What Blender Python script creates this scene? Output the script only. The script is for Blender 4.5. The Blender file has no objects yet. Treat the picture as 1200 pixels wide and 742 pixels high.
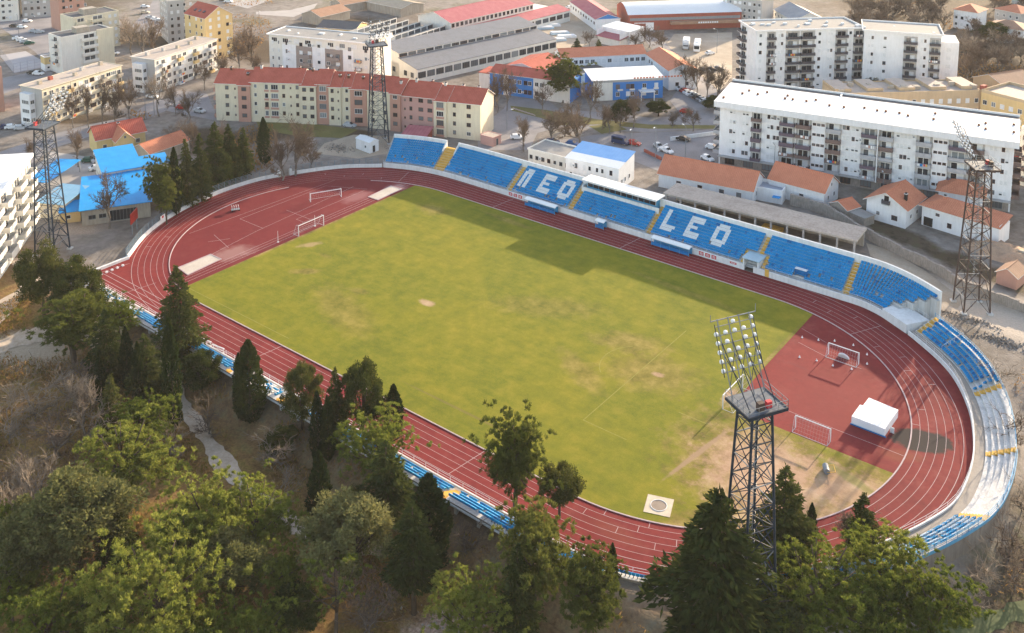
import bpy, math, random
import numpy as np
from mathutils import Vector
random.seed(7)
RNG = np.random.default_rng(11)
C = bpy.context.scene.collection
R = math.radians

# ------------------------------------------------------------------ camera (fitted to the running track's known geometry)
CX, CY, CH = 117.534, -143.191, 98.51
YAW, PITCH, FPX, SHV = -0.66241, 0.1447, 1175.617, 439.428
_f = np.array([math.sin(YAW)*math.cos(PITCH), math.cos(YAW)*math.cos(PITCH), -math.sin(PITCH)])
_r = np.array([math.cos(YAW), -math.sin(YAW), 0.0])
_u = np.cross(_r, _f)

def G(u, v, z=0.0):
    """world point at height z on the sight line of photograph pixel (u, v)"""
    d = _f*FPX + (u-600)*_r - (v-371+SHV)*_u
    t = (z-CH)/d[2]
    return (CX+t*d[0], CY+t*d[1])

def PX(x, y, z):
    d = np.array([x-CX, y-CY, z-CH]); w = d@_f
    return 600+FPX*(d@_r)/w, 371-SHV-FPX*(d@_u)/w

def ss(a, b, x):
    t = min(1.0, max(0.0, (x-a)/(b-a))); return t*t*(3-2*t)

def terrain(x, y):
    """flat town and pitch; the wooded side of the ground falls away behind the stands"""
    near = ss(-48.2, -52.5, y)*ss(-72, -60, x)
    d = math.hypot(x-42.5, y-2)
    right = ss(51.0, 54.5, d)*ss(66, 78, x)*ss(34, 16, y)
    z = -3.0*max(near, right)
    z -= 2.5*ss(-66, -110, y)*ss(-72, -50, x)
    z += 0.35*math.sin(x*0.21+1.3)*math.sin(y*0.17)*ss(-50, -58, y)
    return z

def GT(u, v):
    z = 0.0
    for _ in range(8):
        x, y = G(u, v, z); z = 0.5*z+0.5*terrain(x, y)
    return x, y, terrain(x, y)

def lin(c):
    if isinstance(c, str):
        c = [int(c[i:i+2], 16)/255 for i in (0, 2, 4)]
        return tuple((a/12.92 if a <= .04045 else ((a+.055)/1.055)**2.4) for a in c)
    return tuple(c)

# ------------------------------------------------------------------ materials
_M = {}
def nodes(name):
    m = bpy.data.materials.new(name); m.use_nodes = True
    nt = m.node_tree; b = nt.nodes['Principled BSDF']; b.inputs['Specular IOR Level'].default_value = .18
    return m, nt, b
def N(nt, t, **kw):
    n = nt.nodes.new(t)
    for k, v in kw.items():
        if k.startswith('i_'):
            key = k[2:].replace('_', ' ')
            n.inputs[int(key) if key.isdigit() else key].default_value = v
        else: setattr(n, k, v)
    return n
def noise(nt, scale, detail=4, rough=.6, vec=None, coord='Object'):
    n = N(nt, 'ShaderNodeTexNoise'); n.inputs['Scale'].default_value = scale
    n.inputs['Detail'].default_value = detail; n.inputs['Roughness'].default_value = rough
    if vec is None:
        if coord == 'World': vec = N(nt, 'ShaderNodeNewGeometry').outputs['Position']
        else: vec = N(nt, 'ShaderNodeTexCoord').outputs[coord]
    nt.links.new(vec, n.inputs['Vector']); return n.outputs['Fac']
def ramp(nt, fac, stops, interp='LINEAR'):
    n = N(nt, 'ShaderNodeValToRGB'); e = n.color_ramp.elements; n.color_ramp.interpolation = interp
    while len(e) < len(stops): e.new(.5)
    for k, (p, c) in enumerate(stops):
        e[k].position = p
        e[k].color = (c, c, c, 1) if isinstance(c, (int, float)) else (*lin(c), 1)
    nt.links.new(fac, n.inputs['Fac']); return n.outputs['Color']
def mix(nt, fac, a, b, mode='MIX'):
    n = N(nt, 'ShaderNodeMix', data_type='RGBA', blend_type=mode)
    for sock, v in ((n.inputs['Factor'], fac), (n.inputs['A'], a), (n.inputs['B'], b)):
        if isinstance(v, (int, float)): sock.default_value = v
        elif isinstance(v, (tuple, list, str)): sock.default_value = (*lin(v), 1)
        else: nt.links.new(v, sock)
    return n.outputs['Result']
def mth(nt, op, a, b=None):
    n = N(nt, 'ShaderNodeMath', operation=op)
    for k, v in enumerate((a, b)):
        if v is None: continue
        if isinstance(v, (int, float)): n.inputs[k].default_value = v
        else: nt.links.new(v, n.inputs[k])
    return n.outputs[0]
def bump(nt, b, h, strength=.3, dist=.05):
    n = N(nt, 'ShaderNodeBump'); n.inputs['Strength'].default_value = strength
    n.inputs['Distance'].default_value = dist
    nt.links.new(h, n.inputs['Height']); nt.links.new(n.outputs['Normal'], b.inputs['Normal'])

def plain(name, col, rough=.7, var=.18, scale=.6, metal=0, fine=9.0):
    """painted, rendered or cast surface with uneven weathering"""
    if name in _M: return _M[name]
    m, nt, b = nodes(name); c = lin(col)
    f = noise(nt, scale, 5, .65, coord='World'); g = noise(nt, fine, 3, .6, coord='World')
    a = ramp(nt, f, [(.3, tuple(x*(1-var) for x in c)), (.7, tuple(min(1, x*(1+var*.6)) for x in c))])
    a = mix(nt, var*.8, a, ramp(nt, g, [(.35, tuple(x*.75 for x in c)), (.65, tuple(min(1, x*1.1) for x in c))]))
    nt.links.new(a, b.inputs['Base Color'])
    b.inputs['Roughness'].default_value = rough; b.inputs['Metallic'].default_value = metal
    _M[name] = m; return m

def stained(name, col, stain, amount=.5, rough=.8, scale=.35):
    """wall with rain streaks and blotches"""
    if name in _M: return _M[name]
    m, nt, b = nodes(name)
    pos = N(nt, 'ShaderNodeNewGeometry').outputs['Position']
    mp = N(nt, 'ShaderNodeMapping'); mp.inputs['Scale'].default_value = (1.6, 1.6, .22)
    nt.links.new(pos, mp.inputs['Vector'])
    f = noise(nt, scale*3, 6, .7, vec=mp.outputs[0]); g = noise(nt, scale, 4, .6, vec=pos)
    k = mth(nt, 'MULTIPLY', ramp(nt, f, [(.42, 0.0), (.75, 1.0)]), amount)
    k2 = mth(nt, 'MULTIPLY', ramp(nt, g, [(.45, 0.0), (.8, 1.0)]), amount*.8)
    a = mix(nt, k, col, stain); a = mix(nt, k2, a, stain)
    nt.links.new(a, b.inputs['Base Color']); b.inputs['Roughness'].default_value = rough
    _M[name] = m; return m

def tiles(name, col, col2, rough=.8, pitch=.32, var=.3, rib=.22):
    """roof tiles or ribbed sheet: ribs run down the slope through the object's own x"""
    if name in _M: return _M[name]
    m, nt, b = nodes(name)
    tc = N(nt, 'ShaderNodeTexCoord').outputs['Object']
    w = N(nt, 'ShaderNodeTexWave', wave_type='BANDS', bands_direction='X'); w.inputs['Scale'].default_value = .314/pitch
    w.inputs['Distortion'].default_value = .15; nt.links.new(tc, w.inputs['Vector'])
    f = noise(nt, .45, 5, .65, coord='World'); g = noise(nt, 5.0, 3, .7, vec=tc)
    a = mix(nt, ramp(nt, f, [(.3, 0.0), (.72, 1.0)]), col, col2)
    a = mix(nt, var, a, ramp(nt, g, [(.3, tuple(x*.6 for x in lin(col))), (.7, tuple(min(1, x*1.25) for x in lin(col2)))]))
    a = mix(nt, mth(nt, 'MULTIPLY', ramp(nt, w.outputs['Fac'], [(.0, 1.0), (.3, 0.0)]), rib), a, tuple(x*.45 for x in lin(col)))
    nt.links.new(a, b.inputs['Base Color']); b.inputs['Roughness'].default_value = rough
    bump(nt, b, w.outputs['Fac'], .5*rib/.22, .06*rib/.22); _M[name] = m; return m

def blob(nt, pos, x, y, rx, ry, rot=0, soft=.35, wob=.45, ns=.35):
    """mask (1 inside, 0 outside) of one uneven patch on the ground"""
    mp = N(nt, 'ShaderNodeMapping', vector_type='TEXTURE')
    mp.inputs['Location'].default_value = (x, y, 0); mp.inputs['Rotation'].default_value = (0, 0, R(rot))
    mp.inputs['Scale'].default_value = (rx, ry, 1000)
    nt.links.new(pos, mp.inputs['Vector'])
    ln = N(nt, 'ShaderNodeVectorMath', operation='LENGTH'); nt.links.new(mp.outputs[0], ln.inputs[0])
    n = noise(nt, ns, 5, .7, vec=pos)
    d = mth(nt, 'ADD', ln.outputs['Value'], mth(nt, 'MULTIPLY', mth(nt, 'SUBTRACT', n, .5), wob*2))
    return ramp(nt, d, [(max(0, 1-soft), 1.0), (1.0, 0.0)]) if soft < 1 else ramp(nt, mth(nt, 'MULTIPLY', d, .5), [(0, 1.0), (.5, 0.0)])

def glassmat():
    if 'glass' in _M: return _M['glass']
    m, nt, b = nodes('window_glass')
    info = N(nt, 'ShaderNodeObjectInfo').outputs['Random']
    a = ramp(nt, info, [(0, (.012, .015, .02)), (.45, (.03, .035, .045)), (.75, (.09, .10, .11)), (1, (.22, .24, .25))])
    nt.links.new(a, b.inputs['Base Color']); b.inputs['Roughness'].default_value = .12; b.inputs['Specular IOR Level'].default_value = .5
    _M['glass'] = m; return m

# ------------------------------------------------------------------ mesh builder
class MB:
    def __init__(s): s.v = []; s.f = []; s.m = []; s.mats = []
    def mi(s, mat):
        if mat not in s.mats: s.mats.append(mat)
        return s.mats.index(mat)
    def poly(s, pts, mat):
        k = len(s.v); s.v += [tuple(p) for p in pts]; s.f.append(tuple(range(k, k+len(pts)))); s.m.append(s.mi(mat))
    def box(s, x0, x1, y0, y1, z0, z1, mat, top=None):
        k = len(s.v); i = s.mi(mat)
        s.v += [(x0,y0,z0),(x1,y0,z0),(x1,y1,z0),(x0,y1,z0),(x0,y0,z1),(x1,y0,z1),(x1,y1,z1),(x0,y1,z1)]
        for q in ((0,3,2,1),(0,1,5,4),(1,2,6,5),(2,3,7,6),(3,0,4,7)): s.f.append(tuple(k+a for a in q)); s.m.append(i)
        s.f.append((k+4,k+5,k+6,k+7)); s.m.append(s.mi(top) if top else i)
    def prism(s, pts, z0, z1, mat, top=None):
        """vertical prism over a counter-clockwise plan; z0/z1 numbers or per-point lists"""
        n = len(pts); k = len(s.v); i = s.mi(mat)
        a = z0 if isinstance(z0, (list, tuple)) else [z0]*n; b = z1 if isinstance(z1, (list, tuple)) else [z1]*n
        s.v += [(p[0],p[1],a[j]) for j, p in enumerate(pts)]+[(p[0],p[1],b[j]) for j, p in enumerate(pts)]
        for j in range(n):
            l = (j+1) % n; s.f.append((k+j,k+l,k+n+l,k+n+j)); s.m.append(i)
        s.f.append(tuple(k+j for j in reversed(range(n)))); s.m.append(i)
        s.f.append(tuple(k+n+j for j in range(n))); s.m.append(s.mi(top) if top else i)
    def bar(s, p, q, r, mat, n=4, r2=None):
        p = np.array(p, float); q = np.array(q, float); d = q-p; L = np.linalg.norm(d)
        if L < 1e-6: return
        d /= L; a = np.array([0,0,1.]) if abs(d[2]) < .9 else np.array([1.,0,0])
        u = np.cross(d, a); u /= np.linalg.norm(u); w = np.cross(d, u); k = len(s.v); i = s.mi(mat); r2 = r if r2 is None else r2
        for c, rr in ((p, r), (q, r2)):
            for j in range(n):
                t = 2*math.pi*(j+.5)/n; s.v.append(tuple(c+rr*(math.cos(t)*u+math.sin(t)*w)))
        for j in range(n):
            l = (j+1) % n; s.f.append((k+l,k+j,k+n+j,k+n+l)); s.m.append(i)
        s.f.append(tuple(k+j for j in range(n))); s.m.append(i)
        s.f.append(tuple(k+n+j for j in reversed(range(n)))); s.m.append(i)
    def disc(s, c, axis, r, L, mat, n=10):
        a = np.array(axis, float); a /= np.linalg.norm(a); c = np.array(c, float); s.bar(c-a*L/2, c+a*L/2, r, mat, n)
    def ball(s, c, r, mat, n=8, m=5, sz=1.0):
        k = len(s.v); i = s.mi(mat)
        for a in range(m+1):
            th = math.pi*a/m
            for b in range(n):
                ph = 2*math.pi*b/n
                s.v.append((c[0]+r*math.sin(th)*math.cos(ph), c[1]+r*math.sin(th)*math.sin(ph), c[2]+r*sz*math.cos(th)))
        for a in range(m):
            for b in range(n):
                l = (b+1) % n; s.f.append((k+a*n+b, k+(a+1)*n+b, k+(a+1)*n+l, k+a*n+l)); s.m.append(i)
    def mesh(s, name, smooth=False):
        me = bpy.data.meshes.new(name); me.from_pydata(s.v, [], s.f)
        for m in s.mats: me.materials.append(m)
        me.polygons.foreach_set('material_index', s.m)
        if smooth: me.polygons.foreach_set('use_smooth', [True]*len(s.f))
        me.update(); return me
    def obj(s, name, parent=None, smooth=False, loc=None, rz=0):
        return put(name, s.mesh(name, smooth), parent, loc, rz)

def put(name, me, parent=None, loc=None, rz=0, scale=None):
    o = bpy.data.objects.new(name, me); C.objects.link(o)
    if parent: o.parent = parent
    if loc is not None: o.location = loc
    if rz: o.rotation_euler = (0, 0, rz)
    if scale is not None: o.scale = scale
    return o
def tag(o, label, cat, group=None, kind=None):
    if label: o['label'] = label
    if cat: o['category'] = cat
    if group: o['group'] = group
    if kind: o['kind'] = kind
    return o
def thing(name, label, cat, loc=(0,0,0), rz=0, group=None):
    o = put(name, None, None, loc, rz); o.empty_display_size = .3
    return tag(o, label, cat, group)
def structure(o): o['kind'] = 'structure'; return o
def stuff(o): o['kind'] = 'stuff'; return o

def arr_mesh(name, V, F, mats, mi=None, smooth=False):
    me = bpy.data.meshes.new(name); V = np.asarray(V, np.float32); F = np.asarray(F, np.int32)
    n, k = F.shape
    me.vertices.add(len(V)); me.vertices.foreach_set('co', V.ravel())
    me.loops.add(n*k); me.loops.foreach_set('vertex_index', F.ravel())
    me.polygons.add(n); me.polygons.foreach_set('loop_start', np.arange(0, n*k, k, dtype=np.int32))
    for m in mats: me.materials.append(m)
    if mi is not None: me.polygons.foreach_set('material_index', np.asarray(mi, np.int32))
    if smooth: me.polygons.foreach_set('use_smooth', np.ones(n, bool))
    me.update(calc_edges=True); me.validate(); return me

class Path:
    """smooth walk line through points, with outward normals (outside lies left of the walk)"""
    def __init__(s, pts, step=.5, closed=False):
        P = [np.array(p, float) for p in pts]; n = len(P); out = []
        for i in range(n if closed else n-1):
            p0 = P[(i-1) % n] if closed or i > 0 else 2*P[0]-P[1]; p1 = P[i]; p2 = P[(i+1) % n]
            p3 = P[(i+2) % n] if closed or i+2 < n else 2*P[-1]-P[-2]
            k = max(2, int(np.linalg.norm(p2-p1)/step))
            d1 = np.linalg.norm(p2-p1); a = d1/(np.linalg.norm(p1-p0)+d1); b = d1/(np.linalg.norm(p3-p2)+d1)
            m1 = (p2-p0)*a; m2 = (p3-p1)*b
            for j in range(k):
                t = j/k; t2 = t*t; t3 = t2*t
                out.append((2*t3-3*t2+1)*p1+(t3-2*t2+t)*m1+(-2*t3+3*t2)*p2+(t3-t2)*m2)
        out.append(P[0] if closed else P[-1]); s.p = np.array(out)
        s.s = np.r_[0, np.cumsum(np.linalg.norm(np.diff(s.p, axis=0), axis=1))]; s.L = s.s[-1]
    def at(s, t):
        t = min(max(t, 0), s.L); x = np.interp(t, s.s, s.p[:,0]); y = np.interp(t, s.s, s.p[:,1])
        a = min(t+.8, s.L); b = max(t-.8, 0)
        d = np.array([np.interp(a, s.s, s.p[:,0])-np.interp(b, s.s, s.p[:,0]), np.interp(a, s.s, s.p[:,1])-np.interp(b, s.s, s.p[:,1])])
        d /= np.linalg.norm(d); return np.array([x, y]), np.array([-d[1], d[0]]), d
    def near(s, x, y):
        return s.s[np.argmin((s.p[:,0]-x)**2+(s.p[:,1]-y)**2)]
    def pos(s, t, o): p, n, d = s.at(t); return p+n*o
def ribbon(mb, path, s0, s1, prof, mat, step=1.0, ends=True):
    """sweep the section prof = [(offset, z, ...)] along the walk between s0 and s1; mat one or a list per strip"""
    k = max(1, int(round((s1-s0)/step))); T = np.linspace(s0, s1, k+1); base = len(mb.v); n = len(prof)
    for t in T:
        p, nn, d = path.at(t)
        for o, z in prof: q = p+nn*o; mb.v.append((q[0], q[1], z))
    for a in range(k):
        for j in range(n-1):
            mb.f.append((base+a*n+j, base+(a+1)*n+j, base+(a+1)*n+j+1, base+a*n+j+1))
            mb.m.append(mb.mi(mat[j] if isinstance(mat, list) else mat))
    if ends and n > 2:
        mb.f.append(tuple(base+j for j in range(n))); mb.m.append(mb.mi(mat[0] if isinstance(mat, list) else mat))
        mb.f.append(tuple(base+k*n+j for j in reversed(range(n)))); mb.m.append(mb.mi(mat[0] if isinstance(mat, list) else mat))
# ------------------------------------------------------------------ ground, pitch and track
HL, RI = 43.75, 35.5          # half straight, radius of the inner kerb
LANE = 1.25
def oval(r, x, sgn): return sgn*r
def stadium(o, n=48):
    """closed counter-clockwise outline at distance o outside the inner kerb"""
    r = RI+o; pts = []
    for k in range(n+1):
        a = -math.pi/2+math.pi*k/n; pts.append((HL+r*math.cos(a), r*math.sin(a)))
    for k in range(n+1):
        a = math.pi/2+math.pi*k/n; pts.append((-HL+r*math.cos(a), r*math.sin(a)))
    return pts

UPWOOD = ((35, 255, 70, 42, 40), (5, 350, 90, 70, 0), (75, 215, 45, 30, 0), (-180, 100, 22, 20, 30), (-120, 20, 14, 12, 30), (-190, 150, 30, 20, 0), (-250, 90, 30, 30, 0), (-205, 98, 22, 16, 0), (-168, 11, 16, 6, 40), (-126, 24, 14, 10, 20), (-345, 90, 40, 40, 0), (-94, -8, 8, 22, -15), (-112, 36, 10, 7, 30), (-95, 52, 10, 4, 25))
def m_ground():
    m, nt, b = nodes('earth'); pos = N(nt, 'ShaderNodeNewGeometry').outputs['Position']
    f = noise(nt, .035, 6, .65, vec=pos); g = noise(nt, .35, 6, .7, vec=pos); h = noise(nt, 2.5, 4, .7, vec=pos)
    town = ramp(nt, f, [(.33, (.11, .09, .07)), (.45, (.19, .165, .145)), (.55, (.27, .24, .22)), (.67, (.13, .12, .06))])
    town = mix(nt, .45, town, ramp(nt, g, [(.33, (.07, .055, .04)), (.5, (.19, .165, .14)), (.68, (.32, .285, .255))]))
    wood = ramp(nt, g, [(.33, (.085, .045, .015)), (.47, (.23, .125, .045)), (.56, (.25, .165, .04)), (.67, (.13, .13, .016))])
    wood = mix(nt, .4, wood, ramp(nt, h, [(.35, (.045, .024, .010)), (.65, (.36, .22, .09))]))
    sx = N(nt, 'ShaderNodeSeparateXYZ'); nt.links.new(pos, sx.inputs[0])
    k = mth(nt, 'ADD', sx.outputs['Y'], mth(nt, 'MULTIPLY', mth(nt, 'SUBTRACT', g, .5), 14))
    k = ramp(nt, mth(nt, 'DIVIDE', mth(nt, 'ADD', k, 60), 40), [(.1, 1.0), (.55, 0.0)])
    col = mix(nt, k, town, wood)
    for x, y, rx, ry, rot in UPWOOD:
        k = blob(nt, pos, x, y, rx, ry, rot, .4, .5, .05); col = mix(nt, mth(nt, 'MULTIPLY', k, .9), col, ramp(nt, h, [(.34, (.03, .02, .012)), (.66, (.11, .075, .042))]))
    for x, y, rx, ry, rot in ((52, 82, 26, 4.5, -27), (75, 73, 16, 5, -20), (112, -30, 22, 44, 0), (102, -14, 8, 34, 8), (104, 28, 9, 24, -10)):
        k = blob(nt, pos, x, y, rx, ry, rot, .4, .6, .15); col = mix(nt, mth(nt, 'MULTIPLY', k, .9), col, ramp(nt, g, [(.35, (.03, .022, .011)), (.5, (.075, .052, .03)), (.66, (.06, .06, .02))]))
    pale = blob(nt, pos, 80, 57, 20, 10, -28, .5, .35, .12)
    col = mix(nt, pale, col, ramp(nt, h, [(.3, (.40, .33, .26)), (.7, (.55, .47, .39))]))
    pale2 = blob(nt, pos, -57, -62, 10, 7, 20, .4, .5, .2)
    col = mix(nt, pale2, col, ramp(nt, h, [(.3, (.38, .29, .20)), (.7, (.52, .42, .31))]))
    for x, y, rx, ry, rot in ((46, -62, 8, 5, 10), (66, -58, 8, 5, -8), (57, -66, 8, 4, 0), (30, -63, 7, 4, 0)):
        k = blob(nt, pos, x, y, rx, ry, rot, .4, .6, .3)
        col = mix(nt, k, col, ramp(nt, h, [(.35, (.26, .17, .12)), (.5, (.42, .29, .22)), (.65, (.58, .43, .34))]))
    for x, y, rx, ry, rot in ((-95, -32, 7, 4, 40), (-72, 50, 9, 5, 20), (-86, 40, 7, 4, 0)):
        k = blob(nt, pos, x, y, rx, ry, rot, .5, .6, .3)
        col = mix(nt, k, col, ramp(nt, h, [(.3, (.26, .20, .15)), (.7, (.45, .37, .30))]))
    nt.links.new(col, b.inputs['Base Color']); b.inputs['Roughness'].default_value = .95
    bump(nt, b, h, .6, .25); return m
def axis(a, b, c, d, s, S):
    return np.unique(np.r_[np.arange(a, b, S), np.arange(b, c, s), np.arange(c, d+S, S)])
xs = axis(-1000, -130, 190, 1000, 2.5, 29); ys = axis(-330, -175, 62, 1300, 2.5, 31)
V = [(x, y, terrain(x, y)) for y in ys for x in xs]; nx = len(xs)
F = [(j*nx+i, j*nx+i+1, (j+1)*nx+i+1, (j+1)*nx+i) for j in range(len(ys)-1) for i in range(nx-1)]
structure(put('ground', arr_mesh('ground', V, F, [m_ground()], smooth=True)))

def m_track():
    m, nt, b = nodes('tartan'); pos = N(nt, 'ShaderNodeNewGeometry').outputs['Position']
    f = noise(nt, .06, 6, .65, vec=pos); g = noise(nt, .8, 5, .7, vec=pos); h = noise(nt, 30, 2, .7, vec=pos)
    col = ramp(nt, f, [(.34, (.135, .012, .014)), (.5, (.18, .015, .017)), (.66, (.225, .026, .025))])
    col = mix(nt, .25, col, ramp(nt, g, [(.35, (.10, .012, .016)), (.65, (.25, .042, .037))]))
    col = mix(nt, ramp(nt, noise(nt, .22, 6, .75, vec=pos), [(.52, 0.0), (.72, .55)]), col, (.24, .06, .055)); col = mix(nt, ramp(nt, noise(nt, .5, 6, .7, vec=pos), [(.55, 0.0), (.75, .5)]), col, (.07, .012, .016))
    lx = blob(nt, pos, -55, 0, 26, 34, 0, .12, .10, .1)       # older, bluer sheet inside the west bend
    col = mix(nt, mth(nt, 'MULTIPLY', lx, .55), col, (.125, .012, .018))
    k = mth(nt, 'MULTIPLY', blob(nt, pos, 66, 10, 13, 12, 0, .5, .5, .15), .55)
    col = mix(nt, k, col, (.21, .036, .032))                  # sun-bleached field inside the east bend
    k = mth(nt, 'MULTIPLY', blob(nt, pos, 80.0, 7.6, 5.0, 3.2, 25, .2, .4, .5), .98)
    col = mix(nt, k, col, (.022, .018, .019))                 # burnt patch beside the mat
    for x, y, rx, ry, rot, c, a in ((-57, -18, 6, 4, 80, (.34, .20, .18), .6), (-58.5, 20, 3, 6, 0, (.32, .16, .16), .5), (-55, 30, 3, 4, 0, (.36, .22, .21), .7),
                                    (82, -25, 5, 4, 0, (.30, .11, .08), .6), (78.5, 2, 4, 2, 30, (.20, .06, .03), .5), (53, -38, 6, 2, 0, (.2, .05, .03), .4),
                                    (57.5, 15.5, 3.4, .5, -5, (.17, .03, .032), .5)):
        col = mix(nt, mth(nt, 'MULTIPLY', blob(nt, pos, x, y, rx, ry, rot, .6, .6, .4), a), col, c)
    nt.links.new(col, b.inputs['Base Color']); b.inputs['Roughness'].default_value = .9
    bump(nt, b, h, .25, .02); return m
M_TRACK = m_track()
WALLPTS = [(-67.6,38.2),(-60,41.4),(-52,43.1),(-40,43.5),(0,43.3),(40,43.0),(54,43.0),(59,42.8),(64,40.9),(71,36.3),(78.2,29.7),(83.2,21.3),(86,13.4),(87.6,5.8),(88,-2.2),(87.2,-7),
           (83.8,-15.6),(78.3,-25.6),(71.6,-34),(64,-40.4),(55,-43.9),(34.6,-44.3),(0,-44),(-25,-43.8),(-44,-43.8),(-72.4,-43.4)]
WALL = Path(WALLPTS)
WEST = Path([(-72.4,-43.4),(-72.5,-33.5)]).p.tolist()+Path([(-72.5,-33.5),(-79.1,-25.3),(-84,-15.5),(-86.9,-1.6),(-86.2,10.6),(-82.6,19.6),(-75.8,30.7),(-67.6,38.2)]).p.tolist()
mb = MB(); mb.poly([(p[0], p[1], .03) for p in reversed(WALL.p.tolist()+WEST[1:-1])], M_TRACK)
structure(mb.obj('running_track'))

def m_grass():
    m, nt, b = nodes('turf'); pos = N(nt, 'ShaderNodeNewGeometry').outputs['Position']
    f = noise(nt, .045, 6, .6, vec=pos); g = noise(nt, .30, 6, .7, vec=pos); h = noise(nt, 5, 4, .75, vec=pos)
    mp = N(nt, 'ShaderNodeMapping'); mp.inputs['Scale'].default_value = (.10, .9, 1); mp.inputs['Rotation'].default_value = (0, 0, R(12))
    nt.links.new(pos, mp.inputs['Vector']); s = noise(nt, 1.0, 5, .65, vec=mp.outputs[0])
    col = ramp(nt, f, [(.35, (.078, .122, .003)), (.46, (.138, .165, .005)), (.55, (.195, .195, .006)), (.66, (.265, .23, .012))])
    col = mix(nt, .5, col, ramp(nt, g, [(.36, (.06, .09, .003)), (.5, (.155, .158, .005)), (.64, (.29, .23, .022))]))
    col = mix(nt, .22, col, ramp(nt, s, [(.35, (.10, .115, .006)), (.65, (.24, .19, .016))]))
    col = mix(nt, .2, col, ramp(nt, h, [(.35, (.06, .075, .004)), (.65, (.27, .21, .022))]))
    dry = ramp(nt, g, [(.36, (.11, .075, .022)), (.5, (.22, .145, .05)), (.64, (.34, .24, .10))])
    dirt = ramp(nt, g, [(.3, (.33, .20, .125)), (.55, (.43, .28, .18)), (.75, (.50, .36, .25))])
    for x, y, rx, ry, rot, a, c in (
        (64, -14, 18, 15, -25, .9, dry), (78, -14, 9, 15, 10, .95, dry), (67, -29, 13, 7, 25, .85, dry), (38, -2, 10, 7, 15, .45, dry), (30, 4, 9, 4, 20, .45, dry), (28, -9, 9, 3, -30, .4, dry), (10, 5, 14, 5, 30, .25, dry), (-20, -20, 14, 5, -20, .3, dry),
        (-38, -14, 4, 1.5, 40, .5, dry), (-23, -13, 3, 1.4, 10, .35, dry), (-9, -8, 2.2, 1.2, 0, .8, dirt), (-47, -5, 3, 1.3, 60, .5, dirt), (-40.5, -6.5, 2.5, 1, 0, .3, dry),
        (65, -15, 12.5, 10.5, -20, .96, dirt), (75, -10, 8, 5, -10, .75, dirt), (70, -25, 7, 5, 0, .7, dirt), (51.6, -.2, 1.4, 3.2, 5, .9, dirt), (39, -1.8, 1.4, .9, 0, .8, dirt),
        (-20, 32, 9, 1.3, -3, .35, dry), (30, 27, 18, 1.2, -4, .25, dry), (-52, 0, .7, 33, 0, .8, dry), (-38, 26, 6, 3, 0, .4, dry), (52, 15, .5, 19, 0, .5, dry), (33, -36, 22, .4, 0, .5, dirt)):
        col = mix(nt, mth(nt, 'MULTIPLY', blob(nt, pos, x, y, rx, ry, rot, .55, .75, .42), a), col, c)
    w = blob(nt, pos, 54.2, -16.5, .55, 9.5, -8, .4, .35, .8)     # worn path behind the goal
    col = mix(nt, mth(nt, 'MULTIPLY', w, .85), col, (.30, .20, .12))
    w = blob(nt, pos, 20, -30.2, 16, .35, 0, .5, .4, .5); col = mix(nt, mth(nt, 'MULTIPLY', w, .5), col, (.17, .12, .05))
    w = blob(nt, pos, 75, -8, 9, 1.1, -18, .5, .6, .5); col = mix(nt, mth(nt, 'MULTIPLY', w, .6), col, (.16, .17, .03))
    nt.links.new(col, b.inputs['Base Color']); b.inputs['Roughness'].default_value = .95
    bump(nt, b, h, .5, .08); return m
M_GRASS = m_grass()
pts = [(-52.1, -34.2), (-48, -35.1), (-HL, -RI+.1), (HL, -RI+.1)]
for k in range(1, 33):
    a = -math.pi/2+(math.pi/2-.078)*k/32; pts.append((HL+(RI-.1)*math.cos(a), (RI-.1)*math.sin(a)))
pts += [(59.6, -2.9), (53.0, -2.4), (52.5, 10), (52.3, 34.3), (48, 35.1), (HL, RI-.1), (-HL, RI-.1), (-48, 35.1), (-52.2, 34.2)]
mb = MB(); mb.poly([(x, y, .045) for x, y in pts], M_GRASS); structure(mb.obj('football_pitch'))

M_LINE = plain('line_paint', (.45, .345, .35), .8, .25, 2.0)
M_FADED = plain('faded_line', (.255, .23, .05), .9, .3, 1.0)
mk = MB()
def line(pts, w=.07, z=.05, mat=None):
    mat = mat or M_LINE
    for a, b in zip(pts[:-1], pts[1:]):
        dx, dy = b[0]-a[0], b[1]-a[1]; L = math.hypot(dx, dy)
        if L < 1e-6: continue
        nx, ny = -dy/L*w/2, dx/L*w/2
        mk.poly([(a[0]-nx,a[1]-ny,z),(b[0]-nx,b[1]-ny,z),(b[0]+nx,b[1]+ny,z),(a[0]+nx,a[1]+ny,z)], mat)
for k in range(1, 7):
    o = stadium(k*LANE, 64); line(o+[o[0]], .062 if k < 6 else .09, .048)
for k in range(3, 7):                                            # the sprint chute at the south-west corner
    line([(-HL, -RI-k*LANE), (-71, -RI-k*LANE)], .11, .052)
line([(-71.5, -41.8), (-70.3, -34.6)], .10, .052); line([(-59.5, -43), (-58.2, -36)], .08, .052)
for x, y0, y1 in ((-20, -43, -35.5), (27.6, -43, -35.5), (-28, 35.5, 43), (8, 35.5, 43)): line([(x, y0), (x+.9, y1)], .10, .054)
def rad(side, deg, k0, k1, w=.08):
    a = R(deg); c = HL*side
    line([(c+(RI+k0*LANE)*math.cos(a), (RI+k0*LANE)*math.sin(a)), (c+(RI+k1*LANE)*math.cos(a), (RI+k1*LANE)*math.sin(a))], w, .054)
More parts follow.
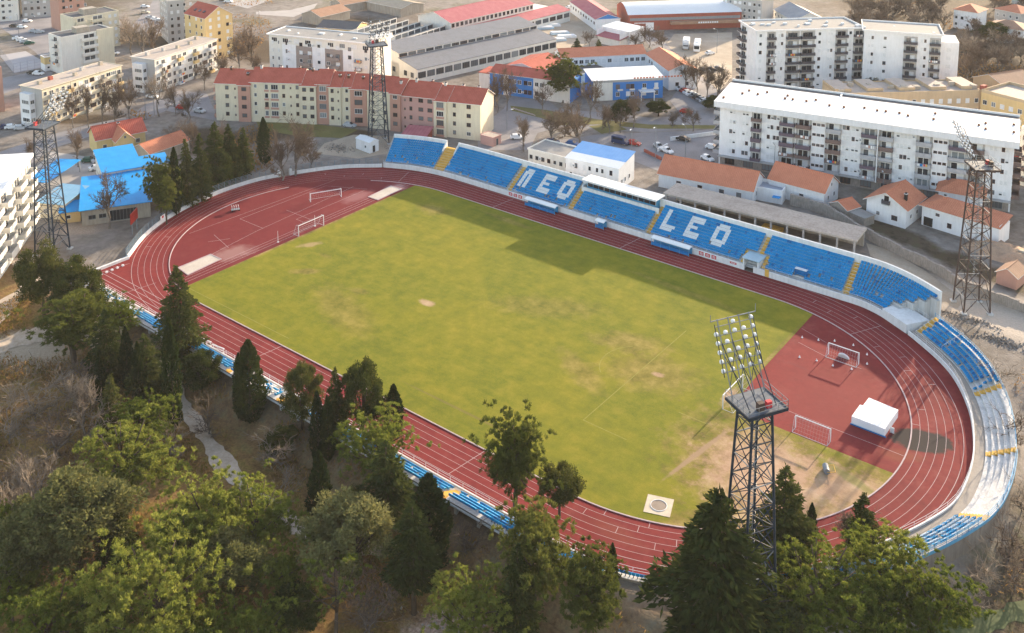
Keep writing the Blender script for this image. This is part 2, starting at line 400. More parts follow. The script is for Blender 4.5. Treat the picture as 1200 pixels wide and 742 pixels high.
for d, a, b_ in ((62, 0, 6), (-84, 1, 2), (-80, 0, 1), (-76, 2, 3), (-72, 1, 2), (-68, 3, 4), (-64, 2, 3), (-60, 4, 5), (-70, 0, 1), (-55, 5, 6), (-62, 1, 2), (-58, 3, 4), (54, 1, 2), (48, 3, 4), (42, 2, 3), (36, 4, 5), (74, 2, 3), (68, 4, 5), (80, 3, 4), (-33, 5, 6), (25, 1, 2), (18, 0, 1)): rad(1, d, a, b_)
for d, a, b_ in ((112, 0, 6), (120, 1, 2), (128, 3, 4), (135, 2, 3), (142, 4, 5), (215, 2, 3), (222, 4, 5)): rad(-1, d, a, b_)
for p in ([(-58.5, -33), (-62, -8), (-64, 24)], [(-55.6, -34), (-55.6, 33)], [(-53.6, -34), (-53.6, 34)], [(-54.6, -34), (-54.6, 34)], [(-73, -18), (-71, 24)], [(-70.5, -6), (-62, -6)], [(-70.5, -6), (-70, 20), (-60, 25)],
          [(-66, 4), (-57, 4)], [(-66, -18), (-63.5, -14)], [(-68, -15), (-60, -17)], [(-60, 2), (-60, 24)], [(-60, 2), (-56.5, 2)],
          [(60, 2.2), (79, 2.2)], [(54, 23), (59.5, 21.5), (66, 21.5)], [(52.6, 28), (58, 26)]): line(p, .07, .05)
structure(mk.obj('track_markings'))
mk = MB()
for p in ([(36, -20.2), (36, 14)], [(36, -20.2), (44, -20.2)], [(47, -9), (52.3, -9)], [(-52.2, -33.2), (-20, -33.2)]): line(p, .14, .052, M_FADED)
line([(36-7.6*math.cos(a)+.2, -2+7.3*math.sin(a)) for a in np.linspace(-.8, .8, 12)], .12, .052, M_FADED)
structure(mk.obj('pitch_markings'))
# raised inner kerb, white
mb = MB(); o = stadium(0, 64); o.append(o[0])
for a, b_ in zip(o[:-1], o[1:]):
    if -78 < a[0] < -55 and a[1] > 14 and a[1] < 30: continue
    dx, dy = b_[0]-a[0], b_[1]-a[1]; L = math.hypot(dx, dy); nx, ny = dy/L*.1, -dx/L*.1
    mb.prism([(a[0]+nx,a[1]+ny),(b_[0]+nx,b_[1]+ny),(b_[0]-nx,b_[1]-ny),(a[0]-nx,a[1]-ny)], .02, .13, M_LINE)
structure(mb.obj('track_kerb'))

# sheets of asphalt, gravel and paths laid on the ground, outlines as seen in the photograph
def m_asphalt(name, c0, c1, c2, sc=.12):
    m, nt, b = nodes(name); pos = N(nt, 'ShaderNodeNewGeometry').outputs['Position']
    f = noise(nt, sc, 6, .65, vec=pos); h = noise(nt, 2.2, 5, .75, vec=pos)
    col = mix(nt, .4, ramp(nt, f, [(.3, c0), (.52, c1), (.72, c2)]), ramp(nt, h, [(.3, c0), (.7, c2)]))
    nt.links.new(col, b.inputs['Base Color']); b.inputs['Roughness'].default_value = .88; bump(nt, b, h, .3, .04); return m
M_ASPH = m_asphalt('asphalt', (.17, .16, .165), (.25, .238, .242), (.32, .305, .305))
M_CONC = m_asphalt('paving', (.32, .29, .275), (.40, .37, .35), (.47, .44, .41))
M_GRAV = m_asphalt('gravel', (.28, .22, .16), (.40, .33, .25), (.50, .43, .35))
M_VERGE = m_asphalt('verge', (.10, .10, .03), (.17, .155, .05), (.24, .20, .09))
M_PINK = m_asphalt('old_court', (.33, .31, .32), (.38, .36, .37), (.43, .42, .42))
def sheet(name, px, z, mat):
    mb = MB(); p = [G(u, v, 0) for u, v in px]
    a = sum(p[i][0]*p[(i+1) % len(p)][1]-p[(i+1) % len(p)][0]*p[i][1] for i in range(len(p)))
    if a < 0: p.reverse()
    mb.poly([(x, y, z) for x, y in p], mat); return structure(mb.obj(name))
sheet('street', [(-60,205),(0,178),(52,160),(100,147),(150,137),(172,122),(210,106),(243,110),(256,142),(225,136),(195,130),(172,139),(112,158),(62,174),(40,190),(0,215),(-60,240)], .02, M_ASPH)
sheet('yard', [(60,178),(104,184),(130,184),(118,215),(104,240),(96,243),(72,238),(52,224),(40,200)], .03, M_CONC)
sheet('street', [(0,20),(66,18),(66,34),(60,60),(50,70),(40,60),(0,32)], .02, M_ASPH)
sheet('street', [(-40,96),(0,92),(40,84),(62,84),(60,92),(30,100),(0,112),(-40,120)], .024, M_ASPH)
sheet('sports_court', [(0,65),(16,86),(50,79),(49,71),(30,60)], .035, M_PINK)
sheet('street', [(560,150),(590,128),(600,112),(640,116),(655,128),(720,133),(760,138),(838,134),(838,150),(760,155),(700,152),(660,148),(630,156),(620,176),(560,176)], .02, M_ASPH)
sheet('street', [(620,176),(640,166),(700,158),(838,152),(842,196),(770,200),(745,190),(700,176),(660,172)], .024, M_ASPH)
sheet('verge', [(598,124),(640,129),(700,140),(760,146),(838,147),(838,151),(760,151),(700,146),(655,147),(640,140),(600,130)], .034, M_VERGE)
sheet('verge', [(690,148),(720,145),(735,152),(705,157)], .046, M_VERGE)
sheet('gravel_lot', [(790,40),(858,38),(858,90),(846,104),(830,112),(800,96),(770,66)], .028, M_GRAV)
sheet('street', [(752,40),(766,36),(800,72),(840,104),(842,136),(800,137),(785,118),(795,104),(778,80)], .032, M_ASPH)
sheet('works_yard', [(640,20),(668,14),(700,34),(705,54),(660,64),(636,48),(600,44)], .026, M_GRAV)
sheet('street', [(150,36),(176,6),(186,-10),(210,-10),(196,30),(180,46)], .026, M_ASPH)
sheet('street', [(300,17),(344,20),(368,10),(372,4),(340,12),(300,14)], .03, M_CONC)
sheet('street', [(258,2),(300,-4),(330,-4),(290,10)], .034, M_CONC)
sheet('gravel_path', [(1015,285),(1040,292),(1085,318),(1130,352),(1122,362),(1100,352),(1060,322),(1020,300)], .02, M_GRAV)
sheet('gravel_lot', [(380,168),(414,158),(470,160),(465,178),(420,186),(370,180)], .02, M_GRAV)
sheet('verge', [(300,142),(372,146),(420,152),(400,162),(352,160),(304,152)], .024, M_VERGE)
# crossing stripes
mk = MB()
for k in range(7):
    u, v = 601+k*3.6, 126.5+k*1.15
    a, b_ = G(u, v), G(u+4.5, v+2.2); line([a, b_], .5, .05, M_LINE)
structure(mk.obj('crossing_stripes'))
M_DUST = m_asphalt('path_dust', (.34, .25, .17), (.52, .41, .31), (.66, .55, .44), .5)
def walkway(name, px, w, mat, dz=.05):
    P = Path([GT(u, v)[:2] for u, v in px], 1.0); mb = MB(); k = len(P.p)
    ww = [w*(.8+.35*math.sin(i*.35)*math.sin(i*.11+1)+random.uniform(-.16, .16)) for i in range(k)]
    for i in range(k-1):
        q = []
        for j, sg in ((i, 1), (i, -1), (i+1, -1), (i+1, 1)):
            p, n, d = P.at(P.s[j]); t = p+n*sg*ww[j]/2; q.append((t[0], t[1], max(terrain(*t), terrain(t[0]+.8, t[1]), terrain(t[0]-.8, t[1]), terrain(t[0], t[1]+.8), terrain(t[0], t[1]-.8))+dz))
        mb.poly(q, mat)
    return structure(mb.obj(name, smooth=True))
walkway('footpath', [(188,425),(210,466),(246,520),(278,562),(318,594),(356,622),(430,640),(520,650)], 3.2, M_DUST)
walkway('dirt_road', [(-70,455),(0,408),(60,392),(105,392),(140,400)], 6.0, M_DUST)
walkway('dirt_road', [(-40,390),(0,362),(40,330),(30,300)], 6.0, M_DUST)
walkway('footpath', [(1080,760),(1140,733),(1200,716),(1260,700)], 4.5, m_asphalt('mossy_path', (.05, .075, .03), (.075, .10, .04), (.12, .13, .06)))
# ------------------------------------------------------------------ stands
M_WHITE = stained('white_wall', (.74, .74, .73), (.42, .40, .38), .45)
M_TERR = stained('terrace_concrete', (.52, .52, .51), (.30, .29, .28), .5)
M_BARE = stained('bare_terrace', (.66, .65, .63), (.30, .28, .27), .75, .9, .8)
M_FLOOR = stained('stand_walkway', (.34, .30, .26), (.22, .20, .18), .6)
M_YEL = plain('yellow_step', (.72, .42, .09), .8, .22, 1.5)
M_BLUE = plain('blue_seat', (.0, .27, .58), .4, .22, .35)
M_BLUED = plain('blue_seat_dark', (.006, .17, .43), .5, .22, .35)
M_SEATW = plain('white_seat', (.80, .80, .80), .5, .1, .8)
M_SEATSUN = plain('sunlit_blue_seat', (.42, .55, .68), .5, .25, .8)  # blue seats again, their sunlit tops put into the colour
M_RAIL = plain('white_rail', (.66, .67, .68), .5, .12, 2)
M_RAILB = plain('blue_rail', (.10, .32, .52), .5, .15, 2)
M_STEEL = plain('grey_steel', (.22, .24, .26), .5, .2, 2)
M_DARK = plain('dark_opening', (.03, .028, .027), .9)
M_RED = plain('red_print', (.55, .05, .06), .6, .15, 2)

def seat_mesh(name, mat):
    mb = MB()
    mb.box(-.232, .232, -.27, .17, .36, .43, mat)
    mb.box(-.232, .232, .15, .22, .43, .80, mat); mb.box(-.05, .05, -.05, .12, .0, .36, M_STEEL)
    return mb.mesh(name)
SEAT = {k: seat_mesh('seat_'+n, m) for k, n, m in (('b', 'blue', M_BLUE), ('d', 'dark', M_BLUED), ('w', 'white', M_SEATW), ('p', 'pale', M_SEATSUN))}
SEATMAT = {'b': M_BLUE, 'd': M_BLUED, 'w': M_SEATW, 'p': M_SEATSUN}
_sv = np.array([(-.232,-.27,.43),(.232,-.27,.43),(.232,.16,.43),(-.232,.16,.43),(-.232,-.27,.34),(.232,-.27,.34),
                (-.232,.16,.80),(.232,.16,.80),(.232,.22,.80),(-.232,.22,.80),(-.232,.22,.43),(.232,.22,.43)])
_sf = [(0,1,2,3),(4,5,1,0),(3,2,7,6),(6,7,8,9),(9,8,11,10),(0,3,6,9),(1,8,7,2)]
def seats(root, places, nmax=100):
    """places: (x, y, z, angle, key). The largest seen from the stand's open side are objects, the rest one mesh of many."""
    cam = np.array([CX, CY, CH]); places.sort(key=lambda p: (p[0]-CX)**2+(p[1]-CY)**2+(p[2]-CH)**2)
    for p in places[:nmax]:
        o = put('seat', SEAT[p[4]], root, p[:3], p[3])
        if p[4] in 'wp': o['label'] = 'white seat' if p[4] == 'w' else 'blue seat with sunlight painted into its colour'
    V = []; F = []; MI = []; keys = ['b', 'd', 'w', 'p']
    for x, y, z, a, k in places[nmax:]:
        c, s = math.cos(a), math.sin(a); b = len(V)*12
        q = np.empty((12, 3)); q[:,0] = x+c*_sv[:,0]-s*_sv[:,1]; q[:,1] = y+s*_sv[:,0]+c*_sv[:,1]; q[:,2] = z+_sv[:,2]
        V.append(q); F += [tuple(b+i for i in f) for f in _sf]; MI += [keys.index(k)]*len(_sf)
    if V: stuff(put('seats', arr_mesh('seats', np.concatenate(V), F, [SEATMAT[k] for k in keys], MI), root))
def ang(n): return math.atan2(-n[0], n[1])        # seat's back (+y) to the outside

def railing(mb, path, s0, s1, off, z, h, mat, step=2.0, r=.025, rails=2, zf=None):
    k = max(1, int((s1-s0)/step)); prev = None
    for i in range(k+1):
        q = path.pos(s0+(s1-s0)*i/k, off); zz = z if zf is None else zf(*q)
        mb.bar((q[0],q[1],zz), (q[0],q[1],zz+h), r*1.3, mat)
        if prev is not None:
            for j in range(rails):
                f = 1-j/max(1, rails)*.95
                mb.bar((prev[0],prev[1],prev[2]+h*f), (q[0],q[1],zz+h*f), r, mat)
        prev = (q[0], q[1], zz)

# --- main stand
W = WALL; sx = lambda x, y=43.2: W.near(x, y)
main = thing('grandstand', 'long main grandstand with blue seats, white seat letters and yellow stairs on the far straight', 'grandstand')
NR, RD, RZ, O0, Z0 = 10, .68, .43, 1.25, .95
S0, S1 = W.near(-67.6, 38.2), W.near(63.0, 41.4)
stairs = [(-53.0, 2.9), (-30.2, 1.15), (-11.6, 1.15), (10.2, 1.15), (36.2, 1.0), (54.8, 1.25)]
mid0, mid1 = sx(-11.6)+.6, sx(10.2)-.6
def terr_prof(n): 
    pr = [(.25, Z0-.15), (O0, Z0-.15)]
    for r in range(n): pr += [(O0+r*RD, Z0+r*RZ), (O0+(r+1)*RD, Z0+r*RZ)]
    return pr
mb = MB()
for a, b_, n in ((S0, mid0, NR), (mid0, mid1, 7), (mid1, S1, NR)):
    pr = terr_prof(n); ribbon(mb, W, a, b_, pr+[(pr[-1][0], -.1), (.25, -.1)], M_TERR, 1.0)
for k in range(4):                           # the upper rows run on past the platform
    r0 = 3+2*k if k else 2
    if r0 >= NR: r0 = NR-1
    pr = [(O0+r0*RD, -.1)]
    for r in range(r0, NR): pr += [(O0+r*RD, Z0+r*RZ), (O0+(r+1)*RD, Z0+r*RZ)]
    ribbon(mb, W, S1+1.4*k, S1+1.4*(k+1), pr+[(pr[-1][0], -.1)], M_TERR, .7)
mb.obj('terrace', main)
mb = MB()
gates = [(sx(34.2), sx(35.9))]
for a, b_ in ((S0, gates[0][0]), (gates[0][1], S1)): ribbon(mb, W, a, b_, [(0, 0), (0, 1.3), (.25, 1.3), (.25, 0)], M_WHITE, 1.0)
mb.obj('front_wall', main)
mb = MB(); OB = O0+NR*RD; zt = Z0+(NR-1)*RZ
gap0, gap1 = sx(-54.8, 42.8), sx(-51.4)
for a, b_ in ((S0, gap0), (gap1, S1+5.6)):
    ribbon(mb, W, a, b_, [(OB, 0), (OB, zt+1.7), (OB+.35, zt+1.75), (OB+.35, 0)], M_WHITE, 1.0)
mb.obj('back_wall', main)
for s_, d in ((S0, -.3), (gap0, -.25), (gap1, .0)):
    mb = MB(); a, b_ = s_+d, s_+d+.28; pr = [(0, 0), (0, 1.35), (O0, 1.5), (OB+.35, zt+1.75), (OB+.35, 0)]
    if s_ == gap0 or s_ == gap1: pr = [(OB-2.2, zt-1.3), (OB-2.2, zt-.6), (OB+.35, zt+1.75), (OB+.35, 0)]
    ribbon(mb, W, a, b_, pr+[pr[0]], M_WHITE, .3); mb.obj('end_wall', main)
for x, w in stairs:
    s_ = sx(x); mb = MB(); lo = 4 if abs(x-36.2) < .1 else 0
    for r in range(lo, NR if not (mid0-1 < s_ < mid1+1) or True else 7):
        o = O0+r*RD; zz = Z0+r*RZ
        for (oa, ob, za) in ((o-.34, o, zz-.2), (o, o+.34, zz)):
            q = [W.pos(s_-w/2, oa), W.pos(s_+w/2, oa), W.pos(s_+w/2, ob+.34), W.pos(s_-w/2, ob+.34)]
            mb.prism(q, za-.1, za+.03, M_YEL)
    mb.obj('stair', main)
seatw = .49; LET = {}
FONT = {'L': ['XX.....', 'XX.....', 'XX.....', 'XX.....', 'XX.....', 'XXXXXXX', 'XXXXXX.'],
        'E': ['XXXXXXX', 'XXXXXXX', 'XX.....', 'XXXXX..', 'XX.....', 'XXXXXXX', 'XXXXXXX'],
        'O': ['.XXXXX.', 'XXXXXXX', 'XX...XX', 'XX...XX', 'XX...XX', 'XXXXXXX', '.XXXXX.'],
        'P': ['.XXXX', 'XXXXX', 'XX.XX', 'XX.XX', 'XX.XX', 'XX.XX', 'XX.XX']}
letters = [('P', -28.4), ('E', -22.6), ('O', -16.6), ('L', 11.9), ('E', 18.0), ('O', 24.4)]
places = []
occupied = [(sx(x)-w/2-.25, sx(x)+w/2+.25, 4 if abs(x-36.2) < .1 else 0) for x, w in stairs]
rnd = random.Random(3)
for r in range(NR):
    s_ = S0+.4
    while s_ < S1+5.4:
        ok = True
        for a, b_, lo in occupied:
            if a < s_ < b_ and r >= lo: ok = False
        if mid0-.3 < s_ < mid1+.3 and r >= 7: ok = False
        if sx(32.6) < s_ < sx(38.0) and r < 4: ok = False
        if s_ > S1-.3+1.4*max(0, (r-1)//2 if r < NR-1 else 4)*(r > 1): ok = False
        if r < 2 and sx(44) < s_ < sx(46.6): ok = False
        if ok:
            p, n, d = W.at(s_); q = p+n*(O0+r*RD+.30); k = 'b' if rnd.random() > .06 else 'd'
            for L, x0 in letters:
                c = (q[0]-x0)/seatw; row = 8-r
                if 0 <= row < 7 and 0 <= c < len(FONT[L][0]) and FONT[L][row][int(c)] == 'X': k = 'w'
            if k != 'w' and r < 3 and rnd.random() < .05: s_ += seatw; continue
            places.append((q[0], q[1], Z0+r*RZ, ang(n), k))
        s_ += seatw
seats(main, places)
mb = MB()
for a, b_ in ((S0, gates[0][0]-1), (gates[0][1]+2, S1)): railing(mb, W, a, b_, .12, 1.3, .75, M_RAIL, 2.6, .02, 2)
mb.obj('railing', main)
# commentary box over the middle block
def boxon(name, s0, s1, o0, o1, z0, z1, mat, parent, label=None, top=None):
    mb = MB(); q = [W.pos(s0, o0), W.pos(s1, o0), W.pos(s1, o1), W.pos(s0, o1)]; mb.prism(q, z0, z1, mat, top)
    o = mb.obj(name, parent)
    if label: o['label'] = label
    return o
om = O0+7*RD
boxon('parapet', mid0-.5, mid1+.5, om, om+.25, 2.6, 5.1, M_WHITE, main)
boxon('parapet', mid0-.5, mid0-.25, om+.25, OB, 2.6, 5.4, M_WHITE, main)
press = thing('commentary_box', 'low blue glazed commentary box with a flat white roof above the middle seats', 'commentary box')
M_PBLUE = plain('box_blue', (.05, .27, .46), .5, .2, .8); M_ROOFW = stained('white_sheet_roof', (.80, .80, .78), (.6, .58, .55), .3)
p0, p1 = mid0+.6, mid1-.4
boxon('floor', p0, p1, om+.4, OB+1.2, 4.0, 4.3, M_TERR, press); boxon('wall', p0, p1, OB+.7, OB+.95, 4.3, 6.9, M_PBLUE, press)
for a in (p0, p1-.15): boxon('end_wall', a, a+.15, om+.6, OB+.7, 4.3, 6.9, M_PBLUE, press)
boxon('sill_panel', p0+.15, p1-.15, om+.6, om+.7, 4.3, 5.3, M_PBLUE, press)
boxon('window_band', p0+.15, p1-.15, om+.63, om+.67, 5.3, 6.8, glassmat(), press)
for k in range(13):
    a = p0+.2+(p1-p0-.5)*k/12; boxon('mullion', a, a+.09, om+.58, om+.70, 5.3, 6.9, M_PBLUE if k % 3 else M_RAIL, press)
boxon('roof', p0-.7, p1+.6, om-.6, OB+1.3, 6.92, 7.2, M_ROOFW, press)
boxon('fascia', p0-.7, p1+.6, om-.66, om-.605, 6.8, 7.22, M_RAIL, press)
# players' tunnel and steps beside it
tun = thing('players_tunnel', 'pale blue roofed tunnel mouth with yellow side steps in the main stand', 'tunnel')
a, b_ = sx(33.4), sx(37.0)
boxon('wall', a, a+.3, .3, 4.0, 0, 2.5, M_WHITE, tun); boxon('wall', b_-.3, b_, .3, 4.0, 0, 2.5, M_WHITE, tun)
boxon('wall', a+.3, b_-.3, 3.7, 4.0, 0, 2.5, M_DARK, tun)
boxon('roof', a-.2, b_+.2, .1, 4.1, 2.5, 2.65, plain('tunnel_roof', (.36, .50, .58), .5, .15), tun)
for q0 in (a-.9, b_+.25):
    mb = MB()
    for r in range(4): mb.prism([W.pos(q0, O0+r*RD), W.pos(q0+.75, O0+r*RD), W.pos(q0+.75, O0+4*RD), W.pos(q0, O0+4*RD)], Z0+r*RZ, Z0+r*RZ+.33, M_YEL)
    mb.obj('stair', tun)
boxon('gate', b_+1.6, b_+2.5, -.06, -.01, .1, 1.7, M_YEL, tun, 'yellow gate')
# concrete platform at the east end
plat = thing('concrete_platform', 'white concrete platform between the main grandstand and the curved stand', 'platform')
a, b_ = W.near(63.1, 41.4), W.near(68.6, 38.2)
boxon('slab', a, b_, 0, 5.2, 0, 1.75, M_WHITE, plat)
mb = MB(); railing(mb, W, a, b_, 5.0, 1.75, .9, M_RAIL, 1.2); railing(mb, W, a+.1, a+.3, 5.0, 1.75, 1.0, M_RAIL, .1)
for o in np.linspace(5.2, OB, 4):
    q = W.pos(S1+5.5, o); mb.bar((q[0], q[1], 0), (q[0], q[1], 2.9+(o-5)*.75), .03, M_RAIL)
mb.obj('railing', plat)

# --- dugouts and boards in front of the main stand
def dugout(x0, x1, label):
    y = 42.1; t = thing('dugout', label, 'dugout', ((x0+x1)/2, y, .03), 0, 'dugouts on the far touchline'); w = (x1-x0)/2
    mb = MB(); mb.box(-w, w, .55, .62, .1, 1.5, M_PBLUE); mb.obj('back_panel', t)
    mb = MB(); mb.box(-w, w, -.75, -.70, .15, .85, M_BLUED); mb.obj('front_panel', t)
    mb = MB()
    for k in range(6):
        y0, y1 = -.8+k*.25, -.55+k*.25; z0, z1 = 2.0-.02*(k-4)**2, 2.0-.02*(k-3)**2
        mb.poly([(-w-.1,y0,z0),(w+.1,y0,z0),(w+.1,y1,z1),(-w-.1,y1,z1)], M_ROOFW); mb.poly([(-w-.1,y1,z1-.05),(w+.1,y1,z1-.05),(w+.1,y0,z0-.05),(-w-.1,y0,z0-.05)], M_ROOFW)
    mb.box(-w-.1, w+.1, -.86, -.8, 1.62, 1.72, M_RAIL); mb.obj('roof', t)
    mb = MB(); mb.box(-w+.1, w-.1, .1, .5, .4, .46, M_BLUE); mb.obj('bench', t)
    n = max(2, int(2*w/2.2)+1)
    for k in range(n):
        mb = MB(); x = -w+.05+(2*w-.1)*k/(n-1); mb.bar((x,-.75,0), (x,-.8,1.68), .05, M_RAILB); mb.obj('post', t)
dugout(G(617,240)[0], G(654,250)[0], 'long blue dugout with a pale roof below the left seat letters')
dugout(G(702,264)[0], G(712,267)[0], 'small blue dugout in the middle of the far touchline')
dugout(G(765,286)[0], G(809,300)[0], 'long blue dugout with a pale roof below the right seat letters')
for xs0, n in (((G(598,233)[0]+G(598,230)[0])/2-.2, 3), (G(820,303)[0], 3)):
    for k in range(n):
        p, nn, d = W.at(sx(xs0+k*1.45)); mb = MB(); mb.box(-.55, .55, -.03, -.004, .35, 1.15, M_RED)
        mb.box(-.32, .32, -.042, -.03, .55, .66, M_SEATW); mb.box(-.32, .32, -.042, -.03, .82, .93, M_SEATW)
        o = mb.obj('advert_panel', main, loc=(p[0], p[1], 0), rz=ang(nn)); o['label'] = 'red printed panel on the front wall'
p, nn, d = W.at(sx(G(862,310)[0])); mb = MB(); mb.box(-.75, .75, -.03, -.004, .6, 1.0, M_RED); mb.box(-.5, .5, -.042, -.03, .74, .86, M_SEATW)
mb.obj('advert_panel', main, loc=(p[0], p[1], 0), rz=ang(nn))['label'] = 'narrow red plate on the front wall'
t = thing('covered_bench', 'small dark blue shelter among the lower seats toward the right of the main stand', 'shelter', (*W.pos(sx(45.3), O0+.9), Z0+.42), 0)
mb = MB(); mb.box(-1.2, 1.2, .3, .36, 0, 1.5, M_BLUED); mb.obj('back_panel', t)
mb = MB(); mb.box(-1.25, 1.25, -.5, .4, 1.5, 1.58, M_RAIL); mb.obj('roof', t)
mb = MB(); mb.box(-1.2, -1.14, -.45, .3, 0, 1.5, M_BLUED); mb.box(1.14, 1.2, -.45, .3, 0, 1.5, M_BLUED); mb.obj('side_panel', t)
mb = MB(); mb.box(-1.05, 1.05, -.1, .25, .35, .42, M_BLUE); mb.obj('bench', t)

# --- curved stand at the east bend
east = thing('curved_stand', 'low curved stand round the right bend, half blue seats and half bare white steps', 'grandstand')
E0, E1 = W.near(68.8, 38.0), W.near(76.5, -28)
def low_stand(root, s0, s1, nr, o0, rd, rz, z0, wallh, secs, yel, outer_rail, step=1.0, base=-3.2, under=False):
    OUT = stained('shaded_outer_face', (.26, .23, .20), (.13, .11, .095), .7)  # shade of the void below the outer edge, put into the colour
    mb = MB(); pr = [(.22, z0-.2), (o0, z0-.2)]
    for r in range(nr): pr += [(o0+r*rd, z0+r*rz), (o0+(r+1)*rd, z0+r*rz)]
    ob = pr[-1][0]; zt = pr[-1][1]
    mats = [M_FLOOR]+[M_BARE]*(2*nr)+[OUT]*8
    if under: pr += [(ob, zt-.45), (ob-.3, zt-.5), (o0+.2, -.25), (.22, -.25)]
    else: pr += [(ob, base), (.22, base)]
    ribbon(mb, W, s0, s1, pr, mats, step); mb.obj('terrace', root)
    mb = MB(); ribbon(mb, W, s0, s1, [(0, -.2), (0, wallh), (.22, wallh), (.22, -.2)], M_WHITE, step); mb.obj('front_wall', root)
    places = []
    for r in range(nr):
        s_ = s0+.3
        while s_ < s1-.2:
            for a, b_, prob, kk in secs:
                if a <= s_ < b_ and rnd.random() < prob and not any(y-w/2-.2 < s_ < y+w/2+.2 for y, w in yel):
                    p, n, d = W.at(s_); q = p+n*(o0+r*rd+.32); places.append((q[0], q[1], z0+r*rz, ang(n), rnd.choice(kk))); break
            s_ += .5
    seats(root, places)
    for y, w in yel:
        mb = MB()
        for r in range(nr):
            for oa, za in ((o0+r*rd, z0+r*rz+.02), (o0+r*rd+rd*.5, z0+r*rz+rz*.5)):
                q = [W.pos(y-w/2, oa), W.pos(y+w/2, oa), W.pos(y+w/2, o0+(r+1)*rd), W.pos(y-w/2, o0+(r+1)*rd)]
                mb.prism(q, za-.05, za+.015, M_YEL)
        mb.obj('stair', root)
    mb = MB(); railing(mb, W, s0+.2, s1-.2, .11, wallh, .85, M_RAIL, 2.4, .022, 2); mb.obj('railing', root)
    if outer_rail:
        mb = MB(); railing(mb, W, s0+.2, s1-.2, ob-.12, zt, 1.05, outer_rail, 2.0, .035, 3); mb.obj('outer_railing', root)
    return ob, zt
def sw(u, v, z): x, y = G(u, v, z); return W.near(x, y)
ya, yb, yc = sw(1148, 461, 1), sw(1160, 532, 1), sw(1126, 604, 1)
obE, ztE = low_stand(east, E0, E1, 5, 1.7, .82, .44, .75, .85,
    [(E0, ya-2.5, .97, 'bbbbd'), (ya-2.5, ya, .55, 'bbd'), (ya, ya+1, 0, 'b'), (yc, E1, .96, 'pbp')], [(E0+.8, 1.1), (ya, 1.0), (yb, 1.0), (yc, 1.1)], M_RAILB)
mb = MB(); ribbon(mb, W, yb, E1, [(obE+.02, ztE-.1), (obE+.02, ztE+.35), (obE+.10, ztE+.35), (obE+.10, ztE-.1)], M_RAILB, 1.0); mb.obj('outer_board', east)['label'] = 'blue board along the outer edge'
mb = MB()
for s_ in (E0+7.2,):
    for k in range(6):
        q = W.pos(s_, 1.7+k*.82); mb.bar((q[0],q[1],.6+k*.44), (q[0],q[1],1.7+k*.44), .03, M_RAIL)
        if k: q0 = W.pos(s_, 1.7+(k-1)*.82); mb.bar((q0[0],q0[1],1.7+(k-1)*.44), (q[0],q[1],1.7+k*.44), .03, M_RAIL)
mb.obj('divider_railing', east)

# --- low stand on the near side
nearst = thing('low_stand', 'low stand of blue and white seats on piers along the near straight', 'grandstand')
N0, N1 = W.near(56, -44), W.near(-70.5, -43.4)
def sn(u, v): return sw(u, v, .9)
cut = [sn(x, y) for x, y in ((600,612), (478,545), (378,482), (320,466), (278,446), (215,402), (190,384), (165,366), (120,336))]
ye = [(sn(535,575), 1.3), (sn(333,472), 1.3), (sn(274,438), 1.0)]
low_stand(nearst, N0, N1, 4, 1.05, .88, .42, .5, .35,
    [(N0, cut[2], .97, 'bbbd'), (cut[2], cut[3], .6, 'bbw'), (cut[3], cut[4], .62, 'bbww'), (cut[4], cut[7], .95, 'bbbd'), (cut[7], N1, .5, 'bw')], ye, None, under=True)
mb = MB(); ribbon(mb, W, N0, N1, [(1.2, -4.2), (1.2, -.3), (1.5, -.3), (1.5, -4.2)], plain('retaining_wall', (.20, .175, .15), .9, .3, .5), 1.5); mb.obj('retaining_wall', nearst)
s_ = N0+1.5
while s_ < N1:
    p, n, d = W.at(s_); mb = MB()
    q = [W.pos(s_-.25, 1.6), W.pos(s_+.25, 1.6), W.pos(s_+.25, 4.0), W.pos(s_-.25, 4.0)]
    mb.prism(q, -4.5, [.05, .05, 1.2, 1.2], M_TERR); mb.obj('pier', nearst); s_ += 4.2
mb = MB(); ribbon(mb, W, N0, N1, [(4.57, 1.25), (4.57, 1.5), (4.70, 1.5), (4.70, 1.25)], M_WHITE, 1.0); mb.obj('edge_beam', nearst)
bend = thing('single_row_stand', 'single row of blue seats on a narrow ledge round the near bend', 'grandstand')
B0, B1 = E1+.3, N0-.3
low_stand(bend, B0, B1, 1, .5, .8, .4, .35, .3, [(B0, B1, .97, 'bbbd')], [], None)

# --- wall and fence round the west bend
west = thing('perimeter_wall', 'low white wall with a grey fence curving round the left end of the track', 'wall')
M_FEN = plain('fence_blue_grey', (.16, .22, .27), .6, .2)
WW = Path([(-72.5,-33.5),(-79.1,-25.3),(-84,-15.5),(-86.9,-1.6),(-86.2,10.6),(-82.6,19.6),(-75.8,30.7),(-67.9,38.0)], .6)
mb = MB(); gp = WW.near(-83.2, 18.0)
for a, b_ in ((0, gp-1.3), (gp+1.3, WW.L)): ribbon(mb, WW, a, b_, [(0, 0), (0, .95), (.3, .95), (.3, 0)], M_WHITE, 1.0)
for s_ in (gp-1.5, gp+1.5):
    p = WW.pos(s_, .15); mb.box(p[0]-.3, p[0]+.3, p[1]-.3, p[1]+.3, 0, 1.7, M_WHITE)
mb.obj('wall', west)
chute = Path([(-72.5,-43.6),(-72.5,-33.4)], .6)
mb = MB(); ribbon(mb, chute, 0, chute.L, [(-.25, 0), (-.25, .6), (.3, .6), (.3, 0)], M_WHITE, 1.0); mb.obj('chute_wall', west)
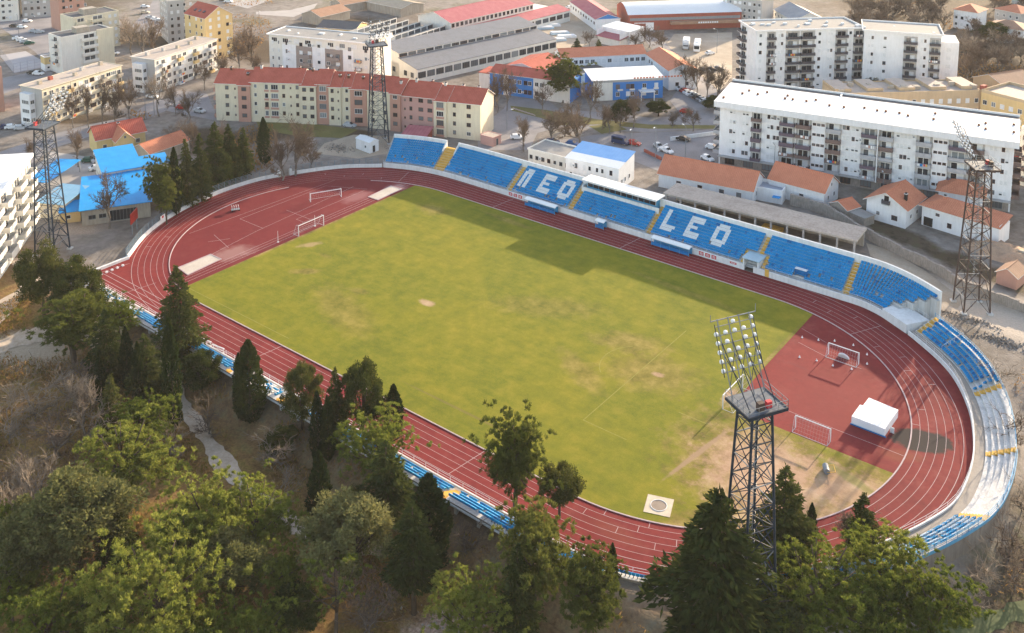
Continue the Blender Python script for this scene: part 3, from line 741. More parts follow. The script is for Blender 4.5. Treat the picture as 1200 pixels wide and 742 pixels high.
mb = MB(); railing(mb, WW, 0, gp-1.6, .45, .3, 2.0, M_FEN, 1.6, .045, 5); railing(mb, WW, gp+1.6, WW.L-1, .45, .3, 2.0, M_FEN, 1.6, .045, 5); mb.obj('fence', west)
p, n, d = WW.at(WW.near(-83, -18.5)); mb = MB(); mb.box(-.9, .9, -.02, .02, 1.0, 1.9, M_SEATW); mb.box(-.35, .35, -.035, -.02, 1.2, 1.75, M_RED)
mb.obj('notice_board', west, loc=(p[0], p[1], 0), rz=ang(n))['label'] = 'white notice with a red mark on the fence'

# ------------------------------------------------------------------ floodlight towers
M_TOWER = plain('tower_paint', (.022, .034, .052), .5, .35, .5); M_TOWG = plain('tower_galvanised', (.20, .215, .23), .45, .25, .8)
M_LAMP = plain('lamp_bowl', (.72, .74, .76), .35, .1, 2); M_RUST = plain('rust_brown', (.075, .052, .045), .7, .4, .6)
M_PLATF = plain('platform_grating', (.12, .14, .165), .6, .3, 1.0)
lamp = MB(); lamp.bar((0,-.3,0), (0,-.02,0), .10, M_LAMP, 8, .27); lamp.bar((0,-.02,0), (0,.13,0), .27, M_LAMP, 10); lamp.bar((0,.13,0),(0,.14,0), .23, M_TOWG, 10); LAMP = lamp.mesh('lamp')
def tower(x, y, label, main_mat, H=28.8):
    rz = math.atan2(-(-x), -y) if False else math.atan2(x, -y)
    t = thing('floodlight_tower', label, 'floodlight tower', (x, y, terrain(x, y)), rz, 'floodlight towers at the corners of the ground')
    hb, ht = 2.5, 1.35; H -= terrain(x, y)
    w = lambda z: hb+(ht-hb)*min(1, z/H)
    for sx_, sy_ in ((1,1),(-1,1),(-1,-1),(1,-1)):
        mb = MB(); mb.bar((sx_*hb,sy_*hb,0), (sx_*ht,sy_*ht,H), .17, main_mat, 5); mb.obj('leg', t)
        mb = MB(); mb.box(sx_*hb-.5, sx_*hb+.5, sy_*hb-.5, sy_*hb+.5, -.6, .35, M_TERR); mb.obj('footing', t)
    mb = MB(); nlev = 11; zs = [H*(1-(1-k/nlev)**1.15) for k in range(nlev+1)]; cor = ((1,1),(-1,1),(-1,-1),(1,-1))
    for k in range(nlev):
        a, b_ = zs[k], zs[k+1]; wa, wb = w(a), w(b_)
        for j in range(4):
            p, q = cor[j], cor[(j+1) % 4]; mat = M_TOWG if (k+j) % 5 == 0 else main_mat
            mb.bar((p[0]*wb,p[1]*wb,b_), (q[0]*wb,q[1]*wb,b_), .07, M_TOWG if (j+k) % 4 == 0 else main_mat)
            if k < 3:
                m = ((p[0]*wb+q[0]*wb)/2, (p[1]*wb+q[1]*wb)/2, b_)
                mb.bar((p[0]*wa,p[1]*wa,a), m, .07, mat); mb.bar((q[0]*wa,q[1]*wa,a), m, .07, main_mat)
            else:
                mb.bar((p[0]*wa,p[1]*wa,a), (q[0]*wb,q[1]*wb,b_), .06, mat); mb.bar((q[0]*wa,q[1]*wa,a), (p[0]*wb,p[1]*wb,b_), .06, main_mat)
    mb.obj('bracing', t)
    mb = MB()                                                     # caged ladder up the middle
    for s_ in (-.25, .25): mb.bar((s_,.0,.3), (s_,.0,H), .04, M_TOWG)
    for k in range(int(H/.5)): mb.bar((-.25,0,.5+k*.5), (.25,0,.5+k*.5), .025, M_TOWG)
    for k in range(int(H/1.2)):
        z = 2+k*1.2
        if z > H: break
        P = [(.42*math.cos(u), -.1-.42*math.sin(u)*1.2, z) for u in np.linspace(0, math.pi, 6)]
        for p, q in zip(P[:-1], P[1:]): mb.bar(p, q, .025, M_TOWG, 3)
    mb.obj('ladder', t)
    mb = MB(); mb.box(-2.7, 2.7, -2.5, 2.0, H, H+.12, M_PLATF); mb.box(-2.75, 2.75, -2.55, -2.4, H-.2, H+.2, main_mat); mb.box(-2.75, 2.75, 1.95, 2.1, H-.2, H+.1, main_mat)
    mb.box(-2.75, -2.6, -2.4, 1.95, H-.2, H+.2, main_mat); mb.box(2.6, 2.75, -2.4, 1.95, H-.2, H+.2, main_mat); mb.obj('platform', t)
    mb = MB(); P = [(-2.7,2.0),(-2.7,-2.5),(2.7,-2.5),(2.7,2.0)]
    for (xa, ya_), (xb, yb_) in zip(P[:-1], P[1:]):
        for z in (.6, 1.15): mb.bar((xa,ya_,H+z), (xb,yb_,H+z), .035, M_TOWG)
        for k in range(5): f = k/4; mb.bar((xa+(xb-xa)*f, ya_+(yb_-ya_)*f, H+.1), (xa+(xb-xa)*f, ya_+(yb_-ya_)*f, H+1.15), .03, M_TOWG)
    mb.obj('railing', t)
    # lamp frame leaning out over the pitch
    lean = R(24); fy = lambda l: 1.2+math.sin(lean)*l; fz = lambda l: H+.1+math.cos(lean)*l
    mb = MB()
    for k in range(4):
        xx = -2.25+k*1.5; mb.bar((xx,fy(0),fz(0)), (xx,fy(9.0),fz(9.0)), .07, M_TOWG); mb.bar((xx*.8,-1.6,H), (xx,fy(6.5),fz(6.5)), .06, main_mat)
        if k < 3: mb.bar((xx,fy(1.5),fz(1.5)), (xx+1.5,fy(5),fz(5)), .05, main_mat); mb.bar((xx+1.5,fy(1.5),fz(1.5)), (xx,fy(5),fz(5)), .05, main_mat)
    for k in range(6): mb.bar((-2.75,fy(3.1+k*1.02),fz(3.1+k*1.02)), (2.75,fy(3.1+k*1.02),fz(3.1+k*1.02)), .05, M_TOWG)
    mb.bar((-3.2,fy(8.9),fz(8.9)), (3.2,fy(8.9),fz(8.9)), .07, M_TOWG)
    for xx in (-2.75, 2.75): mb.bar((xx,fy(2.6),fz(2.6)), (xx,fy(8.5),fz(8.5)), .05, main_mat)
    mb.obj('lamp_frame', t)
    for r in range(6):
        for c in range(5):
            if (r, c) in ((5, 0), (5, 1), (5, 3), (3, 2)): continue
            o = put('lamp', LAMP, t, (-2.6+c*1.3, fy(3.1+r*1.02)+.25, fz(3.1+r*1.02)+.08)); o.rotation_euler = (R(-30), 0, 0)
    mb = MB(); mb.box(-.9, -.1, -1.9, -1.3, H+.12, H+1.1, M_RUST); mb.box(.4, 1.1, -1.7, -1.2, H+.12, H+.9, M_RED); mb.obj('equipment_box', t)
    mb = MB(); mb.bar((-3.2,fy(8.9),fz(8.9)), (-3.2,fy(8.9),fz(9.8)), .04, M_TOWG); mb.bar((3.2,fy(8.9),fz(8.9)), (3.2,fy(8.9),fz(10.0)), .04, M_TOWG); mb.obj('lightning_rod', t)
    return t
tower(73.7, -41.1, 'dark blue lattice floodlight tower rising in front of the pitch from behind the near trees', M_TOWER)
tower(75.6, 55.6, 'brown lattice floodlight tower on gravel beside the stone wall', M_RUST)
tower(-82.6, 51.2, 'lattice floodlight tower standing in front of the red roofed apartment row', M_TOWER)
tower(-88.2, -42.0, 'lattice floodlight tower between the white balcony block and the blue roofed sheds', M_TOWER)

# ------------------------------------------------------------------ things on the field
M_NET = plain('goal_net', (.55, .55, .55), .8)
def goal(x, y, rz, w, h, d, label, name='football_goal', group=None, cat='goal'):
    t = thing(name, label, cat, (x, y, .05), rz, group)
    mb = MB()
    for s_ in (-w/2, w/2): mb.bar((s_,0,0), (s_,0,h), .08, M_SEATW, 8)
    mb.bar((-w/2-.06,0,h), (w/2+.06,0,h), .08, M_SEATW, 8); mb.obj('frame', t)
    mb = MB()
    for s_ in (-w/2, w/2): mb.bar((s_,0,h), (s_,d*.4,h), .03, M_RAIL); mb.bar((s_,d*.4,h), (s_,d,0), .03, M_RAIL); mb.bar((s_,0,0), (s_,d,0), .03, M_RAIL)
    mb.bar((-w/2,d,0), (w/2,d,0), .03, M_RAIL); mb.obj('stay', t)
    mb = MB(); n = int(w/.45)
    for k in range(n+1):
        xx = -w/2+w*k/n; mb.bar((xx,d*.4,h), (xx,d,0), .008, M_NET, 3); mb.bar((xx,0,h), (xx,d*.4,h), .008, M_NET, 3)
    for k in range(5): f = k/4; mb.bar((-w/2,d*.4+d*.6*f,h*(1-f)), (w/2,d*.4+d*.6*f,h*(1-f)), .008, M_NET, 3)
    mb.obj('net', t)
goal(-52.3, 0, R(90), 7.4, 2.44, 1.8, 'white football goal on the edge of the grass at the left end')
goal(52.2, -.2, R(-90), 7.4, 2.44, 1.8, 'white football goal half hidden by the near floodlight tower')
x0, y0 = G(364, 237); x1, y1 = G(400, 231)
goal((x0+x1)/2, (y0+y1)/2, math.atan2(y1-y0, x1-x0), math.hypot(x1-x0, y1-y0), 2.1, 1.6, 'white goal frame lying on the red field of the left bend')
goal(62.4, 22.6, R(180), 5.4, 2.1, 1.3, 'small white goal with a round white target on the red field of the right bend')
goal(66.2, -1.3, R(180), 5.6, 2.1, 1.3, 'small white goal on the line between the red field and the bare earth')
t = thing('target_disc', 'round white mat leaning inside the small goal on the red field', 'mat', (62.3, 22.9, .04)); mb = MB(); mb.bar((0,0,.0), (0,.25,.12), 1.0, M_RAIL, 20); mb.obj('mat', t)
# landing mat under its white cover
t = thing('landing_mat', 'white box shaped cover over a landing mat on the red field', 'landing mat', (70.0, 5.1, .03))
M_COVER = plain('white_cover', (.84, .84, .84), .5, .05, .5)
mb = MB(); mb.prism([(0,0),(5.2,-.1),(5.3,6.2),(.5,6.6),(.45,3.9),(0,3.8)], .03, 1.35, M_COVER); mb.obj('cover', t)
mb = MB(); mb.box(-.05, 5.25, -.13, -.105, .2, .3, M_RAIL); mb.box(2.9, 2.94, -.02, 6.3, 1.351, 1.37, M_RAIL); mb.obj('seam_strip', t)
mb = MB(); mb.box(-.12, 5.45, -.2, -.14, .0, .18, M_BLUED); mb.box(5.5, 6.1, 1.6, 1.75, .0, .9, M_RAIL); mb.obj('trolley_frame', t)
cones = [G(u, v) for u, v in ((940,396),(959,399),(978,400),(1000,405),(1016,416),(1016,427),(998,433),(976,429),(957,423),(937,419))]
cm = MB(); cm.bar((0,0,0), (0,0,.04), .18, M_SEATW, 8); cm.bar((0,0,.04), (0,0,.38), .13, M_SEATW, 8, .03); CONE = cm.mesh('cone')
for k, (x, y) in enumerate(cones):
    o = put('marker_cone', CONE, None, (x, y, .03)); tag(o, 'small white marker cone in the ring around the small goal', 'marker cone', 'ring of cones on the red field')
mk = MB(); mk.box(-.22,.22,-.22,.22,0,.28,M_SEATW); mk.box(-.16,.16,-.16,.16,.28,.34,M_RAIL); BLK = mk.mesh('lane_marker')
for k in range(6):
    x, y = G(112.5+k*6.3, 325-k*2.6); o = put('lane_marker', BLK, None, (x, y, .03)); tag(o, 'small white lane marker box on the red corner behind the sprint lanes', 'lane marker', 'lane markers at the sprint start')
# hammer circle
x, y = G(772, 593); t = thing('throwing_circle', 'square concrete slab with a round throwing ring set in the grass', 'throwing circle', (x, y, .045), R(20))
mb = MB(); mb.box(-1.85, 1.85, -1.85, 1.85, -.02, .035, plain('slab_concrete', (.55, .47, .36), .85, .2, 1)); mb.obj('slab', t)
mb = MB(); mb.bar((0,0,.0), (0,0,.05), 1.1, plain('ring_floor', (.30, .24, .19), .9, .2, 1), 28); mb.obj('ring_floor', t)
mb = MB()
for k in range(28):
    a, b_ = 2*math.pi*k/28, 2*math.pi*(k+1)/28; mb.bar((1.13*math.cos(a),1.13*math.sin(a),.06), (1.13*math.cos(b_),1.13*math.sin(b_),.06), .05, M_SEATW)
mb.obj('rim', t)
def pit(px, label):
    P = [G(u, v) for u, v in px]; cx = sum(p[0] for p in P)/4; cy = sum(p[1] for p in P)/4
    t = thing('sand_pit', label, 'sand pit', (cx, cy, .035)); L = [(p[0]-cx, p[1]-cy) for p in P]
    a = sum(L[i][0]*L[(i+1) % 4][1]-L[(i+1) % 4][0]*L[i][1] for i in range(4))
    if a < 0: L.reverse()
    mb = MB(); mb.prism([(x*.9, y*.95) for x, y in L], -.02, .03, m_asphalt('sand_'+str(len(_M)), (.40, .34, .28), (.50, .44, .37), (.60, .54, .47), .3)); mb.obj('sand', t)
    mb = MB()
    for k in range(4):
        a, b_ = L[k], L[(k+1) % 4]; mb.prism([(a[0],a[1]),(b_[0],b_[1]),(b_[0]*.86,b_[1]*.95),(a[0]*.86,a[1]*.95)], -.02, .09, M_LINE)
    mb.obj('border', t)
pit([(208,314),(247,298),(260,304),(220,323)], 'long jump sand pit with white borders at the near end of the left bend')
pit([(431,231),(458,218),(471,222),(443,235)], 'long jump sand pit with white borders at the far end of the left bend')
# hurdle rack / trolley
x, y = G(276, 247); t = thing('hurdle_trolley', 'small trolley loaded with white hurdles on the red field of the left bend', 'trolley', (x, y, .03), R(60))
mb = MB(); mb.box(-1.0, 1.0, -.5, .5, .3, .4, M_STEEL); mb.obj('bed', t)
for k in range(4): mb = MB(); xx = -.8+k*.5; mb.bar((xx,-.5,.4),(xx,-.5,1.2),.03,M_RAIL); mb.bar((xx,.5,.4),(xx,.5,1.2),.03,M_RAIL); mb.box(xx-.03,xx+.03,-.6,.6,1.1,1.25,M_SEATW); mb.obj('hurdle', t)
for s_ in ((-.8,-.45),(.8,-.45),(-.8,.45),(.8,.45)): mb = MB(); mb.disc((s_[0],s_[1],.17),(0,1,0),.17,.08,M_DARK); mb.obj('wheel', t)
for (u, v), lab in (((241,404), 'white barrier frame standing by the near railing beside the tall dark conifer'), ((256,412), 'white barrier frame standing by the near railing, right of the other one')):
    x, y = G(u, v); t = thing('barrier', lab, 'barrier', (x, y, .03), R(8)); mb = MB()
    for s_ in (-1.2, 1.2): mb.bar((s_,0,0),(s_,0,1.0),.05,M_RAIL); mb.bar((s_,-.4,0),(s_,.4,0),.05,M_RAIL)
    mb.obj('legs', t); mb = MB(); mb.box(-1.5,1.5,-.05,.05,.85,1.0,M_SEATW); mb.bar((-1.2,0,.4),(1.2,0,.4),.04,M_RAIL); mb.obj('rail', t)
x, y = G(968, 553); t = thing('roller', 'grey ground roller with a yellow handle on the dry grass inside the right bend', 'roller', (x, y, .05), R(-60))
mb = MB(); mb.disc((0,0,.45),(1,0,0),.45,1.5,M_STEEL,16); mb.obj('drum', t); mb = MB(); mb.bar((-.8,0,.45),(-.8,1.2,.6),.05,M_YEL); mb.bar((.8,0,.45),(.8,1.2,.6),.05,M_YEL); mb.bar((-.8,1.2,.6),(.8,1.2,.6),.05,M_YEL); mb.obj('handle', t)
for u, v, lab in ((186,274,0),): pass
for x, y, lab in ((-53.6, -8.5, 'thin white pole left of the far left goal'), (-53.6, 2.2, 'thin white pole beside the far left goal')):
    t = thing('flag_pole', lab, 'pole', (x, y, .05)); mb = MB(); mb.bar((0,0,0),(0,0,2.6),.05,M_RAIL,6,.03); mb.obj('pole', t); mb = MB(); mb.bar((0,0,0),(0,0,.06),.25,M_RAIL,8); mb.obj('base', t)
x, y = G(158, 272); t = thing('scoreboard', 'red scoreboard on two posts outside the white wall at the left bend', 'scoreboard', (x, y, 0), R(-52))
mb = MB(); mb.box(-2.0, 2.0, -.12, .12, 2.6, 5.0, plain('board_red', (.42, .035, .025), .6, .2)); mb.obj('board', t)
for s_ in (-1.4, 1.4): mb = MB(); mb.bar((s_,.0,-.2),(s_,0,2.6),.12,M_STEEL,6); mb.obj('post', t)
for s_ in (.3, 1.2): mb = MB(); mb.box(s_-.28,s_+.28,-.15,-.121,3.4,4.3,M_SEATW); mb.obj('digit_panel', t)
# ------------------------------------------------------------------ buildings
M_FRAME = plain('window_frame', (.74, .74, .72), .5, .1, 2); M_BROWN = plain('brown_frame', (.13, .055, .035), .6, .2, 2)
M_SHUT = plain('roller_shutter', (.66, .67, .68), .6, .12, 2); M_DKROOF = stained('bitumen_roof', (.10, .10, .105), (.17, .165, .16), .5)
M_GRROOF = stained('grey_flat_roof', (.30, .29, .275), (.20, .19, .18), .6); M_BEROOF = stained('beige_flat_roof', (.46, .39, .33), (.28, .24, .21), .6)
M_SHEETW = stained('pale_sheet', (.70, .72, .74), (.52, .52, .52), .3); M_FIBRE = stained('fibre_cement', (.19, .20, .22), (.12, .12, .13), .6)
T_RED = tiles('red_tiles', (.34, .075, .05), (.49, .13, .09), pitch=.5, var=.25); T_ORA = tiles('orange_tiles', (0.500, 0.169, 0.094), (0.625, 0.237, 0.138), pitch=.45)
T_TERRA = tiles('terracotta_tiles', (0.425, 0.144, 0.081), (0.587, 0.237, 0.138), pitch=.45, var=.45); T_MAG = tiles('raspberry_sheet', (.36, .10, .12), (.46, .17, .18), pitch=1.0, var=.15)
T_BLUE = tiles('blue_sheet', (.005, .24, .60), (.02, .31, .68), .5, 1.0, .12, .05); T_BROWN = tiles('brown_tiles', (0.273, 0.156, 0.104), (0.403, 0.247, 0.169), pitch=.5)
T_GREY = tiles('grey_sheet', (.24, .25, .27), (.33, .34, .36), .7, 1.0, .15, .1)
CREAM = stained('cream_render', (.66, .595, .45), (.42, .36, .28), .4); PINK = stained('salmon_render', (.48, .27, .21), (.33, .19, .15), .35); MAUVE = stained('dusty_pink_render', (.47, .28, .25), (.35, .22, .2), .25)
WHITE = stained('white_render', (.76, .76, .77), (.46, .45, .44), .34); OFFW = stained('offwhite_render', (.70, .68, .63), (.45, .42, .38), .35)
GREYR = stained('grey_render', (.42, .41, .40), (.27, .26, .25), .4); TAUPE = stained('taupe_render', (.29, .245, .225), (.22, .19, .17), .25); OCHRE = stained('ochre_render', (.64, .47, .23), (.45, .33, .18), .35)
OLDC = stained('old_concrete', (.40, .36, .30), (.22, .19, .16), .7); TAN = stained('tan_render', (.52, .39, .25), (.34, .26, .18), .4); BLUEW = stained('blue_cladding', (.045, .20, .52), (.04, .14, .36), .3)
BRICK = stained('red_brick', (.30, .085, .06), (.2, .06, .05), .4); STONE = stained('rubble_stone', (.34, .30, .265), (.17, .15, .13), .9, .95, 1.2)
_WC = {}
def win_mesh(w, h, st):
    k = (round(w, 2), round(h, 2), st)
    if k in _WC: return _WC[k]
    mb = MB(); fr = {'w': M_FRAME, 'b': M_BROWN, 's': M_FRAME, 'd': M_STEEL, 'n': M_FRAME}[st]; t = .07
    mb.box(-w/2, w/2, -.05, .02, h-t, h, fr); mb.box(-w/2, w/2, -.09, .02, -.06, t-.02, fr)
    mb.box(-w/2, -w/2+t, -.05, .02, t-.02, h-t, fr); mb.box(w/2-t, w/2, -.05, .02, t-.02, h-t, fr)
    n = max(1, int(round(w/.8)))
    for j in range(1, n): xx = -w/2+w*j/n; mb.box(xx-.03, xx+.03, -.045, .02, t, h-t, fr)
    mb.box(-w/2+t, w/2-t, -.02, .02, t-.02, h-t, glassmat())
    if st == 's': mb.box(-w/2+t, w/2-t, -.035, -.021, h*.42, h-t, M_SHUT)
    if st == 'n': mb.box(-w/2+t, w/2-t, -.035, -.021, t, h-t, M_SHUT)
    _WC[k] = mb.mesh('window'); return _WC[k]
def balc_mesh(w, d, par, st, door):
    k = (round(w, 2), d, par.name, st, door)
    if k in _WC: return _WC[k]
    mb = MB(); mb.box(-w/2, w/2, -d, -.005, -.16, 0, par if st != 'bar' else GREYR)
    if st == 'bar':
        mb.box(-w/2, w/2, -d, -d+.05, .88, .95, par); mb.box(-w/2, w/2, -d+.01, -d+.04, .08, .84, par)
        for s_ in (-1, 1): mb.box(s_*(w/2-.03)-.02, s_*(w/2-.03)+.02, -d+.06, -.01, .08, .92, par)
    else:
        mb.box(-w/2, w/2, -d, -d+.1, .003, .95, par)
        for s_ in (-1, 1): mb.box(s_*(w/2-.05)-.05, s_*(w/2-.05)+.05, -d+.103, -.01, .003, .95, par)
    if door:
        mb.box(-w*.36, w*.36, -.03, -.004, .004, 2.1, M_FRAME); mb.box(-w*.33, -w*.02, -.04, -.031, .1, 2.0, glassmat()); mb.box(w*.02, w*.33, -.04, -.031, .1, 2.0, glassmat() if door == 1 else M_SHUT)
    _WC[k] = mb.mesh('balcony'); return _WC[k]
_AC = {}
def ac_mesh():
    if 'a' not in _AC: mb = MB(); mb.box(-.4, .4, -.3, -.003, 0, .55, M_SHUT); mb.box(-.2, .2, -.31, -.301, .1, .45, M_STEEL); _AC['a'] = mb.mesh('air_conditioner')
    return _AC['a']
def laundry_mesh(k):
    if k not in _AC:
        mb = MB(); r = random.Random(k); x = -1.1
        while x < 1.0: w = r.uniform(.25, .6); mb.box(x, x+w, -.03, -.005, r.uniform(.15, .4), .93, r.choice((M_SEATW, M_RED, M_BLUED, M_SHUT, M_YEL, PINK))); x += w+r.uniform(.02, .25)
        _AC[k] = mb.mesh('laundry')
    return _AC[k]
_CH = {}
def chimney_mesh(h, mat):
    k = (h, mat.name)
    if k not in _CH:
        mb = MB(); mb.box(-.35, .35, -.3, .3, -1.2, h, mat); mb.box(-.43, .43, -.38, .38, h+.003, h+.12, M_TERR); mb.box(-.25, .25, -.2, .2, h+.123, h+.35, M_DARK); _CH[k] = mb.mesh('chimney')
    return _CH[k]
class Bld:
    def __init__(s, name, label, cat, A, B, h, d, wall, top=None, z0=0, group=None, w=None):
        """A, B: the photograph's pixels of the left and right ends of the front wall's top edge, at height h (top: another height they stand at)"""
        a = G(*A, h if top is None else top) if isinstance(A[0], (int, float)) and not (len(A) == 3) else A[:2]
        b = G(*B, h if top is None else top) if len(B) == 2 else B[:2]
        s.a = a; s.rz = math.atan2(b[1]-a[1], b[0]-a[0]); s.w = w or math.hypot(b[0]-a[0], b[1]-a[1]); s.d = d; s.h = h; s.z0 = z0; s.wall = wall
        s.t = thing(name, label, cat, (a[0], a[1], z0), s.rz, group)
    def wld(s, x, y): c, n = math.cos(s.rz), math.sin(s.rz); return s.a[0]+x*c-y*n, s.a[1]+x*n+y*c
    def lx(s, u, z=None, y=0):
        z = s.h*.6 if z is None else z; lo, hi = -8, s.w+8
        for _ in range(34):
            m = (lo+hi)/2
            if PX(*s.wld(m, y), z+s.z0)[0] < u: lo = m
            else: hi = m
        return (lo+hi)/2
    def part(s, name, mb, label=None, parent=None, loc=None, rz=0):
        o = mb.obj(name, parent or s.t, loc=loc, rz=rz)
        if label: o['label'] = label
        return o
    def body(s, x0=0, x1=None, y0=0, y1=None, z0=-.5, z1=None, mat=None, name='wall', label=None):
        mb = MB(); mb.box(x0, s.w if x1 is None else x1, y0, s.d if y1 is None else y1, z0, s.h if z1 is None else z1, mat or s.wall); return s.part(name, mb, label)
    def panel(s, x0, x1, z0, z1, mat, face='f', t=.06, name='wall_panel', label=None):
        mb = MB()
        if face == 'f': mb.box(x0, x1, -t, -.003, z0, z1, mat)
        elif face == 'r': mb.box(s.w+.003, s.w+t, x0, x1, z0, z1, mat)
        else: mb.box(-t, -.003, x0, x1, z0, z1, mat)
        return s.part(name, mb, label)
    def loc(s, face, x, z, off=0):
        if face == 'f': return (x, -off, z), 0
        if face == 'r': return (s.w+off, x, z), math.pi/2
        return (-off, s.d-x if False else x, z), -math.pi/2
    def win(s, face, x, z, w=1.1, h=1.2, st='w', off=0, name='window'):
        l, r = s.loc(face, x, z, off); return put(name, win_mesh(w, h, st), s.t, l, r)
    def wins(s, face, xs, zs, w=1.1, h=1.2, st='wsb', off=0, skip=.0):
        for z in zs:
            for x in xs:
                if rnd.random() >= skip: s.win(face, x, z, w, h, rnd.choice(st), off)
                if rnd.random() < .07: l, r = s.loc(face, x+w*.5+.55, z+.3, off); put('air_conditioner', ac_mesh(), s.t, l, r)
    def balc(s, face, x, z, w, d=1.2, par=None, st='solid', door=1):
        l, r = s.loc(face, x, z)
        if rnd.random() < .22: put('laundry', laundry_mesh(rnd.randrange(4)), s.t, s.loc(face, x+rnd.uniform(-.2, .2)*w, z, d+.02)[0], r)
        return put('balcony', balc_mesh(w, d, par or s.wall, st, door), s.t, l, r)
    def flat(s, mat, x0=0, x1=None, y0=0, y1=None, z=None, par=.45, over=0, rim=None, rim_w=.25):
        x1 = s.w if x1 is None else x1; y1 = s.d if y1 is None else y1; z = s.h if z is None else z; rim = rim or s.wall
        mb = MB(); x0 -= over; x1 += over; y0 -= over; y1 += over
        mb.box(x0+rim_w, x1-rim_w, y0+rim_w, y1-rim_w, z+.003, z+.06, mat)
        mb.box(x0, x1, y0, y0+rim_w, z+.003, z+par, rim); mb.box(x0, x1, y1-rim_w, y1, z+.003, z+par, rim)
        mb.box(x0, x0+rim_w, y0+rim_w, y1-rim_w, z+.003, z+par, rim); mb.box(x1-rim_w, x1, y0+rim_w, y1-rim_w, z+.003, z+par, rim)
        if over > .05: mb.box(x0+rim_w, x1-rim_w, y0+rim_w, y1-rim_w, z-.12, z+.003, rim)
        return s.part('roof', mb)
    def gable(s, mat, rise, x0=0, x1=None, y0=0, y1=None, z=None, over=.45, ax='x', wall=None, t=.14, ridge=.5):
        x1 = s.w if x1 is None else x1; y1 = s.d if y1 is None else y1; z = s.h if z is None else z; wall = wall or s.wall
        if ax == 'x': L, D, loc, r = x1-x0, y1-y0, (x0, y0, z), 0
        else: L, D, loc, r = y1-y0, x1-x0, (x1, y0, z), math.pi/2
        m = D*ridge; mb = MB()
        def slab(ya, za, yb, zb):
            mb.poly([(-over,ya,za+t),(L+over,ya,za+t),(L+over,yb,zb+t),(-over,yb,zb+t)], mat)
            mb.poly([(-over,yb,zb),(L+over,yb,zb),(L+over,ya,za),(-over,ya,za)], mat)
        sl = rise/m; sl2 = rise/(D-m)
        slab(-over, -over*sl, m, rise); slab(m, rise, D+over, -over*sl2)
        for xx in (-over, L+over): mb.poly([(xx,-over,-over*sl),(xx,-over,-over*sl+t),(xx,m,rise+t),(xx,D+over,-over*sl2+t),(xx,D+over,-over*sl2),(xx,m,rise)], M_FRAME)
        mb.poly([(-over,-over,-over*sl),(L+over,-over,-over*sl),(L+over,-over,-over*sl+t),(-over,-over,-over*sl+t)], M_FRAME)
        mb.poly([(L+over,D+over,-over*sl2),(-over,D+over,-over*sl2),(-over,D+over,-over*sl2+t),(L+over,D+over,-over*sl2+t)], M_FRAME)
        mb.bar((-over,m,rise+t), (L+over,m,rise+t), .12, mat, 6)
        o = s.part('roof', mb, None, None, loc, r)
        for xx in (0, L):
            f = [(xx,0,0),(xx,D,0),(xx,m,rise)]; mg = MB(); mg.poly(f if xx else f[::-1], wall); s.part('gable', mg, None, None, loc, r)
        return o
    def hip(s, mat, rise, x0=0, x1=None, y0=0, y1=None, z=None, over=.5):
        x1 = s.w if x1 is None else x1; y1 = s.d if y1 is None else y1; z = s.h if z is None else z
        x0 -= over; x1 += over; y0 -= over; y1 += over; mb = MB(); ww, dd = x1-x0, y1-y0; k = min(ww, dd)/2
        if ww >= dd: r0, r1 = (x0+k, (y0+y1)/2), (x1-k, (y0+y1)/2)
        else: r0, r1 = ((x0+x1)/2, y0+k), ((x0+x1)/2, y1-k)
        c = [(x0,y0,z),(x1,y0,z),(x1,y1,z),(x0,y1,z)]; a = (*r0, z+rise); b = (*r1, z+rise)
        if ww >= dd: fs = ([c[0],c[1],b,a],[c[1],c[2],b],[c[2],c[3],a,b],[c[3],c[0],a])
        else: fs = ([c[0],c[1],a],[c[1],c[2],b,a],[c[2],c[3],b],[c[3],c[0],a,b])
        for f in fs: mb.poly(f, mat)
        mb.box(x0+.02, x1-.02, y0+.02, y1-.02, z-.12, z-.003, M_FRAME); return s.part('roof', mb)
    def shed(s, mat, zf, zb, x0=0, x1=None, y0=0, y1=None, over=.4, t=.14):
        x1 = s.w if x1 is None else x1; y1 = s.d if y1 is None else y1; sl = (zb-zf)/(y1-y0); mb = MB()
        a, b = y0-over, y1+over; za, zb_ = zf-over*sl, zb+over*sl; x0 -= over; x1 += over; k = len(mb.v)
        mb.v += [(x0,a,za),(x1,a,za),(x1,b,zb_),(x0,b,zb_),(x0,a,za+t),(x1,a,za+t),(x1,b,zb_+t),(x0,b,zb_+t)]
        for q in ((0,3,2,1),(4,5,6,7),(0,1,5,4),(1,2,6,5),(2,3,7,6),(3,0,4,7)): mb.f.append(tuple(k+i for i in q)); mb.m.append(mb.mi(mat))
        o = s.part('roof', mb)
        for xx in (x0+over, x1-over):
            f = [(xx,y0,s.h),(xx,y1,s.h),(xx,y1,zb),(xx,y0,zf)]; mg = MB(); mg.poly(f if xx > x0+over+.1 else f[::-1], s.wall); s.part('gable', mg)
        mg = MB(); mg.poly([(x0+over,y1,s.h),(x0+over,y1,zb),(x1-over,y1,zb),(x1-over,y1,s.h)], s.wall)
        if zf > s.h: mg.poly([(x0+over,y0,s.h),(x1-over,y0,s.h),(x1-over,y0,zf),(x0+over,y0,zf)], s.wall)
        s.part('upper_wall', mg); return o
    def chim(s, roof, pts, h=.9, mat=None):
        for x, y, z in pts: o = put('chimney', chimney_mesh(h, mat or M_TERR), s.t, (x, y, z)); o.parent = roof; o.location = (x-roof.location.x, y-roof.location.y, z-roof.location.z) if not roof.rotation_euler.z else (y-roof.location.y, -(x-roof.location.x), z-roof.location.z)
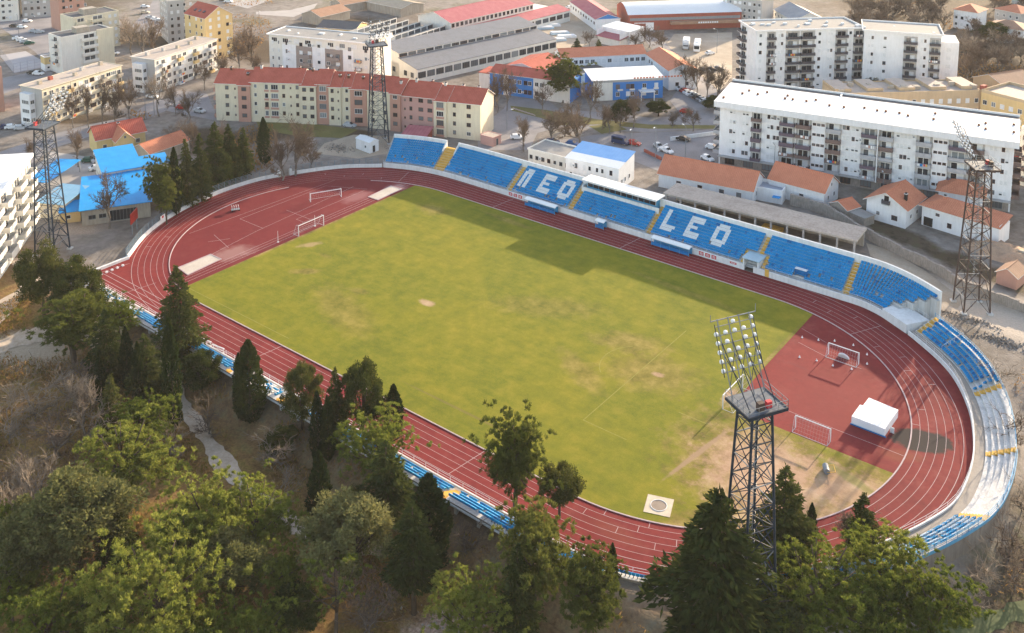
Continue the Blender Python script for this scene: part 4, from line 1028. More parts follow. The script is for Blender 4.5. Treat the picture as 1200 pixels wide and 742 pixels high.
    def vents(s, roof, n, z, mat=None, seed=1, w=1.0, h=.5, y0=.2, y1=.8):
        r = random.Random(seed)
        for k in range(n):
            mb = MB(); a, b = r.uniform(.5, w), r.uniform(.5, w); mb.box(-a/2, a/2, -b/2, b/2, 0, h*r.uniform(.7, 1.4), mat or M_SHEETW)
            mb.obj('roof_vent', roof, loc=(s.w*(k+.5+r.uniform(-.3, .3))/n, s.d*r.uniform(y0, y1), z))

# --- the long white apartment block behind the main stand
b = Bld('apartment_block', 'long white six storey apartment block with a bright white roof behind the small houses', 'apartment block', (844,124), (1189,172), 16.3, 17, WHITE)
b.body(z1=16.3); FL = 2.72; Z1 = 2.75
zs = [Z1+.15+k*FL for k in range(5)]
mb = MB(); mb.box(-1.3, b.w+1.0, -1.6, b.d+1.2, 16.303, 17.9, WHITE); o = b.part('roof', mb)
mb = MB(); mb.poly([(-1.3,-1.6,17.93),(b.w+1,-1.6,17.93),(b.w+1,b.d-1.5,18.5),(-1.3,b.d-1.5,18.5)], plain('bright_roof_sheet', (.86, .85, .83), .5, .06, .3)); mb.poly([(-1.3,b.d-1.5,17.9),(-1.3,-1.6,17.93),(-1.3,b.d-1.5,18.5)], WHITE); mb.poly([(b.w+1,-1.6,17.93),(b.w+1,b.d-1.5,17.9),(b.w+1,b.d-1.5,18.5)], WHITE); mb.obj('roof_sheet', o)
mb = MB(); mb.box(-1.3, b.w+1, b.d-1.45, b.d+.95, 17.903, 18.45, M_DKROOF); mb.box(-1.3, b.w+1, b.d+.97, b.d+1.2, 17.903, 18.95, WHITE); mb.obj('gutter', o)
mb = MB(); mb.box(b.w*.405-.2, b.w*.405+.2, b.d-1.6, b.d+1.1, 18.46, 18.75, WHITE); mb.obj('rib', o)
for u, v in ((848,114),(870,110),(878,107),(888,111),(899,109),(920,116),(923,113),(929,117),(945,119),(956,118),(972,124),(989,126),(1013,127),(1028,130),(1038,131),(1054,133),(1064,136),(1096,134),(1094,140),(1147,147),(1155,145),(1155,151),(1188,147),(1188,155)):
    x, y = G(u, v, 18.3); c, n = math.cos(-b.rz), math.sin(-b.rz); dx, dy = x-b.a[0], y-b.a[1]; lx, ly = dx*c-dy*n, dx*n+dy*c
    mb = MB(); mb.box(-.28, .28, -.28, .28, -.3, .5, M_BROWN); mb.obj('roof_vent', o, loc=(lx, min(max(ly, .5), b.d-3), 18.0+.5*max(0, ly)/b.d))
U = lambda u: b.lx(u, 8)
PAR = [plain('purple_parapet', (.13, .10, .13), .7, .25, 1), plain('brown_parapet', (.17, .12, .11), .7, .25, 1), plain('grey_parapet', (.40, .40, .42), .7, .2, 1)]
def stack(u0, u1, pars, d=1.35, rail=None):
    x0, x1 = U(u0), U(u1); b.panel(x0, x1, 2.9, 16.25, GREYR, t=.02, name='recess_shade')  # flat grey panel: the shade of a recess painted on the wall
    for z in zs: b.balc('f', (x0+x1)/2, z-.15, x1-x0-.15, d, rnd.choice(pars), 'solid' if rnd.random() < .6 else 'bar', rnd.choice((1, 2)))
for a, c, k in ((880,892,0),(913,931,0),(932,950,0),(967,985,1),(1008,1027,2),(1029,1046,1),(1072,1091,2),(1110,1133,2),(1134,1152,1)): stack(a, c, [PAR[k], PAR[(k+1) % 3], PAR[k]])
for a, c in ((950.5,966.5),(1091.5,1109.5)):
    b.panel(U(a), U(c), 2.9, 16.28, WHITE, t=.5, name='stair_bay')
    for z in zs: 
        for k in range(3): b.win('f', U(a)+(U(c)-U(a))*(k+.6)/3.2, z+1.0, .85, .6, 'b', .5)
for uu in ((858,873),(902,909),(990,1001),(1053,1062),(1162,1176)):
    for z in zs:
        for u in uu: b.wins('f', [U(u)-.45, U(u)+.45], [z+.9], .75, 1.0, 'nnsb')
for z in zs: b.balc('l', 3.0, z-.15, 4.5, 1.9, PAR[2], 'bar'); b.balc('r', 4.0, z-.15, 4.5, 1.8, PAR[1], 'solid')
for z in zs: b.wins('r', [1.2, 8, 11, 14], [z+.8], 1.1, 1.2, 'wb')
mb = MB(); mb.box(U(1027.5), U(1028.7), -1.6, -.1, 2.5, 16.3, WHITE); b.part('pilaster', mb)
b.panel(.4, b.w-.4, 0, 2.5, STONE, t=.03, name='ground_floor')
for k in range(14): b.win('f', 3+k*(b.w-6)/13, .5, 2.6, 1.8, rnd.choice('dbb'), .04, 'shop_window')
mb = MB(); mb.box(0, b.w, -1.3, -.005, 2.55, 2.8, GREYR); b.part('canopy', mb)

# --- white balcony block further back
def bay_block(b, nfl, zb, FL, bays, par, wallm, fz=0):
    """bays: list of (x0, x1, kind)"""
    for x0, x1, k in bays:
        for i in range(nfl):
            z = zb+i*FL
            if k == 'B':
                b.balc('f', (x0+x1)/2, z, x1-x0-.1, 1.1, par, 'bar', rnd.choice((1, 2)))
            elif k == 'w': b.win('f', (x0+x1)/2, z+.9, 1.0, 1.1, rnd.choice('wnsb'))
            elif k == 'W': b.win('f', (x0+x1)/2-.5, z+.9, .7, 1.0, 'n'); b.win('f', (x0+x1)/2+.5, z+.9, .7, 1.0, rnd.choice('nb'))
        if k == 'B': b.panel(x0, x1, zb-.2, zb+nfl*FL-.2, GREYR, t=.03, name='recess_shade')  # no real hollow; grey stands in for the shade behind the balconies
DKP = plain('dark_railing', (.075, .07, .08), .6, .2, 1)
b = Bld('apartment_block', 'tall white apartments with stacked dark railed balconies, behind the long white block', 'apartment block', (887,37), (1012,33), 21.5, 15, WHITE)
b.body(); U = lambda u: b.lx(u, 12)
bays = [(U(u0), U(u1), k) for u0, u1, k in ((888,893,'w'),(898,908,'B'),(910,918,'W'),(920,936,'B'),(937,954,'B'),(956,963,'w'),(968,976,'W'),(978,992,'B'),(993,998,'w'),(999,1012,'B'))]
bay_block(b, 7, 1.5, 2.85, bays, DKP, WHITE); o = b.flat(M_GRROOF, over=.6, par=.5); b.vents(o, 12, 21.55, None, 5, 1.6)
for i in range(7): b.balc('l', 11.5, 1.5+i*2.85, 5.5, 1.5, DKP, 'bar'); b.wins('l', [3, 6], [2.4+i*2.85], .8, .9, 'n')
b = Bld('apartment_block', 'right wing of the tall far white apartments, with two balcony columns', 'apartment block', (1013,36), (1104,42), 21.5, 15, WHITE)
b.body(); U = lambda u: b.lx(u, 12)
bay_block(b, 7, 1.2, 2.8, [(U(u0), U(u1), k) for u0, u1, k in ((1015,1024,'W'),(1032,1040,'w'),(1058,1074,'B'),(1078,1084,'W'),(1088,1101,'B'))], DKP, WHITE); o = b.flat(M_GRROOF, over=.6, par=.5); b.vents(o, 6, 21.05, None, 9, 1.4)
b.body(b.w+.003, b.w+5.5, 2, 13, -.5, 19, WHITE, 'side_wing')
for i in range(6):
    l = (b.w+2.5, 2, 2.0+i*2.8); put('window', win_mesh(1.5, 1.2, 'n'), b.t, l, 0)
for i in range(6): b.wins('l', [4, 8], [2.2+i*2.8], 1.0, 1.1, 'nw')

# --- the row of red roofed apartments
def row(b, secs, FL, nfl, zb, rise, roofm=T_RED):
    for i, (x0, x1, dz, m, cols, st) in enumerate(secs):
        dz *= 1.9
        mb = MB(); mb.box(x0, x1, -(i % 2)*.5, b.d, -.6, b.h+dz, m); b.part('wall', mb)
        fo = -(i % 2)*.5
        o = b.gable(roofm, rise, x0-.05, x1+.05, fo, b.d, b.h+dz, over=.35, wall=m)
        for k in range(nfl):
            z = zb+dz+k*FL
            for f, w, kk in cols:
                x = x0+(x1-x0)*f
                if kk == 'B': put('loggia', win_mesh(w, 1.55, rnd.choice('wwdb')), b.t, (x, fo, z-.35)); b.panel(x-w/2-.15, x+w/2+.15, z-1.1, z-.45, PINK, t=.12-fo, name='parapet')
                else: put('window', win_mesh(w, 1.15 if w > .7 else .6, rnd.choice(kk)), b.t, (x, fo, z))
        r = random.Random(i+int(b.w)); n = max(1, int((x1-x0)/4))
        for k in range(n):
            x = x0+(x1-x0)*(k+.5)/n+r.uniform(-.8, .8); y = b.d*r.choice((.3, .47, .62)); zz = b.h+dz+rise*(1-abs(y-b.d/2)/(b.d/2))
            b.chim(o, [(x, y, zz)], .9, r.choice((M_TERR, M_BROWN)))
b = Bld('apartment_row', 'left half of the long red roofed apartment row, cream with salmon balcony strips', 'apartment building', (252,98), (430,104), 11.6, 10.5, CREAM)
X = lambda u: b.lx(u, 6)
row(b, [(0, X(280), .1, CREAM, ((.5, 1.1, 'b'), (.85, .5, 'b')), 0), (X(280), X(294), .0, PINK, ((.5, 1.5, 'b'),), 0), (X(294), X(353), .5, CREAM, ((.10, .9, 'wb'), (.32, 1.1, 'B'), (.48, 2.2, 'B'), (.66, .9, 'wb'), (.8, .45, 'b'), (.93, .9, 'b')), 0),
        (X(353), X(371), .25, CREAM, ((.25, 1.2, 'b'), (.75, 1.2, 'b')), 0), (X(371), X(386), .5, PINK, ((.5, 2.1, 'B'),), 0), (X(386), X(400), .2, CREAM, ((.3, .9, 'b'), (.8, .45, 'b')), 0),
        (X(400), X(411), .2, CREAM, ((.6, .9, 'wb'),), 0), (X(411), b.w, .0, PINK, ((.5, 2.4, 'B'),), 0)], 2.75, 4, 1.5, 3.0)
for k in range(4): b.balc('l', 3, .6+k*2.75, 3.5, 1.2, PINK, 'solid', 2)
b = Bld('apartment_row', 'right half of the red roofed apartment row, ending in a bright cream gable', 'apartment building', (430,108), (563,122), 11.0, 11, CREAM)
X = lambda u: b.lx(u, 6)
row(b, [(0, X(458), .4, CREAM, ((.25, .9, 'b'), (.75, .9, 'b')), 0), (X(458), X(470), .3, PINK, ((.5, 1.4, 'wb'),), 0), (X(470), X(509), .1, MAUVE, ((.12, .5, 'b'), (.3, .9, 'b'), (.6, 1.5, 'b'), (.87, 1.5, 'b')), 0),
        (X(509), X(524), -.1, CREAM, ((.5, 2.2, 'B'),), 0), (X(524), b.w, -.1, CREAM, ((.22, .9, 'b'), (.65, 1.3, 'bw')), 0)], 2.7, 4, 1.3, 3.0)
# --- white and taupe apartments behind the red row
b = Bld('apartment_block', 'white and taupe apartment block with a grey roof behind the red row', 'apartment block', (315,40), (440,52), 17.5, 11, OFFW)
b.body(); X = lambda u: b.lx(u, 12); zs5 = [3.2+k*2.8 for k in range(5)]
for u0, u1 in ((347,366),(381,402)): b.panel(X(u0), X(u1), .5, 14.4, TAUPE, t=.08)
b.panel(X(331), X(347), .2, 14.6, WHITE, t=.05); b.panel(X(366), X(381), .2, 14.6, WHITE, t=.05); b.panel(X(402), X(414), .2, 14.6, WHITE, t=.05)
for u, w in ((320,.6),(327,.6),(336,.6),(353,1.2),(363,1.4),(374,1.2),(385,1.4),(396,1.5),(410,1.2),(429,1.0)): b.wins('f', [X(u)], zs5, w, 1.2, 'nwb', .09)
for u, w in ((357,4.5),(391,4.6),(417,4)):
    for z in zs5[:4]: b.balc('f', X(u)+1.0, z-.8, w*.6, 1.0, TAUPE, 'solid', 0)
b.wins('f', [X(322)+k*4.4 for k in range(9)], [15.1], 2.2, 1.5, 'wn'); b.wins('r', [3, 6, 9], zs5+[15.2], 1.1, 1.2, 'n')
o = b.flat(M_GRROOF, over=.7, par=.35, rim=WHITE); b.vents(o, 6, 17.56, M_SHEETW, 3, 1.8, .3); mb = MB(); mb.box(b.w-3.2, b.w+.6, .5, b.d, 17.55, 19.0, OFFW); b.part('stair_head', mb)

# --- north-west quarter
b = Bld('apartment_block', 'cream five storey block with laundry balconies and a dark flat roof, beside the fenced court', 'apartment block', (71.5,45), (132,34), 13.5, 10, OFFW)
b.body(); X = lambda u: b.lx(u, 8); zf = [1.0+k*2.7 for k in range(5)]
for z in zf[1:]: b.balc('f', (X(96)+X(114))/2, z-.6, X(114)-X(96), 1.1, OFFW, 'solid'); b.wins('f', [X(119), X(127)], [z+.3], 1.1, 1.2, 'nw')
for z in zf[1:]: b.balc('l', 4.5, z-.6, 3.5, 1.1, OFFW, 'solid')
b.panel(X(114), b.w, -.2, 14.3, CREAM, t=.5, name='stair_tower'); o = b.flat(M_DKROOF, par=.35); mb = MB(); mb.box(b.w*.35, b.w*.6, 2, 6, 13.56, 15.6, OLDC); mb.obj('stair_head', o)
b = Bld('kiosk', 'small yellow and white hut against the cream block, beside the court', 'hut', (52,68), (64,66), 5, 4.5, WHITE); b.body(z1=2.5); b.body(z0=2.503, z1=5, mat=OCHRE, name='upper_wall'); b.flat(M_GRROOF, par=.2); b.win('f', 1.2, .9, .9, .8); b.win('f', b.w-1.5, 3.2, 1.0, 1.0)
b = Bld('apartment_block', 'cream apartment block standing behind the laundry balcony block, lit on its right end', 'apartment block', (86,22), (139,13), 14, 11, CREAM)
b.body(); b.wins('f', [b.w-1.5, b.w-3.8], [1.2+k*2.7 for k in range(5)], 1.1, 1.2, 'n')
for z in range(1, 5): b.balc('f', b.w*.52, .8+z*2.7, b.w*.3, 1.1, CREAM, 'solid'); b.balc('f', b.w*.15, .8+z*2.7, b.w*.2, 1.1, CREAM, 'solid')
o = b.flat(M_DKROOF, par=.3); mb = MB(); mb.box(b.w*.3, b.w*.6, 3, 7, 14.06, 16.2, OLDC); mb.obj('stair_head', o)
b = Bld('apartment_block', 'salmon pink block at the top edge behind the cream blocks', 'apartment block', (68,-4), (98,-8), 15, 10, PINK); b.body(); b.flat(M_DKROOF); b.wins('f', [2, 5, 8, 11], [1+k*2.8 for k in range(5)], 1.1, 1.2, 'wb')
b = Bld('apartment_block', 'pale block at the upper left corner behind the row of parked cars', 'apartment block', (-10,-8), (20,-10), 13, 11, OFFW); b.body(); b.flat(M_DKROOF); b.wins('f', [1.5+k*2.6 for k in range(int(b.w/2.6))], [1+k*2.7 for k in range(4)], 1.2, 1.2, 'wbn')
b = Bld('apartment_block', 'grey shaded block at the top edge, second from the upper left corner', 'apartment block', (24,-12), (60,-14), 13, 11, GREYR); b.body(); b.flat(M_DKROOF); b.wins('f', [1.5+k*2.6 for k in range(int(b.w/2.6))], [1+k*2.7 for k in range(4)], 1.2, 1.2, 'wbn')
b = Bld('apartment_block', 'pink end wall cut by the left edge of the picture behind the long old block', 'apartment block', (-22,84), (2,80), 14, 12, PINK); b.body(); b.flat(M_DKROOF); b.wins('r', [3, 7], [1+k*2.7 for k in range(5)], 1.1, 1.2, 'w')
def oldblock(label, A, B, d, h, wallm, sidem, nb, seed):
    b = Bld('apartment_block', label, 'apartment block', A, B, h, d, wallm); b.body(); r = random.Random(seed)
    b.panel(.1, d-.1, -.3, h-.1, sidem, 'l', .05, 'end_wall')
    for k in range(nb):
        x = b.w*(k+.5)/nb
        for z in range(4):
            zz = .9+z*2.75
            if k % 3 == 1: b.balc('f', x, zz-.7, b.w/nb*.9, 1.0, r.choice((OCHRE, OLDC, GREYR, WHITE)), 'solid')
            else: b.win('f', x, zz+.2, r.choice((1.1, 1.6, 2.2)), 1.3, r.choice('wbn'))
    mb = MB(); mb.box(-1.9, -.06, d*.35, d*.8, -.3, h-1.5, WHITE); b.part('glazed_bay', mb)
    for z in range(3): put('window', win_mesh(1.4, 1.2, 'w'), b.t, (-1.0, d*.35, 1.4+z*2.75)); put('window', win_mesh(3.0, 1.2, 'w'), b.t, (-1.9, d*.55, 1.4+z*2.75), -math.pi/2)
    o = b.flat(M_BEROOF, par=.15, over=.4); 
    for k in range(5): mb = MB(); mb.box(-.6, .6, -.5, .5, 0, 1.1, r.choice((BRICK, OLDC, GREYR))); mb.obj('chimney', o, loc=(b.w*(k+.5)/5+r.uniform(-1, 1), d*r.uniform(.35, .7), h+.06))
    return b
oldblock('long old four storey block with a worn flat roof and ochre panels', (49,105), (142,77), 9.5, 11.6, CREAM, GREYR, 14, 4)
oldblock('old block with grey end wall in front of the tall yellow building', (181,70), (254,46), 10, 11.4, OFFW, GREYR, 12, 8)
b = Bld('apartment_building', 'tall yellow building with a dark red gable roof and roof windows', 'apartment building', (240,22), (272,16), 16.5, 14, OCHRE)
b.body(); o = b.gable(T_RED, 3.6, ax='y', over=.3); zf = [1.2+k*2.75 for k in range(6)]
b.wins('f', [2.2, b.w*.5, b.w-2.2], zf, 1.1, 1.25, 'nnb'); b.win('f', b.w*.5, 17.2, 1.0, 1.2, 'n'); b.wins('l', [2.5, 6, 10.5], zf, 1.0, 1.2, 'nwb')
for y in (4, 7, 10): mb = MB(); mb.box(-.5, .5, -.6, .6, -.1, .12, glassmat()); q = mb.obj('roof_window', o, loc=(y, b.w*.8, .75*3.6*.62)); q.rotation_euler = (-.45, 0, 0)
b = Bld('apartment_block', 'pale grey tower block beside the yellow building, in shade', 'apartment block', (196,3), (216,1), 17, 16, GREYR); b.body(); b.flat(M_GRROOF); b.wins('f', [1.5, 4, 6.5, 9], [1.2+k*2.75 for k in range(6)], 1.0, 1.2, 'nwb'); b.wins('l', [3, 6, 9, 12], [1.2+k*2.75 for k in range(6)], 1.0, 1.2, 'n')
# L shaped yellow house
b = Bld('house', 'yellow house with red tiled roofs and a projecting gable, behind the parked cars', 'house', (113,164), (170,153), 4.6, 8, stained('yellow_render', (.64, .50, .24), (.46, .35, .18), .25))
b.body(); o = b.gable(T_RED, 2.6, over=.5); b.chim(o, [(b.w*.3, 4.5, 6.6), (b.w*.52, 3.2, 6.4)], .8, BRICK)
b.body(b.w*.32, b.w*.68, -4, -.003, -.3, 4.4, None, 'front_wing'); b.gable(T_TERRA, 2.2, b.w*.32, b.w*.68, -4, 3.6, 4.4, ax='y', over=.45)
b.win('f', b.w*.16, 1.6, 1.1, 1.2); b.win('f', b.w*.84, 1.6, 1.2, 1.2); put('window', win_mesh(1.2, 1.2, 'w'), b.t, (b.w*.5, -4, 1.5)); put('window', win_mesh(.6, .6, 'd'), b.t, (b.w*.5, -4, 4.9))
# blue roofed sheds
b = Bld('warehouse', 'low warehouse with a wide bright blue sheet roof next to the scoreboard', 'warehouse', (95,247), (176,236), 3.8, 18.5, OLDC); b.body(); b.shed(T_BLUE, 3.82, 4.9, over=.5); b.win('f', b.w*.6, .3, 6.0, 2.6, 'd', 0, 'opening'); b.wins('f', [b.w*.15, b.w*.3], [1.4], 1.6, 1.0, 'd')
b = Bld('warehouse', 'upper blue roofed shed stepped behind the warehouse', 'warehouse', (121,203), (197,190), 5.6, 6, OFFW); b.body(); b.shed(T_BLUE, 5.62, 6.0, over=.4); b.body(0, b.w*.58, 6.003, 15.5, -.3, 5.6, OFFW, 'back_wing'); b.shed(T_BLUE, 6.0, 6.5, 0, b.w*.58, 6.6, 15.5)
b = Bld('shed', 'shed with a red brown tiled roof behind the blue roofs and the dark conifers', 'shed', (176,180), (222,164), 3.2, 8, OLDC); b.body(); b.gable(T_TERRA, 1.8)
b = Bld('shed', 'small cream building with a pale blue sheet roof beside the left floodlight tower', 'shed', (44,237), (74,240), 3.8, 9, CREAM); b.body(); b.shed(tiles('pale_blue_sheet', (.16, .34, .50), (.24, .42, .56), .5, 1.0, .12, .05), 3.82, 4.6, over=.4); b.win('r', 4, 1.4, 1.4, 1.0); b.win('f', 2, 1.2, 1.2, 1.1)
b = Bld('lean_to', 'small blue roofed lean-to between the cream shed and the warehouse', 'shed', (70,250), (94,247), 2.6, 5, OCHRE); b.body(); b.shed(T_BLUE, 2.62, 3.2, over=.3); b.win('f', 1.8, 1.0, 1.0, .9)
b = Bld('canopy', 'bright blue sheet canopy behind the left floodlight tower', 'canopy', (28,213), (56,214), 3.4, 16, OLDC)
mb = MB(); mb.box(0, b.w, 0, b.d, 3.3, 3.42, T_BLUE); b.part('roof', mb)
for x, y in ((.3,.3),(b.w-.3,.3),(.3,b.d-.3),(b.w-.3,b.d-.3)): mb = MB(); mb.box(x-.1, x+.1, y-.1, y+.1, -.2, 3.295, M_STEEL); b.part('post', mb)
# white balcony block at the left edge
b = Bld('apartment_block', 'white apartment block with projecting balconies, cut by the left edge of the view', 'apartment block', (*G(41, 268, 0), 0), (*G(0, 327, 0), 0), 17.2, 13, OFFW, w=29)
b.body(0, 29, -13, 0, -.5, 17.2); b.part('roof', (lambda m: (m.box(-.7, 29.7, -13.7, .7, 17.203, 17.9, WHITE, M_SHEETW), m)[1])(MB()))
for k in range(5):
    z = 3.0+k*2.75
    for x in (3.0, 10.2, 19, 26): put('balcony', balc_mesh(4.6, 1.6, OFFW, 'solid', 1), b.t, (x, 0, z), math.pi)
    for x in (6.4, 12.8, 19.2): put('window', win_mesh(1.0, 1.2, 'w'), b.t, (x, 0, z+.8), math.pi)
for x in (2, 6.4, 12.8, 19.2, 25): put('window', win_mesh(1.0, 1.0, 'd'), b.t, (x, 0, 1.1), math.pi)

# --- behind the main stand
b = Bld('flat_roofed_annex', 'low white building with a flat beige roof behind the left seat letters', 'building', (619,175), (668,187), 4.0, 8.5, OFFW); b.body(); b.flat(M_GRROOF, par=.4, over=.2); b.wins('f', [b.w*(k+.5)/7 for k in range(7)], [1.6], 1.0, 1.1, 'wbd')
b = Bld('building', 'white two storey building with a half blue, half white roof behind the commentary box', 'building', (663,185), (725,198), 6.0, 9.5, WHITE); b.body(); zf = (1.4, 3.9)
b.shed(M_SHEETW, 6.02, 6.5, 0, None, 0, 3.4, over=.25); b.shed(tiles('sky_blue_sheet', (.12, .30, .60), (.17, .36, .66), .5, .9, .1, .05), 6.55, 7.4, 0, None, 3.7, 9.5, over=.25)
b.wins('f', [b.w*f for f in (.1, .2, .36, .46, .6, .7, .86)], zf, .8, 1.2, 'wbn'); b.wins('r', [2, 4, 6.5], [1.4], .8, 1.2, 'w')
b = Bld('house', 'long white house with an orange tiled roof behind the concrete shelter', 'house', (772,203), (882,224), 3.6, 10, WHITE); b.body(); b.gable(T_ORA, 3.2, over=.4, ridge=.5); b.wins('f', [b.w*f for f in (.22, .45, .68, .86)], [1.3], 1.2, 1.2, 'b'); b.wins('r', [3.5, 6.5], [1.2], 1.0, 1.2, 'w'); b.win('r', 5, 4.0, .9, .9, 'n')
b = Bld('house', 'white house with an orange tiled gable roof between the long house and the stone wall', 'house', (901,209), (966,226), 4.2, 8.6, WHITE); b.body(); b.gable(T_ORA, 3.0, over=.4); b.wins('f', [b.w*.25, b.w*.6], [1.4], 1.0, 1.0, 'bw'); b.wins('r', [2.5, 6], [1.6], .9, 1.1, 'w'); b.win('r', 4.3, 4.6, .7, .8)
b = Bld('terrace', 'small roof terrace with a blue awning between the two orange roofed houses', 'terrace', (884,222), (917,228), 2.6, 6, WHITE); b.body(); b.flat(m_asphalt('tile_floor', (.30, .33, .40), (.36, .39, .46), (.42, .45, .5)), par=.9, rim=WHITE); mb = MB(); mb.box(b.w-2.2, b.w-.4, -1.4, -.01, 1.9, 2.0, T_BLUE); b.part('awning', mb)
b = Bld('shed', 'tiny stone shed with an orange tiled roof below the white gabled house', 'shed', (972,238), (993,247), 2.4, 4.5, STONE); b.body(); b.gable(T_ORA, 1.3, ax='y', over=.25); b.body(b.w+.01, b.w+4.5, .5, 4, -.3, 2.0, STONE, 'side_wall'); mb = MB(); mb.box(b.w+.02, b.w+4.7, .3, 4.2, 2.003, 2.15, M_GRROOF); b.part('lean_to_roof', mb)
b = Bld('house', 'white gabled house with a balcony door and a black chimney beside the stone wall', 'house', (1016,232), (1062,245), 4.8, 10, WHITE); b.body(); o = b.gable(T_TERRA, 2.6, ax='y', over=.7); b.win('f', b.w*.5, 4.9, 1.1, 1.7, 'b'); b.balc('f', b.w*.5, 4.75, 1.8, .8, DKP, 'bar', 0); b.win('f', b.w*.3, 1.6, .7, .7, 'b'); b.win('f', b.w*.72, 1.3, 1.4, 1.1, 'b'); b.chim(o, [(b.w*.85, 3, 6.0)], 1.1, M_DARK); b.wins('r', [3, 6.5], [1.6], .9, 1.0, 'w')
b = Bld('house', 'low white house with a hipped terracotta roof left of the right floodlight tower', 'house', (1081,240), (1134,256), 4.8, 8, WHITE); b.body(); o = b.hip(T_TERRA, 2.0, over=.7); b.win('f', b.w*.62, 1.2, 1.0, 1.1, 'b'); b.win('f', b.w*.35, 3.2, .9, .6, 'b'); b.panel(.5, 2.6, .1, 2.2, M_DARK, name='doorway'); b.chim(o, [(b.w*.35, 3.5, 6.2)], .8, T_TERRA)
b.body(b.w+.003, b.w+6.5, 1, 7, -.4, 4.2, WHITE, 'side_wing'); b.shed(T_TERRA, 4.3, 5.4, b.w+.5, b.w+6.5, 1, 7)
b = Bld('house', 'rear house with a wide hipped roof behind the low white house', 'house', (1100,223), (1152,232), 5.0, 8, WHITE); b.body(); b.hip(T_TERRA, 2.2, over=.7); b.wins('f', [2, 5], [1.5], 1, 1.1, 'w'); b.wins('r', [3], [1.5], 1, 1.1, 'b')
b = Bld('shed', 'small shed with a rusty brown roof at the right edge behind the stone wall', 'shed', (1168,318), (1192,326), 2.6, 5, PINK); b.body(); b.gable(T_BROWN, 1.3, ax='y', over=.3)
# concrete shelter behind the stand
b = Bld('concrete_shelter', 'long open concrete shelter with a stained flat roof on columns behind the main stand', 'shelter', (779,226), (1003,281), 4.0, 7.2, OLDC); n = 13
mb = MB(); mb.box(-.3, b.w+.3, -.3, b.d+.3, 3.55, 4.0, stained('shelter_concrete', (.48, .43, .37), (.30, .26, .22), .6), stained('shelter_roof', (.50, .42, .35), (.28, .22, .18), .8)); b.part('roof', mb)
for k in range(n):
    for y in (.0, b.d-.35): mb = MB(); x = .2+(b.w-.7)*k/(n-1); mb.box(x, x+.4, y, y+.4, -.3, 3.545, GREYR); b.part('column', mb)
mb = MB(); mb.box(0, b.w, b.d-.9, b.d-.6, -.3, 3.54, OLDC); b.part('back_wall', mb)
mb = MB(); mb.box(b.w*.52, b.w*.62, 2, 4, -.1, .9, M_YEL); b.part('stored_barrier', mb, 'yellow barriers under the roof')
# stone wall
pts = [G(u, v) for u, v in ((926,240),(962,250),(1010,277),(1055,300),(1100,322),(1122,336),(1150,348),(1204,368),(1260,392))]
P = Path(pts, 1.5); t = thing('stone_wall', 'grey rubble stone wall stepping along the gravel track behind the main stand', 'wall', (*pts[3], 0))
mb = MB(); hs = [1.9+.5*math.floor((P.L-s_)/14)*.35+.15*math.sin(s_*.9) for s_ in P.s]
for i in range(len(P.p)-1):
    (p, n_, d_), (q, m_, e_) = P.at(P.s[i]), P.at(P.s[i+1]); o_ = np.array(pts[3])
    mb.prism([p-o_-n_*.3, q-o_-m_*.3, q-o_+m_*.3, p-o_+n_*.3], -.4, [hs[i], hs[i]+.02, hs[i]+.02, hs[i]], STONE)
mb.obj('wall', t)
pts = [G(u, v) for u, v in ((1150,293),(1182,300),(1230,312))]; P = Path(pts, 2); t = thing('garden_wall', 'pale low garden wall in front of the rubble heap at the right edge', 'wall', (*pts[0], 0)); mb = MB(); o_ = np.array(pts[0])
for i in range(len(P.p)-1): (p, n_, d_), (q, m_, e_) = P.at(P.s[i]), P.at(P.s[i+1]); mb.prism([p-o_-n_*.2, q-o_-m_*.2, q-o_+m_*.2, p-o_+n_*.2], -.3, 1.9, OLDC)
mb.obj('wall', t)
b = Bld('bus_shelter', 'small raspberry roofed shed behind the left end of the main stand', 'shed', (471,159), (498,161), 3.0, 7, BRICK); b.body(); b.shed(T_MAG, 3.02, 3.6, over=.4)
b = Bld('hut', 'small white metal hut at the foot of the far left floodlight tower', 'hut', (417,162), (433,168), 3.0, 3.2, WHITE); b.body(); b.gable(M_SHEETW, .5, over=.15); b.win('f', b.w*.7, 1.3, .6, .6, 'd'); b.win('r', 1.5, .1, .9, 1.9, 'd', 0, 'door')
b = Bld('hut', 'small pinkish flat roofed hut at the corner of the red apartment row', 'hut', (563,158), (578,162), 2.6, 3.6, MAUVE); b.body(); b.flat(M_BEROOF, par=.15, over=.15); b.win('r', 1.8, .1, .9, 1.9, 'd', 0, 'door')

# --- school quarter
b = Bld('school_building', 'bright blue two storey building with a red roof, left of the dark pine', 'building', (574,85), (668,97), 7.0, 10, BLUEW); b.body(); b.gable(T_RED, 1.6, over=.3); X = lambda u: b.lx(u, 4)
b.panel(X(625), b.w, -.2, 6.9, OFFW); b.panel(X(590), X(596), -.2, 6.9, OFFW); b.body(-4.5, -.003, 1, 9, -.3, 6.2, OFFW, 'side_wing'); mb = MB(); mb.box(-4.7, -.01, .8, 9.2, 6.203, 6.4, T_RED); b.part('side_roof', mb)
b.wins('f', [X(u) for u in (580,597,603,609,616,621,629,635)], (1.2, 4.3), 1.3, 1.4, 'wwb', .07)
b = Bld('school_building', 'red roofed building with a white gable between the blue school and the long grey sheds', 'building', (592,77), (633,84), 6.0, 17, OFFW); b.body(); b.gable(T_RED, 1.8, ax='y', over=.3); b.wins('r', [3, 6, 9], [3.6], 1, 1, 'w')
